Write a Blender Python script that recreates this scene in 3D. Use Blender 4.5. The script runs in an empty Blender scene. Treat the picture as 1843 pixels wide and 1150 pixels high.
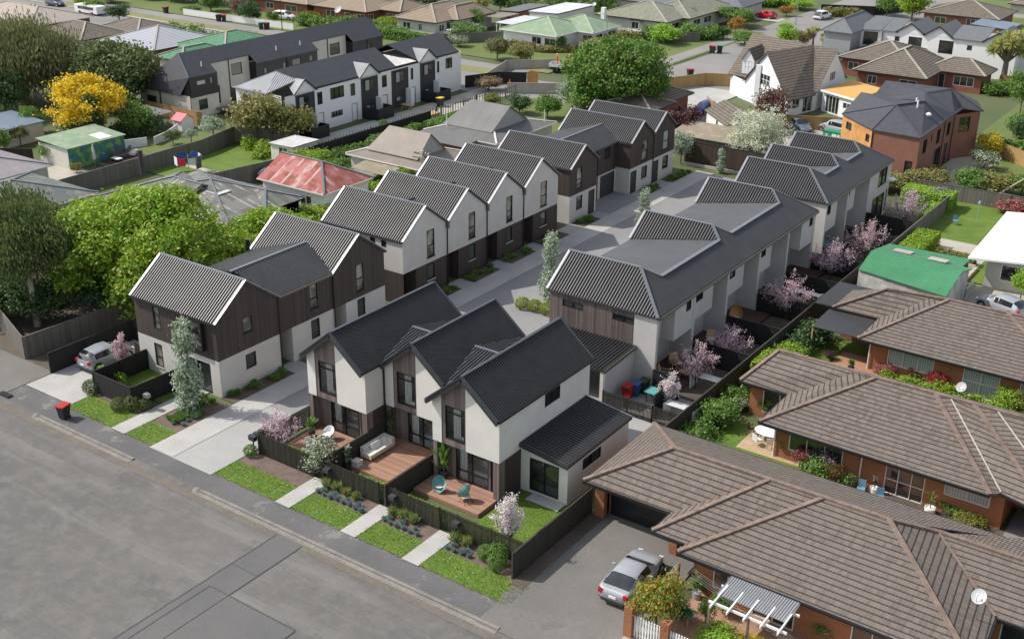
import bpy, math, random
import numpy as np
from mathutils import Vector, Matrix
S=bpy.context.scene; COL=S.collection; V=Vector; rad=math.radians
# ---------------- camera ----------------
W0,H0,FPX,CH=1843,1150,2120.0,37.0
p_,r_,y_=rad(23.83),rad(0.591),rad(-34.869)
_f=V((math.sin(y_)*math.cos(p_),math.cos(y_)*math.cos(p_),-math.sin(p_)))
_r=V((math.cos(y_),-math.sin(y_),0)); _u=_r.cross(_f)
_R=_r*math.cos(r_)+_u*math.sin(r_); _U=_u*math.cos(r_)-_r*math.sin(r_)
cam=bpy.data.cameras.new('camera'); co=bpy.data.objects.new('camera',cam); COL.objects.link(co)
co.matrix_world=Matrix(((_R.x,_U.x,-_f.x,0),(_R.y,_U.y,-_f.y,0),(_R.z,_U.z,-_f.z,CH),(0,0,0,1)))
cam.sensor_width=36; cam.lens=FPX/W0*36; cam.clip_end=3000; cam.clip_start=1; S.camera=co
# ---------------- light ----------------
SAZ=rad(90-23); SEL=rad(47)      # light travels toward this azimuth (from +Y to +X)
w=bpy.data.worlds.new('World'); S.world=w; w.use_nodes=True
nt=w.node_tree; sky=nt.nodes.new('ShaderNodeTexSky'); sky.sky_type='NISHITA'; sky.sun_disc=False
sky.sun_elevation=SEL; sky.sun_rotation=SAZ+math.pi; sky.air_density=1.0; sky.dust_density=1.6
bg=nt.nodes['Background']; hs=nt.nodes.new('ShaderNodeHueSaturation'); hs.inputs['Saturation'].default_value=.48; nt.links.new(sky.outputs[0],hs.inputs['Color']); nt.links.new(hs.outputs[0],bg.inputs[0]); bg.inputs[1].default_value=0.148
sl=bpy.data.lights.new('sun','SUN'); sl.energy=3.5; sl.angle=rad(0.6); sl.color=(1,.94,.85)
so=bpy.data.objects.new('sun',sl); COL.objects.link(so)
sd=V((math.sin(SAZ)*math.cos(SEL),math.cos(SAZ)*math.cos(SEL),-math.sin(SEL)))
so.rotation_euler=sd.to_track_quat('-Z','Y').to_euler(); so.location=(-60,20,60)
S.view_settings.view_transform='Standard'; S.view_settings.look='None'; S.view_settings.gamma=1; S.view_settings.exposure=0.42
S.render.film_transparent=False
# ---------------- helpers ----------------
def ray(px,py): return _R*((px-W0/2)/FPX)+_U*(-(py-H0/2)/FPX)+_f
def G(px,py,z=0):
    v=ray(px,py); return V((0,0,CH))+v*((z-CH)/v.z)
def onplane(px,py,p0,n):
    v=ray(px,py); c=V((0,0,CH)); return c+v*((p0-c).dot(n)/v.dot(n))
ROOTM={}
def thing(name,label,cat,loc=(0,0,0),rz=0,group=None):
    o=bpy.data.objects.new(name,None); COL.objects.link(o); o.location=loc; o.rotation_euler=(0,0,rz)
    o.empty_display_size=.3; tag(o,label,cat,group)
    ROOTM[o.name]=(Matrix.Translation(V(loc))@Matrix.Rotation(rz,4,'Z')).inverted(); return o
def tag(o,label=None,cat=None,group=None,kind=None):
    if label:o['label']=label
    if cat:o['category']=cat
    if group:o['group']=group
    if kind:o['kind']=kind
    return o
def link(name,me,parent=None,world=True):
    o=bpy.data.objects.new(name,me); COL.objects.link(o)
    if parent:
        o.parent=parent
        if world:
            if parent.name in ROOTM: o.matrix_parent_inverse=ROOTM[parent.name]
            ROOTM[o.name]=ROOTM.get(parent.name,Matrix())
            if parent.name in ROOTM and parent.parent: o.matrix_parent_inverse=Matrix()
    return o
def dup(root,loc,rz=None,label=None,group=None,scale=None,cat=None):
    def cp(o,par):
        c=o.copy(); COL.objects.link(c)
        if par is not None: c.parent=par; c.matrix_parent_inverse=o.matrix_parent_inverse.copy()
        for ch in list(CH_[o.name]) if o.name in CH_ else list(o.children): cp(ch,c)
        return c
    r=cp(root,None); r.location=loc
    if rz is not None: r.rotation_euler=(0,0,rz)
    if label:r['label']=label
    if group:r['group']=group
    if cat:r['category']=cat
    if scale: r.scale=scale if hasattr(scale,'__len__') else (scale,)*3
    return r
CH_={}
class MB:
    def __init__(s): s.v=[];s.f=[]
    def poly(s,pts,flip=False):
        n=len(s.v); s.v+= [tuple(p) for p in pts]; idx=list(range(n,n+len(pts)))
        s.f.append(idx[::-1] if flip else idx); return s
    def box(s,a,b):
        x0,y0,z0=a;x1,y1,z1=b
        if x0>x1:x0,x1=x1,x0
        if y0>y1:y0,y1=y1,y0
        if z0>z1:z0,z1=z1,z0
        n=len(s.v); s.v+=[(x0,y0,z0),(x1,y0,z0),(x1,y1,z0),(x0,y1,z0),(x0,y0,z1),(x1,y0,z1),(x1,y1,z1),(x0,y1,z1)]
        for q in ((3,2,1,0),(4,5,6,7),(0,1,5,4),(1,2,6,5),(2,3,7,6),(3,0,4,7)): s.f.append([n+i for i in q])
        return s
    def obox(s,c,ax,ay,az):   # centre, half-axis vectors
        c=V(c);ax=V(ax);ay=V(ay);az=V(az); n=len(s.v)
        for k in ((-1,-1,-1),(1,-1,-1),(1,1,-1),(-1,1,-1),(-1,-1,1),(1,-1,1),(1,1,1),(-1,1,1)):
            s.v.append(tuple(c+ax*k[0]+ay*k[1]+az*k[2]))
        for q in ((3,2,1,0),(4,5,6,7),(0,1,5,4),(1,2,6,5),(2,3,7,6),(3,0,4,7)): s.f.append([n+i for i in q])
        return s
    def bar(s,p,q,wd,h,up=V((0,0,1))):  # beam from p to q
        p=V(p);q=V(q);d=q-p;L=d.length
        if L<1e-4:return s
        d/=L; sd_=d.cross(up)
        if sd_.length<1e-3: sd_=d.cross(V((1,0,0)))
        sd_.normalize(); u=sd_.cross(d)
        return s.obox((p+q)/2,d*(L/2),sd_*(wd/2),u*(h/2))
    def tube(s,p,q,r1,r2=None,n=8,cap=True):
        r2=r1 if r2 is None else r2; p=V(p);q=V(q);d=(q-p)
        if d.length<1e-5:return s
        d.normalize(); a=d.cross(V((0,0,1)))
        if a.length<1e-2:a=d.cross(V((1,0,0)))
        a.normalize();b=d.cross(a);m=len(s.v)
        for c,r in((p,r1),(q,r2)):
            for i in range(n):
                t=2*math.pi*i/n; s.v.append(tuple(c+(a*math.cos(t)+b*math.sin(t))*r))
        for i in range(n): s.f.append([m+i,m+n+i,m+n+(i+1)%n,m+(i+1)%n])
        if cap: s.f.append([m+i for i in range(n)]); s.f.append([m+n+i for i in range(n)][::-1])
        return s
    def slab(s,poly,t):       # poly top, extruded down t
        poly=[V(p) for p in poly]
        nn=(poly[1]-poly[0]).cross(poly[2]-poly[0])
        if nn.z<0: poly=poly[::-1]
        lo=[p-V((0,0,t)) for p in poly]; n=len(poly)
        s.poly(poly); s.poly(lo[::-1])
        for i in range(n):
            j=(i+1)%n; s.poly([poly[i],lo[i],lo[j],poly[j]])
        return s
    def ribs(s,poly,pitch=.225,wd=.12,h=.095,off=0):
        poly=[V(p) for p in poly]; n=(poly[1]-poly[0]).cross(poly[2]-poly[0]); n.normalize()
        if n.z<0:n=-n
        hd=V((0,0,1)).cross(n)
        hd=hd.normalized() if hd.length>1e-3 else V((1,0,0))
        up=n.cross(hd); o=poly[0]; pts=[((p-o).dot(hd),(p-o).dot(up)) for p in poly]
        u0=min(a for a,b in pts);u1=max(a for a,b in pts);k=max(1,int((u1-u0)/pitch)); st=(u1-u0)/k
        for i in range(k):
            u=u0+st*(i+.5); vs=[]
            for j in range(len(pts)):
                (a,b),(c,d)=pts[j],pts[(j+1)%len(pts)]
                if (a-u)*(c-u)<0: vs.append(b+(d-b)*(u-a)/(c-a))
            if len(vs)<2: continue
            va,vb=min(vs)+.02,max(vs)-.02
            if vb-va<.1: continue
            P=lambda uu,vv,hh:o+hd*uu+up*vv+n*hh
            A=[P(u-wd/2,va,.002),P(u-wd*.29,va,h),P(u+wd*.29,va,h),P(u+wd/2,va,.002)]
            B=[P(u-wd/2,vb,.002),P(u-wd*.29,vb,h),P(u+wd*.29,vb,h),P(u+wd/2,vb,.002)]
            for q in range(3): s.poly([A[q],A[q+1],B[q+1],B[q]],flip=True) if False else s.poly([A[q],B[q],B[q+1],A[q+1]])
            s.poly(A[::-1]); s.poly(B)
        return s
    def lathe(s,prof,c=(0,0,0),n=16,sx=1,sy=1):
        m=len(s.v)
        for r,z in prof:
            for i in range(n):
                t=2*math.pi*i/n; s.v.append((c[0]+r*sx*math.cos(t),c[1]+r*sy*math.sin(t),c[2]+z))
        for k in range(len(prof)-1):
            for i in range(n):
                j=(i+1)%n; s.f.append([m+k*n+i,m+k*n+j,m+(k+1)*n+j,m+(k+1)*n+i])
        s.f.append([m+i for i in range(n)][::-1]); s.f.append([m+(len(prof)-1)*n+i for i in range(n)])
        return s
    def mesh(s,name,mt,smooth=False,uv=True):
        me=bpy.data.meshes.new(name); me.from_pydata(s.v,[],s.f); me.materials.append(MAT(mt) if isinstance(mt,str) else mt)
        if uv:
            ul=me.uv_layers.new(name='UVMap'); co_=np.empty(len(me.vertices)*3,'f'); me.vertices.foreach_get('co',co_); co_=co_.reshape(-1,3)
            nl=len(me.loops); vi=np.empty(nl,'i'); me.loops.foreach_get('vertex_index',vi)
            nrm=np.empty(len(me.polygons)*3,'f'); me.polygons.foreach_get('normal',nrm); nrm=nrm.reshape(-1,3)
            tot=np.empty(len(me.polygons),'i'); me.polygons.foreach_get('loop_total',tot); N=np.repeat(nrm,tot,axis=0)
            h=np.stack([-N[:,1],N[:,0],np.zeros(nl)],1); l=np.linalg.norm(h,axis=1); fl=l<1e-3; h[fl]=(1,0,0); l[fl]=1; h/=l[:,None]
            up=np.cross(N,h); P=co_[vi]; u=(P*h).sum(1); v=(P*up).sum(1)
            ul.data.foreach_set('uv',np.stack([u,v],1).astype('f').ravel())
        if smooth: me.polygons.foreach_set('use_smooth',[True]*len(me.polygons))
        me.update(); return me
    def build(s,name,mt,parent=None,world=True,smooth=False,weld=False):
        me=s.mesh(name,mt,smooth)
        if weld:
            import bmesh
            b=bmesh.new(); b.from_mesh(me); bmesh.ops.remove_doubles(b,verts=b.verts,dist=.004); bmesh.ops.recalc_face_normals(b,faces=b.faces); b.to_mesh(me); b.free()
        return link(name,me,parent,world)
# ---------------- materials ----------------
MATS={}; MDEF={}
def MAT(n):
    if n not in MATS: MATS[n]=MDEF[n]()
    return MATS[n]
class NB:
    def __init__(s,name):
        s.m=bpy.data.materials.new(name); s.m.use_nodes=True; s.t=s.m.node_tree; s.n=s.t.nodes; s.l=s.t.links
        s.b=s.n['Principled BSDF']; s.tc=s.n.new('ShaderNodeTexCoord')
    def lk(s,a,b):
        if isinstance(a,(int,float)): b.default_value=a
        elif isinstance(a,tuple): b.default_value=a if len(a)==4 or b.type!='RGBA' else (*a,1)
        else: s.l.new(a,b)
    def math(s,op,a,b=0,c=None):
        q=s.n.new('ShaderNodeMath'); q.operation=op; s.lk(a,q.inputs[0]); s.lk(b,q.inputs[1])
        if c is not None: s.lk(c,q.inputs[2])
        return q.outputs[0]
    def noise(s,scale,detail=4,vec=None,rough=.6,sc=None):
        q=s.n.new('ShaderNodeTexNoise'); q.inputs['Scale'].default_value=scale; q.inputs['Detail'].default_value=detail; q.inputs['Roughness'].default_value=rough
        vec=vec or s.tc.outputs['Object']
        if sc:
            mp=s.n.new('ShaderNodeMapping'); mp.inputs['Scale'].default_value=sc; s.l.new(vec,mp.inputs[0]); vec=mp.outputs[0]
        s.l.new(vec,q.inputs['Vector']); return q.outputs[0]
    def ramp(s,f,a,b,p0=.3,p1=.7):
        q=s.n.new('ShaderNodeMapRange'); q.inputs[1].default_value=p0;q.inputs[2].default_value=p1; s.lk(f,q.inputs[0]); 
        return s.mix(q.outputs[0],a,b)
    def step(s,f,p0,p1,lo=0,hi=1):
        q=s.n.new('ShaderNodeMapRange'); q.inputs[1].default_value=p0;q.inputs[2].default_value=p1;q.inputs[3].default_value=lo;q.inputs[4].default_value=hi; s.lk(f,q.inputs[0]); return q.outputs[0]
    def mix(s,f,a,b,mode='MIX'):
        q=s.n.new('ShaderNodeMix'); q.data_type='RGBA'; q.blend_type=mode; s.lk(f,q.inputs[0]); s.lk(a,q.inputs[6]); s.lk(b,q.inputs[7]); return q.outputs[2]
    def bump(s,h,strength=.3,dist=.02):
        q=s.n.new('ShaderNodeBump'); q.inputs['Strength'].default_value=strength; q.inputs['Distance'].default_value=dist; s.l.new(h,q.inputs['Height']); s.l.new(q.outputs[0],s.b.inputs['Normal'])
    def uv(s):
        q=s.n.new('ShaderNodeSeparateXYZ'); s.l.new(s.tc.outputs['UV'],q.inputs[0]); return q.outputs[0],q.outputs[1]
    def wn(s,a,b=0.0):
        c=s.n.new('ShaderNodeCombineXYZ'); s.lk(a,c.inputs[0]); s.lk(b,c.inputs[1]); q=s.n.new('ShaderNodeTexWhiteNoise'); q.noise_dimensions='2D' if False else '3D'; s.l.new(c.outputs[0],q.inputs[0]); return q.outputs[0]
    def col(s,c,rough=.7,metal=0,spec=None):
        s.lk(c,s.b.inputs['Base Color']); s.lk(rough,s.b.inputs['Roughness']); s.b.inputs['Metallic'].default_value=metal
        if spec is not None: s.b.inputs['Specular IOR Level'].default_value=spec
        return s.m
def sc(c,k): return tuple(min(1,x*k) for x in c[:3])
def plain(name,c,rough=.6,metal=0,var=.12,scale=3,bump=0,spec=None):
    def f():
        n=NB(name); k=n.noise(scale,5); cc=n.ramp(k,sc(c,1-var),sc(c,1+var))
        if bump: n.bump(n.noise(scale*8,4),bump,.01)
        return n.col(cc,rough,metal,spec)
    MDEF[name]=f
def boards(name,c,wd=.14,var=.35,gap=.35,rough=.75,grain=True,horiz=False):
    def f():
        n=NB(name); u,v=n.uv()
        if horiz:u,v=v,u
        s=n.math('DIVIDE',u,wd); fl=n.math('FLOOR',s); fr=n.math('FRACT',s); r=n.wn(fl)
        cc=n.mix(r,sc(c,1-var),sc(c,1+var))
        big=n.noise(.7,3); cc=n.mix(n.step(big,.35,.7,0,.35),cc,sc(c,1.35))
        if grain: cc=n.mix(n.math('MULTIPLY',n.noise(5,5,sc=(1,1,.12) if not horiz else (.15,.15,1)),.5),cc,sc(c,.55))
        e=n.math('ABSOLUTE',n.math('SUBTRACT',fr,.5)); g=n.step(e,.42,.47)
        cc=n.mix(n.math('MULTIPLY',g,gap*1.6),cc,sc(c,.15)); n.bump(n.step(e,.38,.48,1,0),.9,.02)
        return n.col(cc,rough)
    MDEF[name]=f
def tiles(name,c,c2,pu=.3,pv=.34,course=.75,lichen=None,roll=.5,var=.25):
    def f():
        n=NB(name); u,v=n.uv(); a=n.math('DIVIDE',u,pu); b=n.math('DIVIDE',v,pv)
        fa=n.math('FLOOR',a); fb=n.math('FLOOR',b); ra=n.math('FRACT',a); rb=n.math('FRACT',b)
        r=n.wn(fa,fb); cc=n.mix(r,sc(c,1-var*.35),sc(c2,1+var*.35)); cc=n.mix(n.step(n.noise(.35,3),.4,.65,0,.55),cc,c2)
        if lichen: cc=n.mix(n.step(n.noise(1.6,8,rough=.8),.56,.64,0,.55),cc,lichen)
        cc=n.mix(n.step(n.noise(9,3),.5,.8,0,.3),cc,sc(c,.7))
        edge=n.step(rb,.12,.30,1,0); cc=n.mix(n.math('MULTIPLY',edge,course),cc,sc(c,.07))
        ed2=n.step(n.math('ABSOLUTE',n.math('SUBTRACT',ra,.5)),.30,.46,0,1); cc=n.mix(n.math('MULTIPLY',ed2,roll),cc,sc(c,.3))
        hgt=n.math('ADD',n.math('MULTIPLY',n.math('SUBTRACT',1.0,rb),.6),n.math('MULTIPLY',n.math('SINE',n.math('MULTIPLY',a,6.2832)),roll*.7))
        n.bump(hgt,.8,.03); return n.col(cc,.85)
    MDEF[name]=f
def corr(name,c,pitch=.2,rough=.5,metal=.2,rust=None,depth=.6,stain=None,var=.12,seam=0,pan=None):
    def f():
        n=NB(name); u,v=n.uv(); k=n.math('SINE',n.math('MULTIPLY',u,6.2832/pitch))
        cc=n.ramp(n.noise(.5,5),sc(c,1-var),sc(c,1+var))
        cc=n.mix(n.step(n.noise(3,6,sc=(1,1,.3)),.45,.75,0,.35),cc,sc(c,.7))
        if stain: 
            x=n.noise(.9,9,rough=.75); cc=n.mix(n.step(x,.5,.6,0,.85),cc,stain)
        if rust:
            x=n.noise(.8,9,rough=.8); cc=n.mix(n.step(x,.47,.58),cc,rust)
        if pan:
            r=n.wn(n.math('FLOOR',n.math('DIVIDE',u,.76)),n.math('FLOOR',n.math('DIVIDE',v,1.7))); cc=n.mix(n.step(r,.55,.6,0,.6),cc,pan[0]); cc=n.mix(n.step(r,.8,.83,0,.6),cc,pan[1]); r2=n.wn(n.math('FLOOR',n.math('DIVIDE',u,.25)),3.0); cc=n.mix(n.math('MULTIPLY',n.step(r2,.78,.82,0,.8),n.step(n.noise(.8,4),.45,.55)),cc,pan[2])
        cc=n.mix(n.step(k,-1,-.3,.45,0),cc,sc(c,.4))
        if seam:
            fr=n.math('FRACT',n.math('DIVIDE',u,seam)); cc=n.mix(n.step(fr,0,.05,.6,0),cc,sc(c,.35))
            fr=n.math('FRACT',n.math('DIVIDE',v,2.4)); cc=n.mix(n.step(fr,0,.02,.35,0),cc,sc(c,.4))
        n.bump(k,depth,.03); return n.col(cc,rough,metal)
    MDEF[name]=f
def bricks(name,c,c2,m=(.35,.3,.26)):
    def f():
        n=NB(name); q=n.n.new('ShaderNodeTexBrick'); n.l.new(n.tc.outputs['UV'],q.inputs[0]); q.inputs['Scale'].default_value=1
        for a,b in (('Brick Width',.24),('Row Height',.086),('Mortar Size',.008),('Bias',0)): q.inputs[a].default_value=b
        q.inputs[1].default_value=(*c,1);q.inputs[2].default_value=(*c2,1);q.inputs[3].default_value=(*m,1)
        cc=n.mix(n.step(n.noise(1.2,5),.4,.7,0,.4),q.outputs[0],sc(c,.65)); n.bump(q.outputs[1],-.3,.01); return n.col(cc,.85)
    MDEF[name]=f
def leaf(name,a,b,c=None,trans=.35,rough=.6,frac=.25):
    def f():
        n=NB(name); g=n.n.new('ShaderNodeNewGeometry'); r=g.outputs['Random Per Island']; cc=n.mix(r,a,b)
        if c: cc=n.mix(n.step(n.math('FRACT',n.math('MULTIPLY',r,7.31)),1-frac-.02,1-frac),cc,c)
        k=n.noise(.55,3); cc=n.mix(n.step(k,.35,.65,0,.4),cc,sc(a,.65))
        n.col(cc,rough); tr=n.n.new('ShaderNodeBsdfTranslucent'); n.lk(cc,tr.inputs[0]); mx=n.n.new('ShaderNodeMixShader'); mx.inputs[0].default_value=trans
        n.l.new(n.b.outputs[0],mx.inputs[1]); n.l.new(tr.outputs[0],mx.inputs[2]); n.l.new(mx.outputs[0],n.n['Material Output'].inputs[0]); return n.m
    MDEF[name]=f
def ground(name,a,b,c=None,s1=.12,s2=6,bmp=.3,rough=.9,detail=8,streak=None,patch=None,mid=None):
    def f():
        n=NB(name); cc=n.ramp(n.noise(s1,detail,rough=.65),a,b,.35,.65); 
        cc=n.mix(n.step(n.noise(s2,6,rough=.8),.4,.65,0,.55),cc,c or sc(a,.6))
        if mid: cc=n.mix(n.step(n.noise(mid[0],6,rough=.7),.45,.65,0,mid[1]),cc,sc(b,mid[2]))
        if streak: cc=n.mix(n.step(n.noise(streak[0],6,sc=streak[1],rough=.7),.5,.68,0,streak[2]),cc,streak[3])
        if patch: cc=n.mix(n.step(n.noise(patch[0],5,rough=.7),patch[1],patch[1]+.06,0,patch[2]),cc,patch[3])
        if bmp: n.bump(n.noise(s2*3,5),bmp,.02)
        return n.col(cc,rough)
    MDEF[name]=f
plain('plaster',(.50,.48,.455),.9,var=.08,scale=.7,bump=.3); plain('plaster_light',(.63,.61,.565),.9,var=.07,scale=.8,bump=.25)
plain('plaster_white',(.74,.75,.77),.8,var=.05,scale=1)
plain('plaster_cream',(.52,.5,.45),.9,var=.08,scale=1)
plain('white',(.78,.78,.77),.5,var=.04); plain('off_white',(.62,.6,.55),.6,var=.08)
plain('black_metal',(.018,.019,.021),.45,.3,var=.1); plain('charcoal',(.035,.036,.04),.6,var=.2,bump=.1)
plain('flash_light',(.235,.245,.27),.4,.5,var=.06); plain('flash_dark',(.075,.08,.088),.4,.4,var=.1)  # same townhouse flashing twice: sunlit and unlit tones put into the colour
plain('gutter_olive',(.10,.095,.075),.6,var=.1); plain('grey_paint',(.3,.31,.32),.6); plain('silver',(.5,.51,.53),.3,.8)
plain('roof_dark',(.064,.064,.068),.46,.5,var=.12,scale=1); plain('roof_mid',(.095,.098,.105),.47,.5,var=.1,scale=.6)
plain('shingle',(.052,.054,.066),.75,var=.18,scale=2,bump=.5); plain('shingle_grey',(.13,.14,.15),.8,var=.15,scale=2,bump=.4)
boards('timber_dark',(.062,.045,.040),.13); boards('timber_grey',(.20,.155,.14),.13,gap=.5); boards('timber_brown',(.17,.10,.07),.12,var=.45)
boards('timber_mixed',(.135,.105,.098),.12,var=.45)
boards('fence_dark',(.045,.040,.030),.16,var=.25,gap=.3); boards('fence_black',(.014,.014,.014),.16,gap=.3); boards('fence_grey',(.17,.155,.135),.15,var=.3,gap=.5); boards('fence_new',(.42,.27,.11),.15,var=.15,gap=.3); boards('fence_brown',(.06,.04,.028),.15)
boards('deck',(.38,.215,.15),.13,var=.28,gap=.5,horiz=True); boards('deck_dark',(.10,.05,.035),.13,horiz=True)
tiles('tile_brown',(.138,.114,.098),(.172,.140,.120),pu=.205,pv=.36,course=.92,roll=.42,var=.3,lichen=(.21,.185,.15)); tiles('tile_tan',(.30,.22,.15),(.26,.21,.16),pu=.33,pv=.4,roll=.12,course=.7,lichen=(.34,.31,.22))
tiles('tile_grey',(.42,.43,.45),(.34,.37,.43),pv=.42,roll=.1); tiles('tile_olive',(.19,.20,.15),(.25,.25,.19),pv=.42,roll=.12,lichen=(.38,.38,.33)); tiles('tile_dkbrown',(.13,.11,.09),(.17,.14,.11),pv=.42,roll=.12,course=.85,lichen=(.26,.23,.17)); tiles('tile_green',(.06,.20,.10),(.10,.25,.14),pv=.42,roll=.1,lichen=(.3,.42,.33)); tiles('tile_light',(.36,.33,.30),(.42,.36,.30),pv=.42,roll=.1)
plain('ridge_tile',(.185,.135,.11),.85,var=.35,scale=2.5,bump=.4); plain('ridge_tile_light',(.36,.33,.28),.85,var=.2,scale=2); plain('dish_grey',(.42,.43,.44),.5); plain('valley_metal',(.55,.5,.42),.5,.2)
corr('metal_weathered',(.15,.145,.13),.09,.7,.1,seam=.76,pan=((.20,.25,.21),(.27,.23,.23),(.50,.48,.45))); corr('metal_rusty',(.42,.12,.10),.09,.6,.1,rust=(.24,.06,.03),stain=(.50,.27,.25),var=.25,seam=.75,pan=((.46,.16,.15),(.50,.24,.22),(.62,.48,.45)))
corr('metal_taupe',(.25,.215,.185),.09,.6,.1,seam=.75,depth=.3); corr('metal_greyroof',(.17,.17,.165),.09,.6,.2,seam=1.5,depth=.3); corr('metal_patina',(.13,.15,.14),.2,.8,.1,stain=(.26,.25,.23),depth=.3); corr('metal_mauve',(.30,.27,.29),.2,.6,.2,seam=.8,depth=.3)
corr('metal_green',(.075,.30,.14),.16,.5,.2,depth=.8); corr('metal_palegreen',(.22,.31,.20),.3,.8,0,stain=(.33,.36,.28),depth=.15); corr('metal_white',(.72,.73,.75),.2,.4,.2); corr('metal_galv',(.42,.42,.43),.13,.4,.5,depth=1); corr('asbestos',(.32,.27,.19),.17,.9,0,depth=1,stain=(.42,.38,.3)); corr('metal_blue',(.22,.27,.36),.2,.4,.3,depth=.3); corr('metal_dkgreen',(.03,.14,.1),.2,.5,.2); corr('roof_stripe',(.34,.35,.37),.22,.4,.4,depth=1)
bricks('brick_orange',(.34,.135,.055),(.28,.105,.045),(.30,.15,.08)); bricks('brick_red',(.27,.085,.055),(.22,.07,.045),(.25,.13,.1)); bricks('brick_new',(.27,.105,.07),(.21,.08,.055),(.26,.16,.12)); plain('ply_orange',(.48,.24,.08),.8,var=.25,scale=1.2)
plain('bark',(.16,.13,.10),.9,var=.3,scale=4,bump=.5); plain('bark_pale',(.42,.38,.32),.8,var=.35,scale=3,bump=.4); plain('bark_dark',(.06,.045,.035),.9,var=.3,scale=4)
ground('street_asphalt',(.106,.102,.098),(.142,.136,.129),(.083,.081,.079),.10,11,.35,streak=(.8,(.06,.6,1),.75,(.19,.183,.173)),mid=(.9,.55,1.2),patch=(.28,.57,.55,(.09,.087,.084)))
ground('gutter_dirt',(.13,.115,.095),(.18,.155,.125),(.08,.072,.062),.7,7,.3); ground('asphalt_patch',(.108,.107,.108),(.138,.134,.13),(.085,.084,.085),.3,12,.2); ground('asphalt_seal',(.075,.074,.074),(.095,.093,.092)); ground('far_asphalt',(.20,.195,.188),(.26,.25,.24),(.16,.155,.15),.1,4)
ground('footpath_asphalt',(.10,.10,.103),(.145,.14,.137),(.075,.075,.078),.25,9,.3,patch=(.6,.58,.5,(.25,.235,.215)))
ground('drive_asphalt',(.14,.133,.122),(.19,.18,.165),(.105,.10,.095),.2,9,.25,patch=(.5,.62,.5,(.10,.098,.095)))
ground('concrete',(.36,.355,.34),(.45,.44,.425),(.29,.285,.275),.5,8,.15); ground('drive_concrete',(.22,.22,.225),(.27,.268,.268),(.18,.18,.185),.25,10,.15); ground('drive_light',(.32,.318,.31),(.38,.375,.365),(.27,.268,.262),.3,10,.15); ground('old_concrete',(.38,.35,.30),(.48,.45,.39),(.24,.22,.19),.5,4,.3); ground('kerb_concrete',(.19,.18,.165),(.27,.25,.225),(.10,.09,.08),.5,2.5,.4)
ground('lawn_grass',(.08,.15,.015),(.15,.225,.025),(.05,.105,.012),.5,14,.9,mid=(2.5,.5,.62)); ground('lawn_far',(.095,.14,.03),(.15,.18,.05),(.06,.10,.02),.12,5,.5,mid=(.6,.5,.8)); ground('verge_grass',(.17,.18,.06),(.26,.23,.11),(.10,.13,.03),.2,5,.5)
ground('soil',(.085,.068,.052),(.14,.11,.085),(.05,.042,.03),.6,9,.9); ground('mulch',(.13,.09,.075),(.21,.15,.125),(.05,.035,.03),1.5,16,1); ground('gravel',(.32,.28,.23),(.42,.38,.32),(.17,.15,.13),.5,16,1)
ground('base_ground',(.07,.10,.035),(.12,.13,.06),(.045,.065,.02),.08,3,.6)
bricks('paving_red',(.42,.22,.13),(.34,.16,.10),(.3,.2,.14)); ground('terracotta',(.34,.19,.12),(.42,.26,.17),(.26,.14,.09),.6,5,.1)
ground('paving_tan',(.40,.29,.18),(.48,.36,.24),(.28,.2,.12),.8,4,.2)
leaf('lf_mid',(0.108,0.216,0.039),(0.196,0.332,0.058)); leaf('lf_maple',(0.176,0.317,0.024),(0.338,0.513,0.047),(0.540,0.540,0.068),trans=.38,frac=.12); leaf('lf_dark',(0.049,0.108,0.035),(0.097,0.177,0.049)); leaf('lf_olive',(0.166,0.186,0.058),(0.293,0.293,0.088),(0.392,0.313,0.097)); leaf('lf_gum',(0.108,0.147,0.074),(0.216,0.244,0.117),(0.313,0.293,0.138)); leaf('lf_willow',(0.147,0.166,0.069),(0.255,0.265,0.108))
leaf('lf_bigtree',(0.081,0.189,0.030),(0.189,0.338,0.047),(0.351,0.297,0.068),frac=.07); leaf('lf_gold',(.80,.55,.02),(.92,.72,.05),(.20,.24,.03),frac=.15,trans=.45); leaf('lf_silver',(0.378,0.459,0.351),(0.567,0.648,0.513),(0.162,0.243,0.108),frac=.3); leaf('lf_hedge',(0.216,0.392,0.039),(0.410,0.626,0.069)); leaf('lf_box',(.24,.30,.02),(.38,.42,.04),(.12,.2,.02))
leaf('lf_purple',(0.080,0.029,0.041),(0.160,0.051,0.058),(0.131,0.087,0.058)); leaf('lf_prunus',(0.174,0.087,0.072),(0.275,0.145,0.109),(0.116,0.102,0.058)); leaf('lf_pink',(.74,.54,.58),(.85,.70,.72),(.55,.34,.40),trans=.4); leaf('lf_mauve',(.72,.54,.61),(.84,.70,.75),(.50,.32,.40),trans=.4); leaf('lf_blush',(.86,.79,.78),(.91,.87,.86),(.72,.58,.59),trans=.4); leaf('lf_white',(.72,.74,.60),(.85,.86,.74),(.22,.30,.08),frac=.3,trans=.4)
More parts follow.
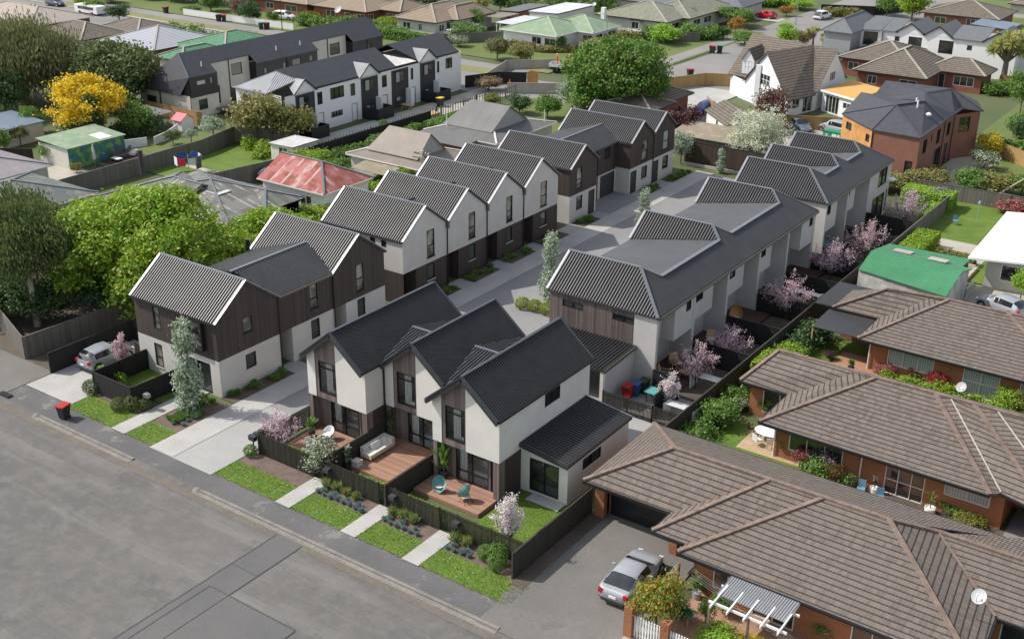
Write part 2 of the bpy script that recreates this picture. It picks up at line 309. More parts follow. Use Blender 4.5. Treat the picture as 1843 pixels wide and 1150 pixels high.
leaf('lf_rust_old',(0.435,0.189,0.029),(0.609,0.348,0.058),(0.203,0.246,0.043),frac=.45); leaf('lf_yellow',(.62,.50,.03),(.75,.62,.05),(.2,.26,.03)); leaf('lf_orange',(.42,.20,.04),(.55,.30,.06),(.2,.2,.04)); leaf('lf_bluegrass',(.17,.27,.27),(.27,.38,.37)); leaf('lf_tussock',(0.196,0.274,0.078),(0.371,0.410,0.157)); leaf('lf_cabbage',(0.255,0.332,0.078),(0.509,0.529,0.157),(0.705,0.548,0.274)); leaf('lf_flax',(0.174,0.145,0.072),(0.319,0.232,0.131),(0.435,0.290,0.174)); leaf('lf_rose',(.62,.10,.16),(.72,.22,.30),(.06,.12,.02),frac=.55); leaf('lf_red',(.55,.02,.04),(.65,.05,.08),(.05,.11,.02),frac=.5); leaf('lf_whitegreen',(.50,.54,.42),(.66,.68,.58),(.09,.15,.04),frac=.55)
leaf('lf_gum',(0.068,0.115,0.034),(0.155,0.209,0.061),(0.230,0.243,0.081)); leaf('lf_rust',(.20,.27,.03),(.36,.38,.05),(.50,.20,.05),frac=.22)
for nm,c,r,mt in (('car_silver',(.38,.41,.44),.28,.35),('car_darksilver',(.37,.385,.41),.28,.3),('car_white',(.8,.8,.8),.25,0),('car_blue',(.02,.07,.38),.2,.3),('car_red',(.55,.01,.025),.25,.2),('car_paleblue',(.40,.47,.52),.25,.6),('car_slate',(.10,.13,.17),.25,.5),('tyre',(.015,.015,.015),.8,0),('red_lens',(.45,.01,.02),.2,0),('lamp_glass',(.65,.66,.68),.15,.2),('bin_grey',(.022,.023,.026),.6,0),('red_plastic',(.42,.02,.025),.5,0),('blue_plastic',(.04,.10,.28),.5,0),('green_plastic',(.02,.10,.035),.5,0),('yellow_plastic',(.75,.50,.02),.5,0),('olive_plastic',(.035,.045,.02),.6,0),('teal',(.10,.33,.32),.6,0),('cushion',(.62,.59,.53),.9,0),('green_dumpster',(.01,.24,.12),.5,0),('bin_green_lid',(.01,.30,.16),.5,0),('hi_vis',(.85,.14,.03),.7,0),('skin',(.42,.25,.17),.6,0),('cloth_grey',(.10,.09,.10),.9,0),('cloth_red',(.5,.02,.05),.9,0),('cloth_blue',(.03,.08,.35),.9,0),('cloth_white',(.6,.62,.65),.9,0),('orange_membrane',(.55,.33,.10),.9,0),('terracotta_pot',(.5,.42,.36),.8,0),('blue_chair',(.13,.27,.38),.6,0),('mattress',(.75,.74,.72),.9,0),('interior',(.85,.83,.79),.8,0),('wood_light',(.5,.33,.17),.6,0),('pink_roof',(.68,.16,.2),.7,0),('cone_orange',(.8,.15,.03),.6,0)):
    plain(nm,c,r,mt,var=.04,scale=1.5)
def _glass():
    n=NB('glass'); k=n.noise(.45,3); cc=n.ramp(k,(.012,.015,.016),(.05,.055,.05),.4,.65); n.col(cc,.04,0,.9); n.b.inputs['IOR'].default_value=1.6; return n.m
MDEF['glass']=_glass
def _gr():
    n=NB('glass_room'); k=n.noise(.8,3); u,v=n.uv(); cc=n.ramp(k,(.03,.033,.03),(.30,.28,.22),.42,.6); n.col(cc,.05,0,.9); return n.m
MDEF['glass_room']=_gr
def _gc():
    n=NB('glass_curtain'); u,v=n.uv(); k=n.math('SINE',n.math('MULTIPLY',u,40)); cc=n.ramp(k,(.25,.27,.27),(.42,.45,.45),-1,1); return n.col(cc,.1,0,.8)
MDEF['glass_curtain']=_gc
def _cg():
    n=NB('clear_glass'); g=n.n.new('ShaderNodeBsdfGlossy'); g.inputs['Roughness'].default_value=.02; t=n.n.new('ShaderNodeBsdfTransparent'); t.inputs[0].default_value=(.97,.98,.97,1)
    lw=n.n.new('ShaderNodeFresnel'); lw.inputs[0].default_value=1.45; m=n.n.new('ShaderNodeMixShader'); n.l.new(lw.outputs[0],m.inputs[0]); n.l.new(t.outputs[0],m.inputs[1]); n.l.new(g.outputs[0],m.inputs[2]); n.l.new(m.outputs[0],n.n['Material Output'].inputs[0]); return n.m
MDEF['clear_glass']=_cg
def _mural():
    n=NB('mural'); k=n.noise(.9,2); cc=n.ramp(k,(.05,.14,.20),(.06,.22,.09),.45,.55); cc=n.mix(n.step(n.noise(1.1,1),.55,.58),cc,(.16,.32,.09)); return n.col(cc,.8)
MDEF['mural']=_mural
# ---------------- building helpers ----------------
def clip(poly,a,b,c):      # keep a*u+b*v<=c
    out=[]
    for i in range(len(poly)):
        p,q=poly[i],poly[(i+1)%len(poly)]; dp=a*p[0]+b*p[1]-c; dq=a*q[0]+b*q[1]-c
        if dp<=1e-9: out.append(p)
        if dp*dq<-1e-12: t=dp/(dp-dq); out.append((p[0]+(q[0]-p[0])*t,p[1]+(q[1]-p[1])*t))
    return out
def pw(p0,p1,a,b):
    """opening (u0,v0,u1,v1) on the wall p0->p1 between two points seen in the photograph"""
    d=V((p1[0]-p0[0],p1[1]-p0[1],0)).normalized(); n=V((d.y,-d.x,0)); o=V((p0[0],p0[1],0))
    A=onplane(*a,o,n);B=onplane(*b,o,n); us=sorted(((A-o).dot(d),(B-o).dot(d))); vs=sorted((A.z,B.z)); return (us[0],vs[0],us[1],vs[1])
FR={'w':'window','s':'sliding_door','d':'door','g':'garage_door'}
def wall(P,name,p0,p1,z0,top,mt,ops=(),ur=None,frame='black_metal',pane='glass',depth=.1,sill=None):
    d=V((p1[0]-p0[0],p1[1]-p0[1],0)); L=d.length; d.normalize(); n=V((d.y,-d.x,0)); o=V((p0[0],p0[1],0))
    ua,ub=ur or (0,L)
    if not isinstance(top,(list,tuple)): top=[(0,top),(L,top)]
    zt=max(t[1] for t in top); us={ua,ub}; vs={z0,zt}; O=[]
    for op in ops:
        k,r=op[0],op[1]
        if len(r)==2: r=pw(p0,p1,*r)
        r=(max(r[0],ua+.03),max(r[1],z0+.02),min(r[2],ub-.03),min(r[3],zt))
        if r[2]-r[0]<.05 or r[3]-r[1]<.05: continue
        O.append((k,r)+tuple(op[2:])); us|={r[0],r[2]}; vs|={r[1],r[3]}
    us=sorted(us);vs=sorted(vs);mb=MB(); X=lambda u,v,dd=0:o+d*u+V((0,0,v))-n*dd
    for i in range(len(us)-1):
        for j in range(len(vs)-1):
            cu,cv=(us[i]+us[i+1])/2,(vs[j]+vs[j+1])/2
            if any(r[1][0]<cu<r[1][2] and r[1][1]<cv<r[1][3] for r in O): continue
            c=[(us[i],vs[j]),(us[i+1],vs[j]),(us[i+1],vs[j+1]),(us[i],vs[j+1])]
            for (a,b) in zip(top[:-1],top[1:]):   # convex outline: below each segment's line
                du,dz=b[0]-a[0],b[1]-a[1]
                c=clip(c,-dz,du,-dz*a[0]+du*a[1])
                if len(c)<3:break
            if len(c)>=3: mb.poly([X(*q) for q in c])
    for k,r,*_ in O:
        a,b,c,e=r
        for (s,t) in (((a,b),(c,b)),((c,b),(c,e)),((c,e),(a,e)),((a,e),(a,b))): mb.poly([X(*s),X(*s,depth),X(*t,depth),X(*t)])
    W_=mb.build(name,mt,P)
    for k,r,*ex in O:
        ex=ex[0] if ex else {}
        a,b,c,e=r; fm=MB(); t=ex.get('t',.055); fd=depth-.02
        def bb(u0,v0,u1,v1,d0=-.015,d1=fd,m=fm):
            m.obox(X((u0+u1)/2,(v0+v1)/2,(d0+d1)/2),d*((u1-u0)/2),n*((d1-d0)/2),V((0,0,(v1-v0)/2)))
        bb(a,b,a+t,e);bb(c-t,b,c,e);bb(a+t,b,c-t,b+t);bb(a+t,e-t,c-t,e)
        nx,ny=ex.get('m',(0,0) if k=='w' else ((1,0) if k=='s' else (0,0)))
        if k in 'ws':
            for q in range(nx): uu=a+(c-a)*(q+1)/(nx+1); bb(uu-t*.45,b+t,uu+t*.45,e-t)
            for q in range(ny): vv=b+(e-b)*ex.get('h',(q+1)/(ny+1)); bb(a+t,vv-t*.4,c-t,vv+t*.4,-.01)
            f=fm.build(FR[k],ex.get('f',frame),P)
            MB().poly([X(a+t*.5,b+t*.5,fd-.02),X(c-t*.5,b+t*.5,fd-.02),X(c-t*.5,e-t*.5,fd-.02),X(a+t*.5,e-t*.5,fd-.02)]).build('pane',ex.get('p',pane),f)
            if k=='w' and ex.get('sill',sill): 
                sm=MB(); bb(a-.04,b-.07,c+.04,b-.003,-.06,.0,sm); sm.build('sill',ex.get('sill',sill),f)
        else:
            f=fm.build(FR[k],ex.get('f',frame),P); pn=MB(); bb(a+t,b,c-t,e-t,.03,fd,pn)
            if k=='g':
                for q in range(1,5): bb(a+t,b+(e-b)*q/5-.012,c-t,b+(e-b)*q/5+.012,.015,.03,pn)
            pn.build('panel',ex.get('c','charcoal'),f)
            if k=='d': h=MB(); bb(c-t-.14,b+.95,c-t-.08,b+1.1,-.02,.03,h); h.build('handle','silver',f)
    return W_
def gable_top(L,ze,zr,ru=None): return [(0,ze),(L/2 if ru is None else ru,zr),(L,ze)]
def caps(P,segs,mt,wd=.24,h=.05,name='ridge_cap',lift=.05):
    for a,b in segs: MB().bar(V(a)+V((0,0,lift)),V(b)+V((0,0,lift)),wd,h).build(name,mt,P)
def pipe(P,x,y,z0,z1,mt='black_metal',r=.05): MB().tube((x,y,z0),(x,y,z1),r,n=6).build('downpipe',mt,P)
# ================= SETTING: GROUND =================
NSH=0
def rnd(a,b): return random.uniform(a,b)
def sheet(name,pts,z,mt,kind='structure',label=None):
    global NSH; NSH+=1; z=z*3.5+NSH*.0005
    m=MB(); p=[V((a[0],a[1],z)) for a in pts]
    if (p[1]-p[0]).cross(p[2]-p[0]).z<0 and len(p)<=4: p=p[::-1]
    m.poly(p); o=m.build(name,mt); o['kind']=kind
    if o.data.polygons[0].normal.z<0: o.data.flip_normals()
    return o
def rect(name,x0,x1,y0,y1,z,mt,**k): return sheet(name,[(x0,y0),(x1,y0),(x1,y1),(x0,y1)],z,mt,**k)
def psheet(name,px,z,mt,**k): return sheet(name,[G(a,b)[:2] for a,b in px],z,mt,**k)
def gp(x,y,z=0):
    return G(x,y,z)
rect('ground',-900,700,-300,1600,-.004,'base_ground')
rect('street',-420,120,-20,38.1,.004,'street_asphalt')
rect('footpath',-300,120,37.95,39.9,.006,'footpath_asphalt')
rect('gutter_grit',-72,-26,36.85,37.42,.008,'gutter_dirt')
# kerb strips
for a,b in ((-64,-54.3),(-48.6,-26.9)):
    k=MB(); k.box((a,37.68,0),(b,37.88,.10)); k.box((a,37.36,0),(b,37.66,.035)); k.build('kerb','kerb_concrete')['kind']='structure'
rect('asphalt_patch',-41.45,-39.6,12,37.2,.009,'asphalt_patch'); rect('asphalt_patch',-40.9,-34.9,12,31.9,.009,'asphalt_patch')
for x0,x1,y0,y1 in ((-41.52,-41.45,12,37.2),(-39.6,-39.54,12,37.2),(-40.97,-40.9,12,31.9),(-40.9,-34.9,31.9,31.97),(-34.9,-34.83,12,31.9),(-41.4,-39.6,33.9,33.95)): rect('sealed_joint',x0,x1,y0,y1,.0125,'asphalt_seal')
# verge lawns, paths
for x0,x1 in ((-63.4,-58.6),(-57.3,-54.75),(-49.1,-43.9),(-42.85,-38.9),(-37.85,-34.5),(-33.4,-27.6)): rect('verge_lawn',x0,x1,39.55,41.6 if x0<-50 else 41.4,.012,'lawn_grass')
for x0,x1,y1 in ((-58.6,-57.3,46.6),(-43.95,-42.8,42.75),(-38.9,-37.8,42.75),(-34.5,-33.35,42.75)): rect('garden_path',x0,x1,39.45,y1,.018,'concrete')
rect('garden_bed',-49.1,-28.6,41.4,42.75,.008,'mulch'); rect('garden_bed',-57.3,-54.7,41.6,46.0,.008,'mulch'); rect('garden_bed',-63.4,-58.6,41.6,43,.008,'soil')
# shared driveway
rect('driveway',-54.7,-49.15,39.3,47.5,.010,'drive_light'); rect('footpath',-54.7,-52.6,39.35,113.5,.016,'concrete'); rect('driveway',-52.6,-44.9,47.5,113,.010,'drive_concrete')
rect('driveway',-52.6,-41.9,57.0,63.8,.013,'drive_light'); rect('driveway',-44.9,-41.9,63.8,113,.013,'drive_light'); rect('driveway',-58.1,-54.7,95.1,101.6,.012,'drive_concrete')
rect('garden_bed',-56.1,-54.75,46.4,113,.007,'soil'); 
for a,b in ((65.0,67.4),(71.3,73.0),(76.8,78.4),(82.2,83.9),(87.8,90.3),(105.7,108.0),(101.6,103.2),(93.4,95.1),(52.0,53.6),(57.5,59.0)): rect('entry_path',-56.3,-54.7,a,b,.014,'drive_light')
rect('driveway',-28.4,-21.4,39.9,50.5,.011,'drive_asphalt'); rect('driveway',-28.2,-19.5,37.6,39.9,.0095,'drive_asphalt')
rect('gravel_strip',-28.6,-27.75,41,49.5,.015,'soil')
rect('driveway',-68.3,-63.4,39.9,50,.011,'concrete'); rect('parking_area',-78,-68.4,38,42.2,.008,'drive_asphalt'); rect('garden_bed',-100,-68.5,42.0,64,.0075,'soil')
rect('lawn',-65.4,-58.6,43.6,46.4,.011,'lawn_grass'); rect('lawn',-33.3,-28.8,42.8,48.8,.011,'lawn_grass'); rect('patio_slab',-32.4,-30.2,48.0,48.9,.03,'concrete')
rect('courtyard_ground',-41.9,-28.8,56.4,64.6,.008,'drive_light'); rect('courtyard_ground',-34.9,-28.8,64.6,112,.008,'soil')
# neighbours' ground
rect('lawn',-28.4,-10,57,64,.01,'lawn_grass'); rect('patio_paving',-25.2,-20.9,60.8,66.5,.014,'paving_tan'); rect('lawn',-28.4,-20.5,66.5,80,.010,'lawn_grass'); rect('patio_paving',-24.8,-20.5,72.4,78.3,.014,'paving_red')
rect('patio_paving',-20.8,8,58.2,60.4,.016,'paving_red'); rect('gravel_strip',-21.7,-20.2,39.9,42,.0125,'gravel'); rect('terrace_paving',-20.4,-9,40.9,46.5,.012,'terracotta'); rect('driveway',-9,6,60.2,64,.013,'far_asphalt'); rect('garden_bed',-20.8,-9,60.2,61.2,.013,'soil')
rect('garden_bed',-20,-8,74.6,76.6,.013,'soil')
rect('lawn',-28.4,-18,98,122,.010,'lawn_grass'); rect('patio_paving',-26.4,-21.5,97,107.5,.014,'old_concrete'); rect('gravel_yard',-28,-21.8,96.6,101,.018,'gravel'); rect('driveway',-20.5,-2,86,97.6,.012,'old_concrete')
rect('lawn',-34,10,141,170,.010,'lawn_far'); rect('lawn',-33,-8,123,141,.009,'lawn_far')
# west yards
rect('lawn',-101.9,-90.6,77.5,90.5,.010,'lawn_grass'); rect('lawn',-110,-103,76,92,.010,'lawn_far'); rect('yard_path',-101.9,-91,81.2,82.0,.014,'old_concrete'); rect('yard_path',-112,-104,66,74,.012,'old_concrete'); rect('driveway',-97.2,-91.8,95,131,.010,'concrete'); rect('driveway',-97.2,-92,112.8,130,.014,'old_concrete')
rect('lawn',-88,-72,111,131,.010,'lawn_far')
# far streets
sheet('street',[(-420,138),(-100,139.5),(-88,141),(-79,147),(-76.5,155),(-76.5,300),(-66,300),(-66.5,232),(-64,206),(-66,182),(-67,160),(-69,147),(-75,136),(-86,131.5),(-100,130.5),(-420,130.5)],.006,'far_asphalt')
sheet('street',[(-83,150),(-82.5,173),(-86,190),(-86,300),(-66,300),(-66,150)],.0065,'far_asphalt')
sheet('street',[(-420,136.5),(-200,136.8),(-96,137.5),(-84,143),(-84,152),(-76,152),(-70,138),(-86,128.5),(-420,128.5)],.0055,'far_asphalt')
rect('verge',-420,-98,139.2,142.2,.012,'verge_grass'); rect('footpath',-420,-98,142.2,145.6,.014,'far_asphalt'); rect('kerb',-420,-110,138.6,139.2,.03,'concrete')
rect('verge',-104,-95,145,147.3,.02,'verge_grass')
rect('lawn',-122,-90,148.5,176,.010,'lawn_far'); rect('lawn',-96,-83.5,158,196,.011,'lawn_far'); rect('lawn',-250,-125,146,158,.009,'lawn_far'); rect('footpath',-86.6,-84,160,192,.018,'far_asphalt')
rect('lawn',-64,-40,205,260,.009,'lawn_far'); rect('verge',-65.8,-64.2,196,240,.014,'lawn_far'); rect('driveway',-96,-86,207.5,211.5,.016,'concrete')
rect('driveway',-78,-66.5,139,151,.014,'concrete')
rect('driveway',-56,-44,124,139,.01,'old_concrete'); rect('driveway',-69,-62,124,140,.01,'far_asphalt')
rect('terrace_paving',-33.5,-29,124,140,.012,'old_concrete')
# ================= TOWNHOUSE ROWS =================
def slope_roof(P,polys,mt='roof_dark',t=.14,name='roof',pitch=.225,wd=.125,h=.095,rib=True):
    m=MB()
    for p in polys: m.slab(p,t)
    if rib:
        for p in polys: m.ribs(p,pitch,wd,h)
    return m.build(name,mt,P)
def gutterline(P,a,b,mt='gutter_olive'): MB().bar(a,b,.13,.13).build('gutter',mt,P)
def gable_x(P,x0,x1,y0,y1,ze,zr,capm='flash_light',ovE=.16,ovG=.12,cl=None,mt='roof_dark',mw=True):
    ym=(y0+y1)/2; k=(zr-ze)/(ym-y0); a,b=x0-ovG,x1+ovG; e0,e1=y0-ovE,y1+ovE; ze2=ze-k*ovE
    slope_roof(P,[[(a,e0,ze2),(b,e0,ze2),(b,ym,zr),(a,ym,zr)],[(a,ym,zr),(b,ym,zr),(b,e1,ze2),(a,e1,ze2)]],mt)
    caps(P,[((a,ym,zr),(b,ym,zr)),((b,e0,ze2),(b,ym,zr)),((b,ym,zr),(b,e1,ze2)),((a,e0,ze2),(a,ym,zr))],capm,.2,.07)
def row_gable_west(P,xw,xe,y0,y1,ze,zr,up,lo,zf=2.7,ops_up=(),ops_lo=(),lo_range=None,west=True,s_ops_up=(),s_ops_lo=(),south=True,north=True,lox=0,ply='plaster'):
    L=y1-y0; xl=xe-lox
    wall(P,'upper_wall',(xe,y0),(xe,y1),zf,gable_top(L,ze,zr),up,ops_up,sill='black_metal')
    a,b=lo_range or (y0,y1)
    wall(P,'lower_wall',(xl,y0),(xl,y1),0,zf,lo,ops_lo,ur=(a-y0,b-y0),sill='plaster')
    if a>y0+.05:      # entry recess
        wall(P,'porch_wall',(xe-1.3,y0),(xe-1.3,a),0,zf,'charcoal',[('d',(.1,.0,a-y0-.1,2.3))]); MB().poly([(xe,y0,zf),(xe-1.3,y0,zf),(xe-1.3,a,zf),(xe,a,zf)]).build('porch_ceiling','charcoal',P)
        wall(P,'porch_side',(xe-1.3,a),(xe,a),0,zf,lo)
    if south:
        wall(P,'upper_wall',(xw,y0),(xe,y0),zf,ze,up,s_ops_up); wall(P,'lower_wall',(xw,y0),(xe,y0),0,zf,lo,s_ops_lo,sill='plaster')
    if north: wall(P,'upper_wall',(xe,y1),(xw,y1),zf,ze,up); wall(P,'lower_wall',(xe,y1),(xw,y1),0,zf,lo)
    wall(P,'rear_wall',(xw,y1),(xw,y0),0,gable_top(L,ze,zr),ply)
XE=-56.03
A=thing('townhouse_block','dark timber over plaster townhouses nearest the street, left of the shared driveway','townhouse block',(-60,55,0))
row_gable_west(A,-64.25,XE,46.47,52.05,5.57,7.65,'timber_dark','plaster',
  ops_up=[('w',(2.31,3.89,3.21,5.01),{'p':'glass_room'})],ops_lo=[('w',(2.34,1.24,3.26,2.31))],s_ops_up=[('w',(1.9,3.5,2.62,5.2),{'m':(0,1),'h':.35,'p':'glass_room'}),('w',(5.2,3.35,7.0,5.25),{'m':(0,1),'h':.3,'p':'glass_room'})],
  s_ops_lo=[('w',(1.67,.6,2.45,2.36),{'m':(0,1),'h':.45,'p':'glass_room'}),('s',(4.9,.1,7.3,2.3))])
m=MB()
for a,b in (((-59.12,46.15,3.25),(-57.14,46.47,3.33)),((-59.12,46.15,5.22),(-57.14,46.47,5.3)),((-59.12,46.15,3.33),(-59.04,46.47,5.22)),((-57.22,46.15,3.33),(-57.14,46.47,5.22))): m.box(a,b)
m.build('window_surround','black_metal',A)
gable_x(A,-64.25,XE,46.47,52.05,5.57,7.65)
row_gable_west(A,-64.25,XE,57.6,63.25,5.57,7.65,'timber_dark','plaster',ops_up=[('w',(2.46,3.2,3.3,5.35),{'m':(0,1),'h':.45,'p':'glass_room'})],ops_lo=[('w',(2.49,1.06,3.32,2.55))],lo_range=(58.85,63.25))
gable_x(A,-64.25,XE,57.6,63.25,5.57,7.65)
# link between the two gables
wall(A,'upper_wall',(XE-.05,52.05),(XE-.05,57.6),2.7,5.55,'timber_dark',[('w',(3.15,3.4,4.0,5.3),{'m':(0,1),'h':.4,'p':'glass_room'})],sill='black_metal')
wall(A,'lower_wall',(XE-.05,53.3),(XE-.05,57.6),0,2.7,'plaster',[('w',(1.9,1.1,2.75,2.55))],sill='plaster'); wall(A,'porch_wall',(XE-1.4,52.05),(XE-1.4,53.3),0,2.7,'charcoal',[('d',(.1,0,1.15,2.3))]); wall(A,'porch_side',(XE-1.4,53.3),(XE-.05,53.3),0,2.7,'plaster')
slope_roof(A,[[(XE+.1,52.1,5.5),(XE+.1,57.55,5.5),(-59.35,58.45,6.9),(-59.35,51.2,6.9)],[(-59.35,51.2,6.9),(-59.35,58.45,6.9),(-63.6,57.6,5.7),(-63.6,52.0,5.7)]],'roof_mid',name='link_roof')
wall(A,'rear_wall',(-63.5,57.6),(-63.5,52.05),0,5.6,'plaster'); caps(A,[((-59.35,51.0,6.9),(-59.35,58.5,6.9))],'flash_light',.22,.07)
for y in (52.08,57.58): pipe(A,XE+.06,y,0,5.4)
gutterline(A,(XE+.14,52.1,5.45),(XE+.14,57.5,5.45)); gutterline(A,(-64.3,46.27,5.42),(XE+.1,46.27,5.42),'black_metal')
MB().tube((-64.3,57.2,5.5),(-64.3,57.2,6.4),.16).build('flue','black_metal',A)
# ---- middle block: four gables
B=thing('townhouse_block','row of four plaster gables over dark timber ground floor, left of the driveway','townhouse block',(-60,77,0))
ys=[65.8,71.4,76.9,82.4,88.0]; wn=((3.0,3.16,3.95,5.45),(2.95,3.16,3.85,5.4),(2.9,3.12,3.8,5.4),(2.75,3.1,3.75,5.4))
for i in range(4):
    y0,y1=ys[i],ys[i+1]; w_=wn[i]
    row_gable_west(B,-64.6,-56.32,y0,y1,5.55,7.63,'plaster','timber_dark',ops_up=[('w',w_,{'m':(0,1),'h':.42,'p':'glass_room'})],ops_lo=[('w',(w_[0],1.2,w_[2],2.55))],lo_range=(y0+1.55,y1),south=(i==0),north=(i==3),
      s_ops_up=[('w',(4.95,4.6,5.45,5.15)),('w',(6.1,4.6,6.6,5.12))] if i==0 else (),s_ops_lo=())
    gable_x(B,-64.6,-56.32,y0,y1,5.55,7.63)
    if i: pipe(B,-56.26,y0,0,5.2); MB().box((-56.32,y0-.12,5.0),(-56.1,y0+.12,5.5)).build('rain_head','gutter_olive',B)
    if i<3:
        y=y1; slope_roof(B,[[(-60.6,y-1.0,6.45),(-60.6,y+1.0,6.45),(-57.2,y,5.7)],[(-60.6,y+1.0,6.45),(-60.6,y-1.0,6.45),(-64.3,y,5.7)]],'roof_mid',name='valley_roof',rib=False); caps(B,[((-60.6,y-1.05,6.43),(-60.6,y+1.05,6.43))],'flash_dark',.2,.07)
MB().box((-64.6,65.78,0),(-58.4,65.8,.3)).build('plinth','plaster',B)
# ---- far block left of driveway
Cb=thing('townhouse_block','dark timber townhouses with recessed garage door, far end left of the driveway','townhouse block',(-60,100,0))
for (y0,y1,lo,up) in ((90.25,95.05,[('w',(1.2,1.07,2.25,2.41)),('d',(3.4,0.05,4.5,2.43))],[('w',(1.1,3.12,2.1,5.23),{'m':(0,1),'h':.45,'p':'glass_room'})]),
  (101.6,106.3,[('w',(2.45,1.06,3.6,2.36)),('d',(.2,.05,1.4,2.35))],[('w',(2.3,3.05,3.55,5.23),{'m':(0,1),'h':.45,'p':'glass_room'})]),
  (106.3,111.0,[('w',(2.3,1.04,3.5,2.41)),('d',(.1,.05,1.35,2.37))],[('w',(2.1,3.18,3.35,5.2),{'m':(0,1),'h':.45,'p':'glass_curtain'})])):
    row_gable_west(Cb,-64.9,-56.4,y0,y1,5.5,7.22,'timber_dark','plaster',ops_up=up,ops_lo=lo,s_ops_up=[('w',(5.3,4.5,6.2,5.15))] if y0<91 else ())
    gable_x(Cb,-64.9,-56.4,y0,y1,5.5,7.22)
wall(Cb,'upper_wall',(-58.1,95.05),(-58.1,101.6),2.5,5.4,'timber_dark',[('w',(4.25,3.95,5.35,5.2))]); wall(Cb,'lower_wall',(-58.1,95.05),(-58.1,101.6),0,2.5,'plaster',[('g',(3.6,.03,6.35,2.35)),('d',(.5,.03,1.4,2.3))])
slope_roof(Cb,[[(-57.9,95.0,5.35),(-57.9,101.7,5.35),(-60.4,102.4,6.6),(-60.4,94.2,6.6)],[(-60.4,94.2,6.6),(-60.4,102.4,6.6),(-64.8,101.7,5.4),(-64.8,95.0,5.4)]],'roof_mid',name='link_roof'); caps(Cb,[((-60.4,94.2,6.6),(-60.4,102.4,6.6))],'flash_light',.2,.06)
slope_roof(Cb,[[(-61.6,105.5,6.2),(-61.6,107.1,6.2),(-58.6,106.3,5.5)],[(-61.6,107.1,6.2),(-61.6,105.5,6.2),(-64.3,106.3,5.5)]],'roof_mid',name='valley_roof',rib=False)
wall(Cb,'rear_wall',(-64.8,101.6),(-64.8,95.05),0,5.4,'plaster'); pipe(Cb,-56.3,106.3,0,5.3); pipe(Cb,-58.0,97.9,0,5.2)
# ---- front block, three street gables
Fk=thing('townhouse_block','three steep-gabled white plaster townhouses with timber decks facing the street','townhouse block',(-40.7,51,0))
def room(x0,x1,y0,y1,z0,z1,furn):
    r=MB(); a,b,c,d=(x0,y0),(x1,y0),(x1,y1),(x0,y1)
    r.poly([(x0,y0,z0),(x1,y0,z0),(x1,y1,z0),(x0,y1,z0)]); r.poly([(x0,y1,z0),(x1,y1,z0),(x1,y1,z1),(x0,y1,z1)]); r.poly([(x0,y0,z0),(x0,y1,z0),(x0,y1,z1),(x0,y0,z1)]); r.poly([(x1,y1,z0),(x1,y0,z0),(x1,y0,z1),(x1,y1,z1)])
    r.build('room_interior','interior',Fk)
    cx_=x0+.75; wcur=MB()
    for i in range(9): xx=(x0+x1)/2-.95+i*.055; wcur.box((xx,y0+.12+(i%2)*.05,z0),(xx+.06,y0+.15+(i%2)*.05,z1-.1))
    wcur.build('curtain','mattress',Fk)  # pale curtain added so the dark room reads brighter through the glass
    t=thing(*furn[:3],loc=((x0+x1)/2,y0+1.15,z0+.01)); f=MB()
    if furn[0]=='bed': MB().box((-.85,-.95,0),(.85,1.05,.28)).build('base','cushion',t,False); MB().box((-.88,-.98,.28),(.88,1.05,.55)).build('mattress','mattress',t,False); f.box((-.75,.6,.55),(-.1,1.0,.7)); f.box((.1,.6,.55),(.75,1.0,.7)); f.build('pillow','mattress',t,False)
    else: MB().box((-1,-.4,.12),(1,.45,.42)).build('seat','mattress',t,False); MB().box((-1,.3,.42),(1,.5,.8)).box((-1.05,-.4,.12),(-.85,.5,.6)).box((.85,-.4,.12),(1.05,.5,.6)).build('backrest','cushion',t,False)
def front_unit(x0,x1,y,xr,zr,yb,nm,e_upper=True):
    L=x1-x0; ru=xr-x0; top=gable_top(L,5.6,zr,ru); zf=2.72; ts,te=.68,ru+.02
    wall(Fk,'upper_wall',(x0,y),(x1,y),zf,top,'plaster_light',ur=(0,ts)); wall(Fk,'upper_wall',(x0,y),(x1,y),zf,top,'plaster_light',ur=(te,L))
    wall(Fk,'timber_panel',(x0,y+.04),(x1,y+.04),zf,[(a,b-.02) for a,b in top],'timber_grey',[('w',(ts+.25,3.12,te-.1,5.27),{'m':(0,1),'h':.8,'p':'clear_glass'})],ur=(ts,te))
    MB().poly([(x0,y,zf),(x0,y+1,zf),(x1,y+1,zf),(x1,y,zf)]).build('soffit','charcoal',Fk)
    g=y+.6; wall(Fk,'ground_wall',(x0,g),(x1,g),.15,zf,'timber_grey',[('s',(1.25,.2,3.6,2.58),{'m':(1,1),'h':.3,'p':'clear_glass'}),('d',(3.75,.2,4.45,2.58))])
    MB().box((x1-.42,y+.02,0),(x1-.01,g,zf)).build('corner_post','timber_grey',Fk); MB().box((x0+.01,y+.02,0),(x0+.3,g,zf)).build('corner_post','timber_grey',Fk)
    room(x0+.3,x1-.4,y+.12,y+2.9,2.8,5.4,('bed','white-covered bed behind the upper window of the %s street-front townhouse'%nm,'bed'))
    room(x0+.3,x1-.4,g+.12,g+2.9,.16,2.65,('sofa','pale sofa behind the ground-floor glass of the %s street-front townhouse'%nm,'sofa'))
F1=(-48.1,-43.3,46.77,-45.7); F2=(-43.2,-38.4,48.45,-40.75); F3=(-38.15,-33.37,46.77,-35.75)
for q,nm in ((F1,'left'),(F2,'middle'),(F3,'right')): front_unit(q[0],q[1],q[2],q[3],7.42,56.35,nm)
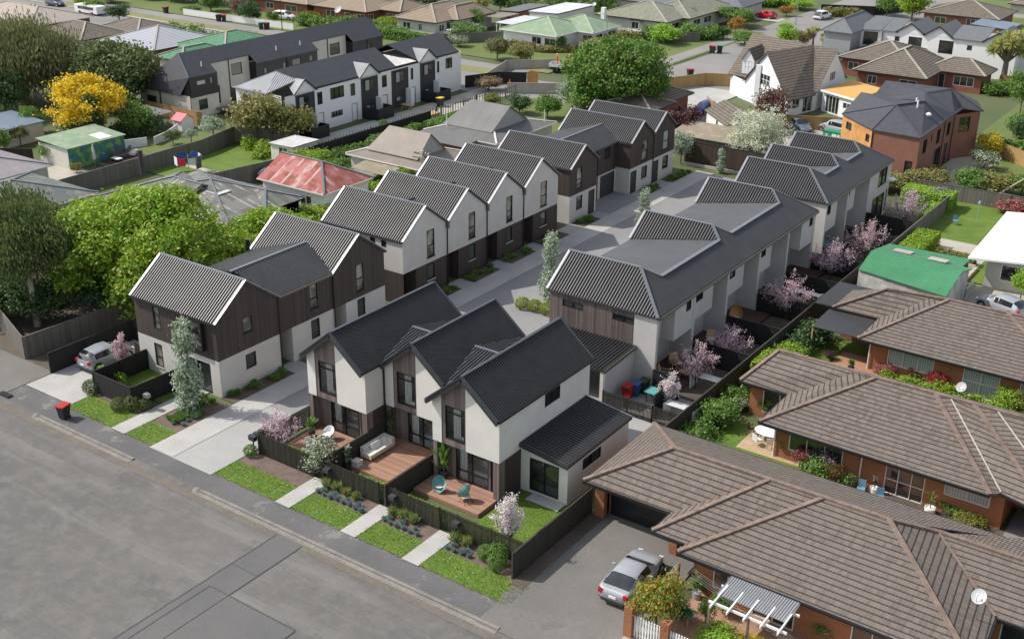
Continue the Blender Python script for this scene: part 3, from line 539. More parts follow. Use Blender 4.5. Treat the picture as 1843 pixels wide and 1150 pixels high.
for x0,x1,y,xr in (F1,F2,F3):
    a,b=y-.35,56.5; e0,e1=(x0-.22 if x0<-48 or x0>-39 else x0-.02),(x1+.12 if x1>-34 else x1+.05); k=(7.6-5.62)/2.4; zl=7.6-k*(xr-e0); zq=7.6-k*(e1-xr)
    slope_roof(Fk,[[(xr,a,7.6),(e1,a,zq),(e1,b,zq),(xr,b,7.6)],[(e0,a,zl),(xr,a,7.6),(xr,b,7.6),(e0,b,zl)]],'roof_dark',pitch=.2,wd=.1,h=.08)
    caps(Fk,[((xr,a,7.6),(xr,b,7.6)),((e1,a,zq),(xr,a,7.6)),((xr,a,7.6),(e0,a,zl)),((e1,b,zq),(xr,b,7.6)),((xr,b,7.6),(e0,b,zl))],'flash_dark',.2,.07)
    MB().bar((xr,a-.02,7.42),(e1,a-.02,zq-.18),.04,.24).build('barge_board','charcoal',Fk); MB().bar((xr,a-.02,7.42),(e0,a-.02,zl-.18),.04,.24).build('barge_board','charcoal',Fk)
    wall(Fk,'rear_wall',(x1,56.35),(x0,56.35),0,gable_top(x1-x0,5.6,7.42,x1-xr),'plaster_light')
for x in (-43.25,-38.3):   # crickets between the gables
    slope_roof(Fk,[[(x,48.2,5.62),(x+.85,52.3,6.32),(x-.85,52.3,6.32)],[(x,56.6,5.62),(x-.85,52.3,6.32),(x+.85,52.3,6.32)]],'roof_mid',name='valley_roof',pitch=.2,wd=.1,h=.08); caps(Fk,[((x-.9,52.3,6.32),(x+.9,52.3,6.32))],'flash_light',.16,.06)
wall(Fk,'upper_wall',(-33.37,46.77),(-33.37,56.35),2.72,5.55,'plaster_light',[('w',(4.58,4.35,6.2,5.2),{'m':(1,5),'t':.05})],sill='plaster_light')
wall(Fk,'side_wall',(-33.37,47.35),(-33.37,48.95),0,2.72,'timber_dark'); wall(Fk,'side_wall',(-33.37,55.8),(-33.37,56.35),0,2.72,'plaster_light')
wall(Fk,'upper_wall',(-43.3,46.77),(-43.3,48.45),2.72,5.6,'plaster_light'); wall(Fk,'side_wall',(-43.3,47.35),(-43.3,49.1),0,2.72,'timber_dark'); wall(Fk,'upper_wall',(-48.1,56.35),(-48.1,46.77),0,5.5,'plaster_light'); wall(Fk,'upper_wall',(-38.15,48.45),(-38.15,46.77),2.72,5.6,'plaster_light'); wall(Fk,'side_wall',(-38.15,49.1),(-38.15,47.35),0,2.72,'timber_dark')
pipe(Fk,-43.24,48.38,0,5.5); pipe(Fk,-38.24,48.38,0,5.5); gutterline(Fk,(-33.2,46.5,5.5),(-33.2,56.5,5.5),'black_metal')
MB().poly([(-47.5,46.4,2.72),(-43.3,46.4,2.72)][:0] or [(-48.1,46.77,2.715),(-43.3,46.77,2.715),(-43.3,47.4,2.715),(-48.1,47.4,2.715)]).build('soffit','charcoal',Fk)
# lean-to
lx0,lx1,ly0,ly1=-33.37,-30.15,48.95,55.8
wall(Fk,'garage_wall',(lx0,ly0),(lx1,ly0),0,[(0,3.05),(lx1-lx0,2.6)],'plaster_light',[('s',((954,822.6),(1004.6,899)),{'m':(1,1),'h':.35})]); wall(Fk,'garage_wall',(lx1,ly0),(lx1,ly1),0,2.6,'plaster_light',[('w',(1.6,1.6,3.6,2.3),{'m':(1,0)})],sill='plaster_light'); wall(Fk,'garage_wall',(lx1,ly1),(lx0,ly1),0,[(0,2.6),(lx1-lx0,3.05)],'plaster_light')
slope_roof(Fk,[[(lx0,ly0-.2,3.15),(lx1+.12,ly0-.2,2.72),(lx1+.12,ly1+.2,2.72),(lx0,ly1+.2,3.15)]],'roof_dark',name='lean_to_roof',pitch=.24,wd=.12,h=.09)
caps(Fk,[((lx0,ly1+.15,3.15),(lx1+.1,ly1+.15,2.72))],'flash_light',.14,.07); MB().bar((lx0,ly0-.22,3.06),(lx1+.14,ly0-.22,2.63),.04,.24).build('fascia','charcoal',Fk)
# ---- right-hand long blocks
def east_block(P,y0,y1,ridges,links,xw=-41.95,xe=-33.1,ze=5.42,zr=7.45,zl=6.75,xl=-35.05,xh=-36.15,xwl=-42.0,hw=2.85):
    k=(zr-ze)/hw; zw=5.78; polys=[];mid=[];cp=[];val=[]
    pE=[(xe,y0,ze),(xe,y1,ze)]; top=[]
    for i,yr in enumerate(ridges):
        ap=(xh,yr,zr); dn=(zr-zl)/k
        s0=(xl,yr-dn,zl); n0=(xl,yr+dn,zl)
        if i==0: polys.append([(xw,y0,ze),(xe,y0,ze),ap,(xw,yr,zr)]); cp+=[((xe,y0,ze),ap),((xw,y0,ze),(xw,yr,zr))]; sl=[ap]
        else: polys.append([(xw,yr-(zr-zw)/k,zw),s0,ap,(xw,yr,zr)]); cp+=[(s0,ap),((xw,yr-(zr-zw)/k,zw),(xw,yr,zr))]; sl=[s0,ap]
        if i==len(ridges)-1: polys.append([ap,(xe,y1,ze),(xw,y1,ze),(xw,yr,zr)]); cp.append((ap,(xe,y1,ze)))
        else: polys.append([ap,n0,(xw,yr+(zr-zw)/k,zw),(xw,yr,zr)]); cp.append((ap,n0)); sl.append(n0)
        top+=sl; cp.append(((xw,yr,zr),ap))
        if i<len(ridges)-1:
            y2=ridges[i+1]; b0=n0; b1=(xl,y2-dn,zl); w0=(xw+.1,yr+(zr-zw)/k,zw); w1=(xw+.1,y2-(zr-zw)/k,zw)
            if w1[1]<w0[1]+.3: ymid=(yr+y2)/2; w0=w1=None; mid.append([b0,b1,(xw+.1,ymid,zr-k*(y2-yr)/2+.05)])
            else: mid.append([b0,b1,w1,w0])
            val.append((b0,b1))
    # east slope split into convex quads
    ys_=[y0]+[p[1] for p in top]+[y1]; T=[(xe,y0,ze)]+top+[(xe,y1,ze)]
    east=[[T[0],(xe,top[0][1],ze),top[0]]]+[[(xe,a[1],ze),(xe,b[1],ze),b,a] for a,b in zip(top[:-1],top[1:])]+[[(xe,top[-1][1],ze),T[-1],top[-1]]]
    slope_roof(P,polys,'roof_dark',t=.1); slope_roof(P,east,'roof_mid',name='rear_slope',pitch=.18,wd=.09,h=.06,t=.1); slope_roof(P,mid,'roof_mid',name='link_roof',pitch=.2,wd=.05,h=.02,t=.1)
    caps(P,cp,'flash_light',.22,.06); caps(P,val,'flash_light',.3,.07,name='step_flashing'); gutterline(P,(xe+.06,y0,ze-.1),(xe+.06,y1,ze-.1))
D=thing('townhouse_block','long terrace with corrugated hip roof and rear courtyards behind the front gables','townhouse block',(-37,78,0))
east_block(D,64.5,92.65,[67.4,78.45,89.6],1)
wall(D,'upper_wall',(-41.8,64.65),(-33.2,64.65),2.75,5.36,'timber_mixed',[('w',((1012.6,537.4),(1048.5,559.3)),{'m':(1,0)}),('w',((1102.7,562.7),(1141.3,584.6)),{'m':(1,0)})],ur=(0,6.85)); wall(D,'upper_wall',(-41.8,64.65),(-33.2,64.65),0,5.36,'plaster',ur=(6.85,8.6)); wall(D,'lower_wall',(-41.8,64.65),(-33.2,64.65),0,2.75,'plaster',ur=(0,6.85))
wall(D,'front_wall',(-41.8,92.5),(-41.8,64.65),0,5.5,'plaster',[('w',(2,3.3,4,5)),('w',(7,3.3,9,5)),('g',(3,0.02,6,2.3)),('g',(14,0.02,17,2.3))]); wall(D,'end_wall',(-33.2,92.5),(-41.8,92.5),0,5.36,'plaster')
def rear_units(P,fins,y0,y1,boxes,wins,doors,zs=5.34):
    wall(P,'rear_wall',(-34.9,y0),(-34.9,y1),0,zs,'plaster',[('s',(a-y0,.1,b-y0,2.45),{'m':(0,0)}) for a,b in doors])
    for a,b,x in boxes:
        wall(P,'upper_wall',(x,a),(x,b),2.68,zs,'plaster',[('w',(u-a,z0,v-a,z1),{'m':(n_,0)}) for u,v,z0,z1,n_ in wins if a<=u<b]); wall(P,'upper_return',(-34.9,a),(x,a),2.68,zs,'plaster'); wall(P,'upper_return',(x,b),(-34.9,b),2.68,zs,'plaster'); MB().poly([(-34.9,a,2.68),(-34.9,b,2.68),(x,b,2.68),(x,a,2.68)]).build('soffit','plaster',P)
    for f in fins: MB().box((-34.9,f-.15,0),(-33.22,f+.15,zs)).build('party_wall','plaster',P)
rear_units(D,[64.82,70.25,75.7,81.3,86.9,92.33],64.65,92.5,[(65.0,67.3,-34.2),(67.35,70.1,-33.25),(70.4,74.3,-33.75),(75.85,79.6,-33.75),(81.45,84.8,-33.75),(87.05,89.6,-34.3),(89.65,92.2,-33.25)],
  [(65.1,65.8,4.3,5.2,0),(69.0,69.7,4.3,5.1,0),(70.8,72.6,4.0,5.2,1),(76.2,78.0,4.0,5.2,1),(81.7,83.6,4.0,5.2,1),(87.3,88.1,4.3,5.2,0),(91.3,92.0,4.3,5.0,0)],[(65.2,66.6),(70.6,72.0),(76.0,77.4),(81.6,82.9),(87.2,88.5)])
# carport attached to the terrace
slope_roof(D,[[(-40.6,60.4,2.72),(-34.65,60.4,2.72),(-34.65,64.6,2.95),(-40.6,64.6,2.95)]],'roof_dark',name='garage_roof',pitch=.24,wd=.12,h=.09); MB().bar((-34.6,60.3,2.68),(-34.6,64.6,2.9),.06,.26).build('fascia','gutter_olive',D)
wall(D,'garage_wall',(-34.8,60.75),(-34.8,64.65),0,2.6,'plaster'); MB().box((-35.0,60.45,0),(-34.75,60.75,2.6)).build('corner_post','off_white',D); wall(D,'garage_wall',(-40.5,64.3),(-40.5,60.8),0,2.6,'plaster')
Eb=thing('townhouse_block','terrace with three closely set roof ridges, beyond the long terrace','townhouse block',(-37,103,0))
east_block(Eb,94.75,111.9,[97.55,102.9,108.6],1,hw=2.9)
wall(Eb,'side_wall',(-41.8,94.9),(-33.2,94.9),0,5.36,'plaster'); wall(Eb,'front_wall',(-41.8,111.8),(-41.8,94.9),0,5.5,'plaster'); wall(Eb,'end_wall',(-33.2,111.8),(-41.8,111.8),0,5.36,'plaster')
rear_units(Eb,[95.07,100.25],94.9,105.75,[(95.2,97.65,-33.25),(97.7,100.1,-34.2),(100.4,103.6,-33.75)],[(95.3,96.1,4.2,5.1,0),(97.9,98.5,3.4,5.1,0),(100.65,102.2,4.1,5.25,1)],[(97.9,99.6),(101,103)])
wall(Eb,'rear_wall',(-33.2,105.75),(-33.2,111.8),0,5.34,'plaster',[('w',(2.6,3.4,4.9,5.2),{'m':(1,0)}),('s',(1.6,.1,4.9,2.5)),('w',(5.4,.4,5.7,2.6))]); wall(Eb,'return_wall',(-34.9,105.75),(-33.2,105.75),0,5.34,'plaster')
MB().box((-33.2,111.3,3.4),(-32.7,112.2,3.55)).build('balcony_cap','white',Eb)
# ================= NEIGHBOURING HOUSES =================
def hip(P,x0,x1,y0,y1,ze,zr,mt,axis='x',h0=1,h1=1,ov=.5,capm=None,capw=.26,t=.12,inset=None,name='roof'):
    """hip (h=1) or gable (h=0) roof over a rectangle; ridge along axis. returns ridge ends"""
    x0,x1,y0,y1=min(x0,x1),max(x0,x1),min(y0,y1),max(y0,y1)
    A_=(lambda a,b,z:(a,b,z)) if axis=='x' else (lambda a,b,z:(b,a,z))
    a0,a1,b0,b1=(x0,x1,y0,y1) if axis=='x' else (y0,y1,x0,x1); hw=(b1-b0)/2; m=(b0+b1)/2; i=hw if inset is None else inset
    r0=a0+(i if h0 else 0); r1=a1-(i if h1 else 0)
    if r1<r0: r0=r1=(r0+r1)/2
    R0,R1=A_(r0,m,zr),A_(r1,m,zr); p=[A_(a0,b0,ze),A_(a1,b0,ze),A_(a1,b1,ze),A_(a0,b1,ze)]; mb=MB()
    faces=[[p[0],p[1],R1,R0],[p[2],p[3],R0,R1]] if r1>r0+.05 else [[p[0],p[1],R1],[p[2],p[3],R0]]
    if h0: faces.append([p[3],p[0],R0])
    if h1: faces.append([p[1],p[2],R1])
    for f in faces: mb.slab(f,t)
    mb.build(name,mt,P)
    for hh,(c0,c1,R_) in ((h0,(p[3],p[0],R0)),(h1,(p[1],p[2],R1))):
        if not hh: sgn=.25 if hh is h1 and R_==R1 else -.25; sh=V(A_(-.3 if R_==R1 else .3,0,0)); MB().poly([V(c0)+sh-V((0,0,.1)),V(c1)+sh-V((0,0,.1)),V(R_)+sh-V((0,0,.12))]).build('gable_end','plaster_cream',P)
    if capm:
        seg=[(R0,R1)] if r1>r0+.05 else []
        if h0: seg+=[(p[0],R0),(p[3],R0)]
        if h1: seg+=[(p[1],R1),(p[2],R1)]
        for a,b in seg: MB().bar(V(a)+V((0,0,.04)),V(b)+V((0,0,.04)),capw,.1).build('ridge_cap',capm,P)
    return R0,R1
def boxwalls(P,x0,x1,y0,y1,zt,mt,S_=(),E_=(),frame='white',pane='glass',gab=None,**k):
    """four walls; S_ faces the street, E_ faces +x; gab=('x'|'y',zr): gable tops"""
    g=lambda L:gable_top(L,zt,gab[1])
    wall(P,'wall',(x0,y0),(x1,y0),0,g(x1-x0) if gab and gab[0]=='y' else zt,mt,S_,frame=frame,pane=pane,**k)
    wall(P,'wall',(x1,y0),(x1,y1),0,g(y1-y0) if gab and gab[0]=='x' else zt,mt,E_,frame=frame,pane=pane,**k)
    wall(P,'wall',(x1,y1),(x0,y1),0,g(x1-x0) if gab and gab[0]=='y' else zt,mt); wall(P,'wall',(x0,y1),(x0,y0),0,g(y1-y0) if gab and gab[0]=='x' else zt,mt)
def W3(a,b,z0=.9,z1=2.1,n=2,**k): return ('w',(a,z0,b,z1),dict(m=(n,0),**k))
def tiled_l(nm,label,parts,mt,wm,capm,ze=2.4,loc=None,frame='off_white',cat='house'):
    P=thing('house',label,cat,loc or (parts[0][0],parts[0][2],0))
    for q in parts:
        x0,x1,y0,y1,zr=q[:5]; o=q[5] if len(q)>5 else {}
        hip(P,x0,x1,y0,y1,ze,zr,mt,o.get('ax','x'),o.get('h0',1),o.get('h1',1),capm=capm)
        i=o.get('in',.55)
        if o.get('walls',1): boxwalls(P,x0+i,x1-i,y0+i,y1-i,ze-.02,wm,o.get('S',()),o.get('E',()),frame=frame,pane=o.get('pane','glass'))
        g=MB()
        for a,b in (((x0,y0),(x1,y0)),((x1,y0),(x1,y1)),((x0,y1),(x1,y1)),((x0,y0),(x0,y1))): MB().bar((*a,ze-.08),(*b,ze-.08),.12,.14).build('gutter',o.get('gut','black_metal'),P)
    return P
# --- brick house 1 (nearest, with the garage)
H1=thing('house','brown tiled brick house with double garage and slatted pergola, nearest the street','house',(-20,50,0))
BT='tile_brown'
def rf(P,polys,mt,capsegs,capm='ridge_tile',cw=.24,t=.12):
    m=MB()
    for p in polys: m.slab(p,t)
    m.build('roof',mt,P)
    for a,b in capsegs: MB().bar(V(a)+V((0,0,.05)),V(b)+V((0,0,.05)),cw,.12).build('ridge_cap',capm,P)
z,zr=2.42,4.35; yr=51.85; yN=56.6
# wings step toward the street; shared ridge at y=yr
gx0,gx1,g2x,g3x=-28.85,-23.36,-21.4,-8.3
yr=51.6; PX1=-12.95; P2=(-10.9,53.3,3.5); SE=(-6.7,45.2,z); VB=(-6.95,49.55,z)
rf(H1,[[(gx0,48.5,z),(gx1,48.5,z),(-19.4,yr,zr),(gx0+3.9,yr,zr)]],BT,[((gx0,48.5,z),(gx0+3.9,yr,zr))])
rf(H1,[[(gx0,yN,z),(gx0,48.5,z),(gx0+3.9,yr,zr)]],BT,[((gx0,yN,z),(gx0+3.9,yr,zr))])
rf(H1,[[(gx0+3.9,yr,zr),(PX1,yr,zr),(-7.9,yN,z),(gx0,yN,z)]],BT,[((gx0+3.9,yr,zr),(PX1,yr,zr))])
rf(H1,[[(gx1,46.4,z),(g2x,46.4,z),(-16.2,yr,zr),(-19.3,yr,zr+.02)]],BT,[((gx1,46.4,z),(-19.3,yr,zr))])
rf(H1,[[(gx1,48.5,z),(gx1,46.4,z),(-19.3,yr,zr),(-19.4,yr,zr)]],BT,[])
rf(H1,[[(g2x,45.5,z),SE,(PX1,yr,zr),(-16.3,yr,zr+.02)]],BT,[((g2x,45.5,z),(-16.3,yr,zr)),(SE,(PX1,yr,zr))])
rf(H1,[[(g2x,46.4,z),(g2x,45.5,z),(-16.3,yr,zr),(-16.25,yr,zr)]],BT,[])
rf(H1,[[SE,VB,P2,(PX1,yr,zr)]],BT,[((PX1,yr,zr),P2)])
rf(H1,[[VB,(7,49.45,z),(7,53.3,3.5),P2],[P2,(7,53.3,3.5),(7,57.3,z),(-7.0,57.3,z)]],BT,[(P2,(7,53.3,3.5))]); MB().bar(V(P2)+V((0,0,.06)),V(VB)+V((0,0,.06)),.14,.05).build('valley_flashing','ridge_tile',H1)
for a,b in (((gx0,48.45),(gx1,48.45)),((gx1,46.35),(g2x,46.35)),((g2x,45.45),(-6.7,45.15)),((-6.65,45.2),(-6.9,49.5)),((-6.9,49.5),(7,49.4)),((gx1-.03,48.5),(gx1-.03,46.4)),((gx0,yN),(6,yN))): MB().bar((*a,z-.08),(*b,z-.08),.14,.14).build('gutter','black_metal',H1)
BO='brick_orange'
wall(H1,'wall',(-28.3,50.6),(-28.3,49.05),0,2.4,BO); MB().box((-28.35,49.0,0),(-27.75,49.35,2.35)).build('brick_pier',BO,H1); MB().box((-23.2,48.2,0),(-22.75,48.6,2.35)).build('brick_pier',BO,H1)
wall(H1,'garage_door_wall',(-27.8,49.7),(-21.4,49.7),0,2.4,BO,[('g',(.1,0,5.1,2.25),{'c':'black_metal'})]); wall(H1,'wall',(-28.3,56),(-28.3,49.7),0,2.4,BO)
wall(H1,'wall',(-21.3,47.4),(-20.4,47.4),0,2.4,BO) ; wall(H1,'wall',(-20.6,46.1),(-7.3,45.85),0,2.4,BO,[('w',(1.0,.75,2.6,2.15),{'m':(1,0)}),('s',(3.2,.05,5.4,2.2)),('w',(8.2,.75,11.2,2.15),{'m':(2,0)})],frame='off_white')
wall(H1,'wall',(-20.6,49.7),(-20.6,46.1),0,2.4,BO); wall(H1,'wall',(6,56.1),(-28.3,56.1),0,2.4,BO); wall(H1,'wall',(-7.3,50.1),(7,50.1),0,2.4,BO,[('s',(.6,.05,3.4,2.2)),('s',(3.8,.05,6.6,2.2))],frame='off_white'); wall(H1,'wall',(-7.3,45.85),(-7.3,50.1),0,2.4,BO)
# --- brick house 2
H2=thing('house','brown tiled brick house with cream window frames, between two similar brick houses','house',(-18,64,0))
z,zr,yr=2.42,4.45,66.5
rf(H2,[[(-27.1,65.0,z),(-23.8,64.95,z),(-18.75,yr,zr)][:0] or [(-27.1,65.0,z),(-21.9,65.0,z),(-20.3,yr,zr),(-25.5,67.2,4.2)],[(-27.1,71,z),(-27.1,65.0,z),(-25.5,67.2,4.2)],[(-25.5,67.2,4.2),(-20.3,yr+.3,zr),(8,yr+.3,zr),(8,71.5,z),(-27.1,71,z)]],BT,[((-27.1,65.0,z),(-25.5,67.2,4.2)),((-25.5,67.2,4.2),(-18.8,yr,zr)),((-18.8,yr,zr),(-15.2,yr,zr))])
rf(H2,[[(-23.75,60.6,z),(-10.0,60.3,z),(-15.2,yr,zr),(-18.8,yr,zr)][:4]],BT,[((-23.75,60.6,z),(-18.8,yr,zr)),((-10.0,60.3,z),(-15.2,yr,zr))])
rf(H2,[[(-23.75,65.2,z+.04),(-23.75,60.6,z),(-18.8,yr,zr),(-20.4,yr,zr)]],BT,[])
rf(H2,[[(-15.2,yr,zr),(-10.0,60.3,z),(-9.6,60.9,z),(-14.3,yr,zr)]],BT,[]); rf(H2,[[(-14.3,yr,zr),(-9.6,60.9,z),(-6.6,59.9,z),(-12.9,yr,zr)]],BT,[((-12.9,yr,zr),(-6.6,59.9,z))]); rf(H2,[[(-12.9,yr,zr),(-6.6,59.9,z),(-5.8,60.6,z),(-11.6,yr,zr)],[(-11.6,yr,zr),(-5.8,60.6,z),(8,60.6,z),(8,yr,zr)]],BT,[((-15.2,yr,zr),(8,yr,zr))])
for a,b in (((-14.3,yr,zr),(-9.6,60.9,z)),((-11.6,yr,zr),(-5.8,60.6,z))): MB().bar(V(a)+V((0,0,.05)),V(b)+V((0,0,.05)),.08,.03).build('valley_flashing','valley_metal',H2)
for a,b in (((-27.1,64.95),(-23.8,64.95)),((-23.75,60.55),(-10,60.25)),((-9.6,60.85),(-6.6,59.85)),((-5.8,60.55),(8,60.55)),((-23.78,64.9),(-23.78,60.6))): MB().bar((*a,z-.08),(*b,z-.08),.14,.14).build('gutter','black_metal',H2)
wall(H2,'wall',(-26.5,65.5),(-22.9,65.5),0,2.4,BO,[('w',(.9,.4,3.2,2.15),{'m':(1,0)})],frame='off_white'); wall(H2,'wall',(-26.5,70.5),(-26.5,65.5),0,2.4,BO); wall(H2,'wall',(-22.95,65.5),(-22.95,61.2),0,2.4,BO)
wall(H2,'wall',(-22.95,61.2),(-9.3,60.95),0,2.4,BO,[('w',(1.0,.8,4.4,2.1),{'m':(2,0)}),('s',(7.0,.05,9.3,2.2),{'m':(2,1),'h':.45}),('w',(10.4,1.2,12.9,2.1),{'m':(1,0),'p':'glass_curtain'})],frame='off_white')
wall(H2,'wall',(-9.3,60.95),(-9.3,64),0,2.4,BO); wall(H2,'wall',(-9.3,64),(8,64),0,2.4,BO); wall(H2,'wall',(8,71),(-26.5,71),0,2.4,BO); MB().box((-7.35,60.5,0),(-6.75,61.0,2.35)).build('brick_pier',BO,H2)
pipe(H2,-22.85,61.1,0,2.3,'white',.045); pipe(H2,-17.4,61.05,0,2.3,'white',.045)
# --- brick house 3
H3=thing('house','brown tiled brick house with dark patio awning at its corner, beside the green-roofed garage','house',(-18,80,0))
z,zr,yr=2.42,4.35,82.1
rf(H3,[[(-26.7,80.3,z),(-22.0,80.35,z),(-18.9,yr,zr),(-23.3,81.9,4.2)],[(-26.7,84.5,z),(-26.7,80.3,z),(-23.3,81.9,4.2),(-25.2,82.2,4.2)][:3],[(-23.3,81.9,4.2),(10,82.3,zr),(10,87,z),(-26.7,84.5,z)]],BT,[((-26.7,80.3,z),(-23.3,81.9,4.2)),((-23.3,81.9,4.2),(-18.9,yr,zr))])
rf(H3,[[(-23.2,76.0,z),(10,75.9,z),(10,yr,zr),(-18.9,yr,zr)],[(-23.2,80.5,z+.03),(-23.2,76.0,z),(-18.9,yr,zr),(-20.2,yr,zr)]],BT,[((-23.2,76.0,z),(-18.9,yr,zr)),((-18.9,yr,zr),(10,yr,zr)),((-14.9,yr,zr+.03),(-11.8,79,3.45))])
for a,b in (((-26.7,80.25),(-23.3,80.3)),((-23.2,75.95),(10,75.85))): MB().bar((*a,z-.08),(*b,z-.08),.14,.14).build('gutter','black_metal',H3)
wall(H3,'wall',(-22.5,76.6),(10,76.5),0,2.4,BO,[('w',(1.4,.8,4.6,2.15),{'m':(2,0),'p':'glass_curtain'}),('s',(6.6,.05,9.0,2.2),{'m':(1,1),'p':'glass_curtain'}),('w',(10.3,.9,12.5,2.1),{'m':(1,0),'p':'glass_curtain'})],frame='off_white'); wall(H3,'wall',(-22.5,80.8),(-22.5,76.6),0,2.4,BO); wall(H3,'wall',(-26,80.8),(-22.5,80.8),0,2.4,BO,[('w',(1.4,.5,3.2,2.1))]); wall(H3,'wall',(-26,84),(-26,80.8),0,2.4,BO); wall(H3,'wall',(10,86),(-26,84),0,2.4,BO)
pipe(H3,-22.4,76.5,0,2.3,'white',.045)
m=MB(); m.slab([(-26.9,76.7,2.15),(-23.2,76.4,2.3),(-23.3,79.9,2.4),(-26.9,80.1,2.3)],.05); m.build('awning','roof_dark',H3)
for a in ((-26.8,76.8),(-26.8,80)): MB().box((a[0]-.05,a[1]-.05,0),(a[0]+.05,a[1]+.05,2.2)).build('post','wood_light',H3)
MB().slab([(-28.3,81.0,2.2),(-25.6,81.0,2.2),(-25.6,86.2,2.2),(-28.3,86.2,2.2)],.1).build('carport_roof','charcoal',H3)
# --- green-roofed garage, white flat house
Gg=thing('garage','bright green corrugated roof garage with stained concrete wall, behind the boundary fence','garage',(-24,92,0))
x0,x1=-27.85,-20.4
m=MB(); m.slab([(x0,88.9,2.5),(x1,87.3,2.5),(x1,91.3,3.3),(x0,91.6,3.3)],.08); m.slab([(x0,91.6,3.3),(x1,91.3,3.3),(x1+.1,93.9,2.7),(-21.1,94.1,2.7),(-21.1,96.7,2.5),(x0,96.4,2.5)],.08); m.build('roof','metal_green',Gg)
for a in ((-25.9,93.9),(-22.9,93.5)): MB().obox((a[0],a[1],3.3-.155*(a[1]-91.4)+.06),(.75,0,0),(0,.62,-.097),(0,0,.04)).build('roof_patch','old_concrete',Gg)
plain('wall_stained',(.42,.41,.39),.9,var=.4,scale=1.2)
wall(Gg,'wall',(x0,89.0),(x1+.1,87.5),0,2.42,'wall_stained'); wall(Gg,'wall',(x1-.1,87.5),(x1-.1,94),0,[(0,2.4),(3.8,3.2),(6.5,2.6)],'wall_stained'); wall(Gg,'wall',(x0+.1,96.4),(x0+.1,89),0,2.4,'wall_stained'); wall(Gg,'wall',(-21.2,96.5),(x0,96.3),0,2.4,'wall_stained')
WH=thing('house','pale single-storey house with a plain white low-pitch roof at the right edge','house',(-15,104,0))
m=MB(); m.slab([(-21.3,96.3,2.75),(-10,97.5,3.6),(-10,112,3.6),(-21.7,110.2,2.9)],.16); m.build('roof','white',WH)
wall(WH,'wall',(-20.0,97.5),(-10,98.2),0,2.75,'plaster_cream',[('w',(1.2,.9,4.2,2.3),{'m':(1,0)}),('w',(6,.9,9,2.3),{'m':(1,0)})],frame='white'); wall(WH,'wall',(-20.3,109.5),(-20.0,97.5),0,2.7,'plaster_cream'); MB().lathe([(.12,0),(.12,.4)],(-17.6,105,3.2)).build('roof_vent','charcoal',WH)
# --- generic simple houses: (label, roof rects, roof mat, wall mat, cap mat)
def W2(a,b,**k): return W3(a,b,.85,2.0,1,**k)
def house(label,parts,mt,wm,capm='ridge_tile_light',ze=2.6,frame='white',cat='house'):
    return tiled_l('house',label,parts,mt,wm,capm,ze,frame=frame,cat=cat)
house('long light-tiled hip roof house at the top left corner, mostly hidden by the weeping tree',[(-196,-174.9,113.5,126,4.4,{'S':[W2(12,14)],'gut':'white'})],'tile_light','brick_red')
house('dark brown tiled house with pale eaves between the light and grey roofs, top left',[(-170,-158.2,111,120,4.3,{'S':[W2(7,9)],'E':[W2(1,3),W2(4,6)]}),(-166,-155,119,128,4.1)],'tile_dkbrown','plaster_cream')
house('silver-grey tiled hip roof house with red brick wall behind the black-clad terrace',[(-156.5,-143.2,112.6,125.7,4.7,{'ax':'y','S':[W2(1,3),W2(5,7)],'E':[W2(1,2.2),W2(3,6.5,),W2(8,9)]})],'tile_grey','brick_red')
house('green tiled roof house tucked behind the black-clad terrace',[(-145,-133,117,131,4.4,{'ax':'y'}),(-140,-134,110,120,3.8,{'ax':'y'})],'tile_green','plaster_cream')
house('red brick house with grey tiles at the top edge, beside the parked white car',[(-172,-155.3,157,170,4.5,{'S':[W2(5,7),W2(10,13)],'E':[W2(2,4)]})],'tile_tan','brick_red')
house('tan tiled brick house with white windows behind the black terrace roof',[(-155,-141.4,157.3,168,4.5,{'S':[W2(3.0,5.2),W2(7.4,8.6),W2(10.2,12.2)],'E':[W2(.6,2)]}),(-143,-137,161.2,170,4.2,{'S':[W2(2,4.5)]})],'tile_tan','brick_red')
house('tan tiled house with pale grey walls and white windows, left of the cabbage tree',[(-134.6,-125.2,156.5,171,4.7,{'ax':'y','S':[W2(1.2,2.9),W2(4.6,5.4)],'E':[W2(1,2.4),('d',(3,.05,4.2,2.2)),W2(5.2,6.6)]}),(-130,-124,161,172,4.4,{'ax':'y'})],'tile_tan','plaster_cream')
GR=house('pale green roofed white bungalow on the corner lawn by the street',[(-113.9,-103.2,159.3,169.5,4.3,{'h1':0,'S':[W2(6.8,9.6,h=.5)],'E':[]}),(-108.5,-102.6,158.9,170,4.3,{'ax':'y','S':[W2(2.4,4.6)],'E':[W2(1.0,2.6)]}),(-108.5,-99.6,165.1,174.2,4.35,{'S':[W2(5.6,7.6)],'E':[W2(1.2,3.2),W2(5,7.4)]})],'metal_palegreen','white','metal_cap') if False else None
MDEF['pale_green_cap']=lambda:(lambda n:n.col((.33,.42,.30),.8))(NB('pale_green_cap'))
GR=house('pale green roofed white bungalow on the corner lawn by the street',[(-113.9,-102.6,158.9,170.5,4.4,{'S':[W2(5.6,7.4),W2(8.0,10.2)],'E':[W2(.8,2.4)],'gut':'white'}),(-109.5,-99.6,165.1,174.2,4.4,{'S':[W2(7.0,8.8)],'E':[W2(1.2,3.2),W2(5,7.4)],'gut':'white'})],'metal_palegreen','white','pale_green_cap')
OL=house('olive-grey tiled house with a glazed porch, behind the green-roofed bungalow',[(-109,-94.8,181.0,194,4.7,{'S':[W2(6.5,8)],'E':[W2(2,5)]}),(-104,-93.5,187,205,4.6,{'ax':'y','E':[W2(2,4.5),W2(6,9)]})],'tile_olive','plaster_cream')
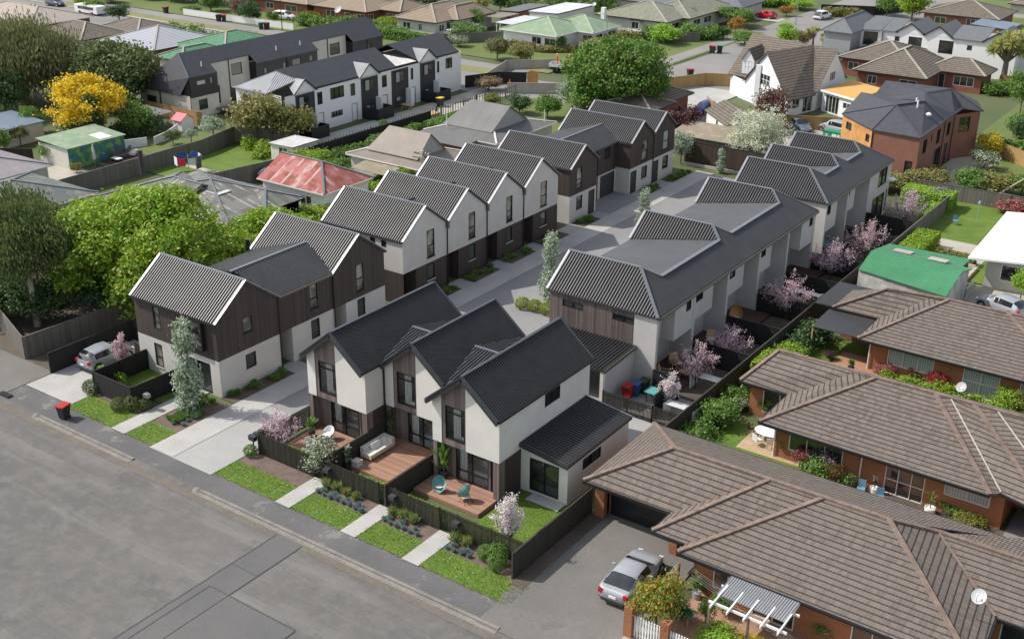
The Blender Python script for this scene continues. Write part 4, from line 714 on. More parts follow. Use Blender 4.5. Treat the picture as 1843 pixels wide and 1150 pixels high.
m=MB(); m.slab([(-102.6,181.6,2.35),(-99.7,180.2,2.2),(-99.7,185.2,2.2),(-102.6,185.6,2.4)],.08); m.build('porch_roof','metal_weathered',OL)
for i in range(7): MB().box((-99.85,180.3+i*.8,0),(-99.75,180.4+i*.8,2.15)).build('porch_post','white',OL)
MB().box((-102.3,181.0,0),(-99.8,181.06,.8)).build('porch_wall','white',OL); MB().box((-106.6,178.9,0),(-105.9,179.6,4.2)).build('chimney','white',OL)
house('long low grey-roofed house at the top edge, behind the yellow-green shrubs',[(-116,-94,198,212,4.6,{'S':[W2(14,16)]}),(-98,-91.4,203.4,214,4.3,{'ax':'y','E':[W2(2,4)]})],'shingle_grey','plaster_cream','flash_light')
house('brown tiled house with white eaves at the top right corner',[(-64,-50.2,219.5,232,4.5,{'S':[W2(2,4),('s',(7.5,.1,11.5,2.2),{'m':(4,0)})]})],'tile_dkbrown','brick_red')
house('reddish roofed house at the far top right edge',[(-54,-36,240,254,4.6,{'S':[W2(10,12)]})],'metal_mauve_r' if False else 'ridge_tile','plaster_cream')
BB=house('brown tiled red brick bungalow with white windows, in front of the white townhouses',[(-61,-50,171,184,4.6,{'S':[W2(1,2.6),W2(3,4)]}),(-55.9,-45.5,163.6,177,5.3,{'ax':'y','S':[W2(1.5,2.8),W2(6,8.4)]}),(-48,-39.5,170.2,176.4,4.2,{'S':[('d',(1.5,.05,2.4,2.2)),W3(3.6,6.4,.8,2.1,2)]})],'tile_dkbrown','brick_red')
# flat carports & outbuildings behind the green-roofed bungalow
def shed(name,label,cat,x0,x1,y0,y1,za,zb,roof,wallm,axis='x',ops=(),open_=False,E_=()):
    P=thing(name,label,cat,((x0+x1)/2,(y0+y1)/2,0)); m=MB(); o=.2
    if axis=='x': m.slab([(x0-o,y0-o,za),(x1+o,y0-o,zb),(x1+o,y1+o,zb),(x0-o,y1+o,za)],.08)
    else: m.slab([(x0-o,y0-o,za),(x1+o,y0-o,za),(x1+o,y1+o,zb),(x0-o,y1+o,zb)],.08)
    m.build('roof',roof,P); zt=min(za,zb)-.09
    if open_:
        for a in (x0,x1):
            for b in (y0,y1): MB().box((a-.06,b-.06,0),(a+.06,b+.06,zt)).build('post','off_white',P)
    else: boxwalls(P,x0,x1,y0,y1,zt,wallm,ops,E_)
    return P
shed('carport','low flat grey carport with a blue car under it, left of the green-roofed bungalow','carport',-118.4,-115,164.5,173,2.4,2.4,'metal_white','white',open_=True)
shed('carport','open brown-roofed carport behind the cabbage tree','carport',-124,-120.6,168.6,174,2.3,2.4,'metal_taupe','white',open_=True)
shed('garage','grey gable-like shed left of the white-roofed shed','garage',-125,-120.8,174.5,184,2.5,2.7,'metal_greyroof','brick_new')
shed('garage','shed with bright white corrugated roof behind the green-roofed bungalow','garage',-119.5,-113.6,176,188,2.7,2.9,'metal_white','off_white',axis='x')
shed('garage','blue-grey metal-roofed shed at the right end of the white townhouses','garage',-53,-46.8,212.6,219.8,2.6,2.3,'metal_blue','brick_new')
# --- weathered roofs left of the maple
def hx(label,rects,mt,wm,capm,ze=2.7,S0=(),E0=()):
    P=thing('house',label,'house',(rects[0][0],rects[0][2],0))
    for q in rects:
        hip(P,*q[:4],ze,q[4],mt,q[5],q[6],q[7],capm=capm,capw=.2); boxwalls(P,q[0]+.4,q[1]-.4,q[2]+.4,q[3]-.4,ze-.03,wm,q[8] if len(q)>8 else (),q[9] if len(q)>9 else ())
        for a,b in (((q[0],q[2]),(q[1],q[2])),((q[1],q[2]),(q[1],q[3]))): MB().bar((*a,ze-.07),(*b,ze-.07),.12,.12).build('gutter','off_white',P)
    return P
WR=hx('old house with weathered patchy grey metal roof and pale blue walls, behind the maples',[(-91,-76.2,65.8,75.2,4.3,'y',1,1,(),[W2(2,4)]),(-92,-83,64,74,4.3,'x',1,0),(-84.5,-76.2,70.2,75.3,3.6,'x',0,1)],'metal_weathered','plaster_cream','flash_light')
MB().obox((-81.6,69.6,3.75),(.9,0,0),(0,.75,0),(0,0,.04)).build('skylight','metal_white',WR); MB().tube((-90.8,68.5,3.9),(-90.8,68.5,6.3),.22).build('chimney','charcoal',WR)
RR=hx('old house with rusty red corrugated roof beside the grass yard',[(-84.4,-75.4,77.0,84.0,4.5,'x',0,1,[W2(5,6.5)])],'metal_rusty','plaster_white','flash_light')
TP=hx('villa with taupe ribbed metal roof and raised gable ridge, between the rows',[(-83.4,-72.6,88.7,97,3.9,'x',1,1)],'metal_taupe','plaster_cream','off_white')
m=MB(); m.slab([(-81.5,89.9,3.25),(-74.6,89.9,3.25),(-74.6,92.2,5.5),(-80.2,92.2,5.5)],.08); m.slab([(-80.2,92.2,5.5),(-74.6,92.2,5.5),(-74.6,94.6,3.4),(-81.5,94.6,3.4)],.08); m.build('upper_roof','metal_taupe',TP)
wall(TP,'gable_wall',(-74.8,89.9),(-74.8,94.6),3.2,[(0,3.25),(2.3,5.45),(4.7,3.3)],'grey_paint'); MB().slab([(-80.6,86.4,2.2),(-75.8,86.4,2.2),(-75.8,88.9,2.5),(-80.6,88.9,2.5)],.06).build('verandah_roof','asbestos',TP)
GP=hx('villa with grey metal roof and gable vent behind the plaster gables',[(-83,-72.8,101.2,113.2,3.9,'x',1,1)],'metal_greyroof','plaster_cream','off_white')
m=MB(); m.slab([(-81.8,103.2,3.2),(-74.9,103.2,3.2),(-74.9,106.8,5.5),(-80.4,106.8,5.5)],.08); m.slab([(-80.4,106.8,5.5),(-74.9,106.8,5.5),(-74.9,110.2,3.4),(-81.8,110.2,3.4)],.08); m.build('upper_roof','metal_greyroof',GP)
wall(GP,'gable_wall',(-75.1,103.3),(-75.1,110.1),3.2,[(0,3.25),(3.4,5.45),(6.8,3.4)],'grey_paint'); MB().slab([(-83,98.6,2.5),(-75.4,98.6,2.5),(-75.4,101.4,2.75),(-83,101.4,2.75)],.06).build('lean_to_roof','metal_greyroof',GP); wall(GP,'wall',(-82.7,98.8),(-75.6,98.8),0,2.4,'brick_red')
for q in ((-80.5,102.3),(-72.9,110.7)): MB().tube((*q,3.2),(*q,4.6),.05).build('vent_pipe','white',GP)
hx('cream house with mauve metal roof at the left edge below the mural shed',[(-123,-104.2,52,67.9,4.8,'x',1,1,(),[W3(9.8,12.4,.9,2.2,1)])],'metal_mauve','plaster_cream','flash_light')
hx('low old roof of patchy grey-green metal, left of the large maple',[(-103.6,-92.9,54,64.9,4.2,'y',1,1)],'metal_patina','plaster_cream','flash_light')
MU=shed('garden_shed','long flat shed with olive roof and green mural of scrolls on its side','garden shed',-114.1,-109.0,73.0,80.3,2.75,2.4,'metal_palegreen','off_white'); wall(MU,'mural_wall',(-108.95,73.0),(-108.95,80.3),0,2.28,'mural')
MB().obox((-110.2,78.2,2.52),(1.0,0,-.07),(0,.75,0),(0,0,.03)).build('roof_sheet','white',MU)
shed('garden_shed','small shed with blue-grey roof at the left edge under the trees','garden shed',-128,-122,73.5,79,2.5,2.2,'metal_blue','plaster_cream',E_=[W2(1,2)])
shed('garden_shed','grey open-fronted shed with white posts beside the grass yard','garden shed',-94.6,-91.2,88.7,92.5,2.0,2.1,'metal_galv','off_white',ops=[('s',(1.2,0,2.6,1.8))])
# --- T1 black-clad terrace
T1=thing('townhouse_block','black-clad terrace with dark shingle roof and pale boxed bays, behind the yellow-flowering tree','townhouse block',(-120,112,0))
SH='shingle'; rg=7.6; xr=-118.4
def t1bay(y0,y1,xe,ze): return [(xr,y0,rg),(xe,y0,ze),(xe,y1,ze),(xr,y1,rg)]
slp=(rg-5.2)/(xr+115.4)*-1
m=MB()
m.slab([(-118.8,97.0,rg),(-115.5,95.6,5.2),(-117.1,95.3,2.9),(-125.4,95.3,2.9)],.1)
m.slab([(-118.8,97.0,rg),(-118.6,134.5,rg),(-118.0,134.5,rg-.5),(-118.0,97,rg-.5)],.1) if False else None
m.slab([(-118.8,97.0,rg),(-115.5,95.6,5.2),(-115.4,100.1,5.2),(-118.7,100.1,rg)],.1); m.slab([(-118.7,100.1,rg),(-116.7,100.1,6.15),(-116.7,106.9,6.15),(-118.7,106.9,rg)],.1); m.slab([(-118.7,106.9,rg),(-115.4,106.9,5.2),(-115.3,118.3,5.2),(-118.7,118.3,rg)],.1); m.slab([(-118.7,118.3,rg),(-116.7,118.3,6.15),(-116.7,125.5,6.15),(-118.7,125.5,rg)],.1); m.slab([(-118.7,125.5,rg),(-115.4,125.5,5.2),(-115.4,132,5.2),(-118.7,132,rg)],.1); m.slab([(-118.8,97.0,rg),(-118.7,132,rg),(-125.4,134,3.0),(-125.4,95.3,2.9)],.1)
m.build('roof',SH,T1); MB().bar((-118.8,97,rg+.04),(-115.5,95.6,5.25),.15,.06).build('ridge_cap','flash_light',T1)
wall(T1,'wall',(-125.2,95.6),(-115.6,95.6),0,2.85,'plaster_cream',[('w',(1.3,1.0,3.1,2.0),{'m':(3,0)})]); wall(T1,'gable_wall',(-117.4,95.62),(-115.6,95.62),2.85,[(0,3.0),(1.8,5.15)],'black_metal'); MB().box((-121.3,95.5,0),(-121.15,95.6,2.85)).build('downpipe','black_metal',T1)
wall(T1,'ground_wall',(-115.6,95.7),(-115.6,100.2),0,2.6,'plaster_cream',[('w',(1.2,.9,2.6,2.2),{'m':(0,0)})]); wall(T1,'upper_wall',(-115.55,95.7),(-115.55,100.2),2.6,5.15,'black_metal',[('w',(1.1,4.0,2.6,4.6),{'f':'charcoal','p':'glass_curtain'}),('w',(3.2,3.9,3.8,4.7),{'f':'charcoal'})])
for (a,b,wmat,x,zt,ops) in ((100.2,106.9,'plaster_cream',-116.9,6.1,[('w',(3.6,3.9,5.4,5.4)),('s',(.2,.8,1.4,3.1)),('s',(3.2,.2,5,2.5))]),(106.9,118.3,'charcoal',-115.6,5.15,[('w',(1.3,3.5,2.0,4.3)),('w',(4.8,3.5,5.8,4.5)),('w',(6.5,3.7,8.2,4.6)),('w',(9.8,3.8,10.6,4.6)),('s',(1,.1,3,2.3)),('s',(6,.1,8,2.3))]),(118.3,125.5,'plaster_cream',-116.9,6.1,[('w',(3.9,3.6,5.9,5.2)),('s',(3,.2,5,2.5))]),(125.5,132,'charcoal',-115.6,5.15,[('w',(3,3.6,4,4.5))])):
    wall(T1,'wall',(x,a),(x,b),0,zt,wmat,ops); MB().box((x-.02,(a+b)/2-.25,0),(x+.08,(a+b)/2-.12,zt)).build('downpipe','black_metal',T1); wall(T1,'return_wall',(-118.5,a),(x,a),0,zt,'black_metal'); wall(T1,'return_wall',(x,b),(-118.5,b),0,zt,'black_metal')
wall(T1,'rear_wall',(-125,132),(-125,95.6),0,2.9,'plaster_cream'); wall(T1,'end_wall',(-115.6,132),(-125,132),0,[(0,5.1),(3.1,7.4),(9.4,2.9)],'charcoal'); MB().box((-115.5,99.5,.55),(-113.2,106,.75)).build('balcony','timber_grey',T1)
for y in (98.6,111.5,116): MB().tube((-116.5,y,6.0),(-116.5,y,6.6),.07).build('roof_vent','white',T1)
# --- T2 white terrace with garage doors
T2=thing('townhouse_block','white terrace with dark window bays, garage doors and small striped gables, facing the lane','townhouse block',(-102,113,0))
zr2,xr2=7.35,-103.0
m=MB(); m.slab([(-107.4,95.2,5.3),(-101.5,95.0,5.3),(-100.1,98.9,6.5),(-102.7,98.0,7.35)],.1); m.build('hip_roof','roof_stripe',T2)
m=MB(); m.slab([(xr2,98.0,zr2),(-99.4,98.9,5.3),(-99.4,116.0,5.3),(xr2,116.0,zr2)],.1); m.slab([(xr2,98,zr2),(xr2,116.0,zr2),(-107.4,116.0,5.3),(-107.4,95.2,5.3)],.1); m.slab([(xr2,118.4,zr2),(-99.4,120.5,5.3),(-99.4,129.3,5.3),(xr2,129.3,zr2)],.1); m.slab([(xr2,118.4,zr2),(xr2,129.3,zr2),(-107.4,129.3,5.3),(-107.4,117,5.3)],.1); m.build('roof',SH,T2)
m=MB(); m.slab([(-103.5,115.9,6.0),(-99.3,115.9,5.4),(-99.3,119.9,5.4),(-103.5,119.9,6.0)],.08); m.build('low_roof','metal_galv',T2)
for y in (98.9,110.3,122.0):
    m=MB(); m.slab([(-102.6,y,6.55),(-98.9,y,6.65),(-98.9,y-1.9,5.15)][:3],.08); m.slab([(-102.6,y,6.55),(-98.9,y-1.9,5.15),(-98.9,y,6.65)][:0] or [(-102.6,y,6.55),(-98.9,y+1.9,5.15),(-98.9,y,6.65)],.08); m.build('gable_roof','roof_stripe',T2)
    wall(T2,'gable_wall',(-99.05,y-1.9),(-99.05,y+1.9),5.1,[(0,5.1),(1.9,6.6),(3.8,5.1)],'white'); MB().bar((-98.88,y-1.95,5.1),(-98.88,y,6.68),.08,.14).build('barge_board','black_metal',T2); MB().bar((-98.88,y+1.95,5.1),(-98.88,y,6.68),.08,.14).build('barge_board','black_metal',T2)
wall(T2,'end_wall',(-107.2,95.6),(-99.6,95.6),0,5.2,'white',[('w',(1.2,3.8,2.2,4.6))]); X2=-99.05
wall(T2,'front_wall',(X2,95.6),(X2,129.2),0,5.15,'white',[
 ('g',(1.7,.3,4.9,5.0),{'c':'charcoal','f':'charcoal'}),('w',(5.35,3.2,6.2,4.7)),('d',(5.4,.05,6.3,2.2),{'c':'white'}),('w',(7.6,3.4,10.0,4.8),{'m':(2,0)}),('w',(7.6,1.2,9.6,1.9),{'m':(3,0)}),('d',(11.3,.05,12.3,2.2),{'c':'white'}),('w',(11.2,3.2,12.0,4.7)),
 ('g',(13.1,.0,16.3,5.0),{'c':'charcoal','f':'charcoal'}),('d',(17.2,.05,18.1,2.2),{'c':'white'}),('w',(17.1,3.2,18.0,4.7)),('g',(18.9,.0,22.3,5.0),{'c':'charcoal','f':'charcoal'}),('d',(22.9,.05,23.7,2.2),{'c':'white'}),('w',(22.8,3.2,23.3,4.7)),('g',(24.7,.0,27.9,5.0),{'c':'charcoal','f':'charcoal'}),('d',(28.2,.05,28.8,2.2),{'c':'white'}),('w',(28.3,3.2,28.8,4.7)),('w',(30.2,3.4,31.6,4.8),{'m':(1,0)}),('g',(30.0,.0,33.0,2.6),{'c':'white','f':'white'})],frame='black_metal')
wall(T2,'end_wall',(X2,129.2),(-107.2,129.2),0,gable_top(8.1,5.2,7.2,4),'white'); wall(T2,'rear_wall',(-107.2,129.2),(-107.2,95.6),0,5.2,'white')
for y,a in ((96.9,2.9),(108.5,3.6),(114.4,3.6),(120.2,3.6)):
    for z0,z1 in ((3.3,4.7),(.9,1.5)):
        w_=MB(); w_.box((X2-.06,y+.9,z0),(X2+.04,y+2.6,z1)); f=w_.build('window','black_metal',T2); MB().box((X2+.04,y+1.0,z0+.08),(X2+.05,y+1.7,z1-.08)).build('pane','glass_curtain',f); MB().box((X2+.04,y+1.8,z0+.08),(X2+.05,y+2.5,z1-.08)).build('pane','glass',f)
    MB().box((X2,y+2.9,0),(X2+.9,y+3.5,2.3)).build('privacy_wing','white',T2)
# --- brick townhouses right
BN=thing('townhouse_block','red brick townhouses with dark shingle roof and one orange board end wall','townhouse block',(-38,131,0))
zb,zt_=5.3,7.2
m=MB(); A1,A2,A3,A4=(-44.0,127.0,zb),(-38.9,122.3,zb),(-33.6,122.0,zb),(-33.8,137.9,zb)
r1_,r2_,r3_=(-38.2,127.1,zt_-.1),(-36.1,130.3,zt_),(-35.7,138.6,zt_)
m.slab([A1,A2,r1_],.12); m.slab([A2,A3,r1_],.12); m.slab([r1_,A3,(-33.7,130.6,zb),r2_],.12); m.slab([A1,r1_,r2_,(-38.6,130.2,zt_-.1),(-43.3,130.4,zt_)],.1); m.slab([(-43.3,130.4,zt_),(-38.6,130.2,zt_-.1),(-38.6,134,zt_-1.2),(-43.5,134,zb+.4)],.1)
m.slab([r2_,(-33.7,130.6,zb),(-33.8,134.6,zb),(-37.7,135.6,zt_-.2)],.12); m.slab([(-38.6,130.2,zt_-.1),r2_,(-37.7,135.6,zt_-.2),(-43.1,133.6,zb+.6)],.1); m.slab([(-37.7,135.6,zt_-.2),(-33.8,134.6,zb),(-33.8,138.0,zb),(-35.7,138.6,zt_)],.12); m.slab([(-43.1,133.8,zb+.6),(-37.7,135.6,zt_-.2),(-35.7,138.6,zt_),(-43.1,138.1,zt_)],.12); m.slab([(-35.7,138.6,zt_),(-33.8,138.0,zb),(-31.6,138.0,zb),(-33.5,142.5,zb)],.12); m.slab([(-43.1,138.1,zt_),(-35.7,138.6,zt_),(-33.5,142.5,zb),(-43.5,142.5,zb)],.12)
m.build('roof',SH,BN)
for a,b in ((A2,r1_),(A1,r1_),(A3,r1_),(r1_,r2_),((-33.7,130.6,zb),r2_),((-37.7,135.6,zt_-.2),(-33.8,134.6,zb)),(r3_,(-31.6,138.0,zb)),((-38.6,130.2,zt_-.1),r2_)): MB().bar(V(a)+V((0,0,.05)),V(b)+V((0,0,.05)),.14,.06).build('ridge_cap','roof_mid',BN)
wall(BN,'end_wall',(-43.9,127.1),(-38.9,122.5),0,5.2,'ply_orange',[('w',(1.0,3.9,2.2,4.7)),('w',(5.5,3.7,6.3,4.5))]); wall(BN,'wall',(-38.9,122.45),(-33.75,122.2),0,5.2,'brick_new',[('w',(3.9,1.0,4.7,2.6))])
wall(BN,'wall',(-33.75,122.2),(-33.85,134.5),0,5.2,'brick_new',[('w',(1.5,3.1,2.8,4.6),{'m':(1,0)}),('w',(4.2,3.9,4.5,4.7)),('w',(6.4,3.1,7.6,4.7),{'m':(1,0)}),('s',(6.2,.1,8.6,2.5)),('w',(10.2,3.2,11.4,4.7),{'m':(1,0)}),('d',(10.2,.05,11.3,2.3)),('w',(2.6,.6,3.4,1.3))])
wall(BN,'wall',(-33.85,134.5),(-31.9,138),0,5.2,'brick_new',[('w',(1,3.1,2.6,4.8))]); wall(BN,'wall',(-31.9,138),(-33.5,142.3),0,5.2,'brick_new',[('s',(.8,.1,2.8,2.4))]); wall(BN,'wall',(-33.5,142.3),(-43.9,142.3),0,5.2,'brick_new'); wall(BN,'wall',(-43.9,142.3),(-43.9,127.1),0,5.2,'brick_new')
for q in ((-36.3,128.5),(-36.8,129.6)): MB().tube((*q,6.6),(*q,7.6),.1).build('roof_vent','white',BN)
MB().lathe([(.25,0),(.3,.2),(.1,.35)],(-34.9,128.2,6.2)).build('roof_vent','white',BN); pipe(BN,-33.7,130.8,0,5.2); pipe(BN,-38.85,122.4,0,5.2); pipe(BN,-33.7,134.4,0,5.2)
# --- steep gothic cottage
GO=thing('house','white cottage with very steep brown tiled gables and an orange flat-roofed extension','house',(-60,148,0))
gw='plaster_white'; zg=7.3
def steep(P,poly,mt='tile_dkbrown'): MB().slab(poly,.12).build('roof',mt,P)
# main ridge along x at y~157 rear down to gable facing +x ; front wing gable facing -y
steep(GO,[(-68.6,149.6,2.6),(-57.5,149.6,2.6),(-56.6,153.6,7.1),(-68.4,156.6,7.3)]); steep(GO,[(-68.4,156.6,7.3),(-56.6,153.6,7.1),(-54.6,158,2.6),(-68.4,163,2.6)])
wall(GO,'gable_wall',(-54.9,147.6),(-54.9,158.0),0,[(0,2.6),(5.4,7.0),(10.4,2.6)],gw,[('w',(4.4,3.0,6.3,4.2),{'m':(2,0)})],frame='white')
steep(GO,[(-54.7,147.3,2.5),(-54.7,153.1,7.15),(-57.6,152.9,7.3),(-56.9,146.4,2.5)])
steep(GO,[(-61.1,144.7,7.35),(-57.9,152.9,7.4),(-54.8,147.2,2.2),(-56.2,141.3,2.2)]); steep(GO,[(-61.1,144.7,7.35),(-65.3,147.4,2.6),(-62.5,152.5,4.6),(-57.9,152.9,7.4)])
wall(GO,'gable_wall',(-65.0,147.6),(-56.4,141.9),0,[(0,2.6),(4.75,7.2),(10.3,2.3)],gw,[('w',(3.6,2.9,5.9,4.4),{'m':(2,1)})],frame='white'); wall(GO,'wall',(-56.4,141.9),(-54.9,147.6),0,2.4,gw,[('w',(1,.9,2.5,2.1)),('s',(3.2,.1,5.2,2.2))],frame='white'); wall(GO,'wall',(-68.2,150),(-65.0,147.6),0,2.6,gw,[('d',(1.2,.1,2.2,2.2),{'c':'white'})],frame='white')
dm=MB(); dm.box((-66.6,149.9,3.0),(-64.9,152.5,5.0)); dm.build('dormer',gw,GO); wall(GO,'dormer_gable',(-66.6,149.88),(-64.9,149.88),3.0,[(0,5.0),(.85,6.4),(1.7,5.0)],gw,[('w',(.35,3.4,1.35,4.8),{'m':(1,1)})],frame='white'); MB().slab([(-65.75,149.7,6.45),(-64.8,149.7,4.95),(-64.8,153.5,4.95),(-65.75,154,6.45)],.1).slab([(-66.7,149.7,4.95),(-65.75,149.7,6.45),(-65.75,154,6.45),(-66.7,153.5,4.95)],.1).build('dormer_roof','tile_dkbrown',GO)
MB().box((-62.6,145.3,0),(-61.9,146.0,5.4)).build('chimney',gw,GO); wall(GO,'rear_wall',(-54.9,158),(-68.2,160),0,2.6,gw); wall(GO,'wall',(-68.2,160),(-68.2,150),0,2.6,gw)
MB().slab([(-54.3,147.8,2.75),(-48.7,145.0,2.75),(-47.9,153.5,2.75),(-53.3,156,2.75)],.2).build('flat_roof','orange_membrane',GO); wall(GO,'extension_wall',(-54.2,148.1),(-49.0,145.4),0,2.6,gw,[('s',(.7,.1,3.2,2.3),{'m':(3,0)}),('w',(3.9,1.2,5.4,2.0),{'m':(1,0)})],frame='white'); wall(GO,'extension_wall',(-49.0,145.4),(-48.2,153.2),0,2.6,gw)
MB().bar((-54.35,147.75,2.72),(-48.65,144.95,2.72),.12,.26).build('fascia','white',GO)
SG=thing('garage','small white garage with grey-brown gable roof in front of the timber fence','garage',(-59,128,0))
a0,a1,b1,b0=(-62.2,130.7),(-56.9,125.6),(-53.6,128.9),(-59.0,134)
wall(SG,'wall',a0,a1,0,2.35,'white',[('w',(3.4,.9,3.9,1.9))]); wall(SG,'gable_wall',a1,b1,0,gable_top(4.67,2.35,3.45),'white',[('w',(1.4,.8,3.9,1.9),{'m':(2,0)})],frame='white'); wall(SG,'wall',b1,b0,0,2.35,'white'); wall(SG,'wall',b0,a0,0,gable_top(4.5,2.35,3.45),'white')
MB().slab([(-62.5,130.6,2.3),(-56.9,125.2,2.3),(-55.0,126.9,3.5),(-60.7,132.3,3.5)],.08).slab([(-60.7,132.3,3.5),(-55.0,126.9,3.5),(-53.2,128.8,2.3),(-58.9,134.2,2.3)],.08).build('roof','tile_dkbrown',SG)
house('brown tiled house with red brick corner, beside the blue car and the purple trees',[(-80,-67.2,128.5,137.0,4.3,{'E':[W2(1,2)],'S':[W2(9,11)]}),(-74,-66.6,124.5,131,3.7,{})],'tile_dkbrown','brick_red')
LS=thing('shed','long mossy corrugated lean-to roof behind the dark timber fence','shed',(-56,120,0))
MB().slab([(-60.6,118.0,2.35),(-50,118.0,2.35),(-50,122.8,2.9),(-60.6,122.8,2.9)],.06).build('roof','asbestos',LS); wall(LS,'wall',(-60.4,118.2),(-50.2,118.2),0,2.3,'fence_grey'); wall(LS,'wall',(-50.2,118.2),(-50.2,122.6),0,2.3,'fence_grey')
# --- white modern townhouses upper right
TW=thing('townhouse_block','white modern townhouses with grey hip roofs and a zigzag roofline, upper right','townhouse block',(-52,186,0))
zz=5.2; yF=182.2
wall(TW,'front_wall',(-61.7,yF-1.2),(-58.3,yF-.4),0,5.15,'white',[('w',(.8,2.9,2.9,4.9))]); wall(TW,'front_wall',(-58.3,yF),(-38.6,yF),0,[(0,5.2),(2,5.2),(2.01,5.2),(19.7,5.2)],'white',[('w',(1.9,3.8,2.6,4.5)),('w',(4.0,2.8,6.0,4.7)),('w',(8.6,2.8,10.7,4.7)),('w',(12.7,3.7,13.4,4.4)),('w',(17.4,3.6,18.1,4.3))])
for xa in (-54.1,-49.9,-41.3):
    wall(TW,'gable_wall',(xa-2.1,yF-.02),(xa+2.1,yF-.02),5.15,[(0,5.2),(2.1,6.6),(4.2,5.2)],'white'); MB().slab([(xa,yF-.25,6.7),(xa+2.2,yF-.25,5.2),(xa+2.2,190,5.2),(xa,190,6.7)],.12).slab([(xa-2.2,yF-.25,5.2),(xa,yF-.25,6.7),(xa,190,6.7),(xa-2.2,190,5.2)],.12).build('gable_roof','shingle_grey',TW)
    MB().bar((xa-2.25,yF-.27,5.15),(xa,yF-.27,6.65),.06,.2).build('barge_board','charcoal',TW); MB().bar((xa+2.25,yF-.27,5.15),(xa,yF-.27,6.65),.06,.2).build('barge_board','charcoal',TW)
MB().slab([(-58.5,yF-.25,5.2),(-56,yF-.25,5.2),(-56,187.5,6.4),(-58.5,187.5,6.4)],.12).slab([(-62,yF-1.5,5.2),(-58.5,yF-.6,5.2),(-58.5,187.5,6.4),(-61.4,187.5,6.4)],.12).build('low_roof','shingle_grey',TW); MB().slab([(-48,yF-.25,5.2),(-43.3,yF-.25,5.2),(-43.3,187.5,6.4),(-48,187.5,6.4)],.12).build('low_roof','shingle_grey',TW)
hip(TW,-66.0,-61,176.3,190,5.2,6.9,'shingle_grey','y',1,1,capm='flash_light',capw=.12); boxwalls(TW,-65.6,-61.3,176.7,189.6,5.1,'grey_paint'); wall(TW,'side_wall',(-61.3,177),(-61.7,181),0,5.1,'white')
wall(TW,'end_wall',(-38.6,yF),(-38.6,192),0,5.2,'white'); wall(TW,'rear_wall',(-38.6,190),(-61.7,190),0,5.2,'white'); MB().slab([(-39.2,185,5.0),(-34,185,5.0),(-34,192,5.6),(-39.2,192,5.6)],.1).build('low_roof','shingle_grey',TW); wall(TW,'front_wall',(-38.6,185.3),(-34,185.3),0,4.9,'white',[('w',(1.2,.9,4,2.2))])
TG=thing('garden_shed','corner of a dark green corrugated roof at the right edge above the yellow shrub','garden shed',(-20,125,0))
MB().slab([(-23.2,123.8,2.8),(-17,122.6,2.8),(-17,129,4.4),(-22.4,129.4,4.4)],.1).build('roof','metal_dkgreen',TG); wall(TG,'wall',(-22.3,125),(-17,124.2),0,2.7,'white')
MB().tube((-22.6,124.3,0),(-22.6,124.3,2.7),.08).build('post','white',TG); MB().tube((-26,122.5,0),(-23,124.2,2.6),.09).build('brace','old_concrete',TG)
# ================= VEGETATION =================
rng=np.random.default_rng(7); random.seed(5)
def cards(name,C,Nn,L,Wd,mt,axis=None):
    """leaf-shaped faces: centres C, normals Nn, length L, width Wd (arrays)"""
    n=len(C); t=rng.normal(size=(n,3)) if axis is None else axis
    t=t-(t*Nn).sum(1)[:,None]*Nn; t/=np.linalg.norm(t,axis=1)[:,None]+1e-9; b=np.cross(Nn,t)
    L=np.broadcast_to(L,(n,))[:,None]; Wd=np.broadcast_to(Wd,(n,))[:,None]
    v=np.stack([C-t*L*.5,C+b*Wd*.5+t*L*.05,C+t*L*.5,C-b*Wd*.5+t*L*.05],1).reshape(-1,3).astype('f')
    me=bpy.data.meshes.new(name); me.vertices.add(n*4); me.vertices.foreach_set('co',v.ravel()); me.loops.add(n*4); me.loops.foreach_set('vertex_index',np.arange(n*4,dtype='i')); me.polygons.add(n)
    me.polygons.foreach_set('loop_start',np.arange(0,n*4,4,dtype='i')); me.polygons.foreach_set('loop_total',np.full(n,4,'i')) if bpy.app.version<(4,0,0) else None
    me.materials.append(MAT(mt)); me.update(calc_edges=True); return me
def cloud(blobs,n,size,clumps=None,spread=2.0,flat=.0,drop=0,core=.0):
    """points+normals on the lumpy surface of ellipsoids (cx,cy,cz,rx,ry,rz)"""
    B=np.array(blobs,float); wgt=(B[:,3]*B[:,4]*B[:,5])**(2/3); wgt/=wgt.sum(); K=clumps or max(20,n//22)
    bi=rng.choice(len(B),K,p=wgt); d=rng.normal(size=(K,3)); d[:,2]=d[:,2]*.9+.15; d/=np.linalg.norm(d,axis=1)[:,None]
    r=1-np.abs(rng.normal(0,.13,K)); cc=B[bi,:3]+d*r[:,None]*B[bi,3:]
    k=rng.integers(0,K,n); off=rng.normal(0,1,(n,3))*size*spread*np.array([1,1,.55]); P=cc[k]+off
    if core>0:
        m=int(n*core); bj=rng.choice(len(B),m,p=wgt); dd=rng.normal(size=(m,3)); dd/=np.linalg.norm(dd,axis=1)[:,None]; P[:m]=B[bj,:3]+dd*(rng.random(m)**.5*.8)[:,None]*B[bj,3:]
    if drop: P[:,2]-=np.abs(rng.normal(0,drop,n))
    N=d[k]*.9+rng.normal(0,.75,(n,3))+np.array([0,0,.35+flat]); N/=np.linalg.norm(N,axis=1)[:,None]; return P,N
def mpp(p): return (V(p)-V((0,0,CH))).dot(_f)/FPX
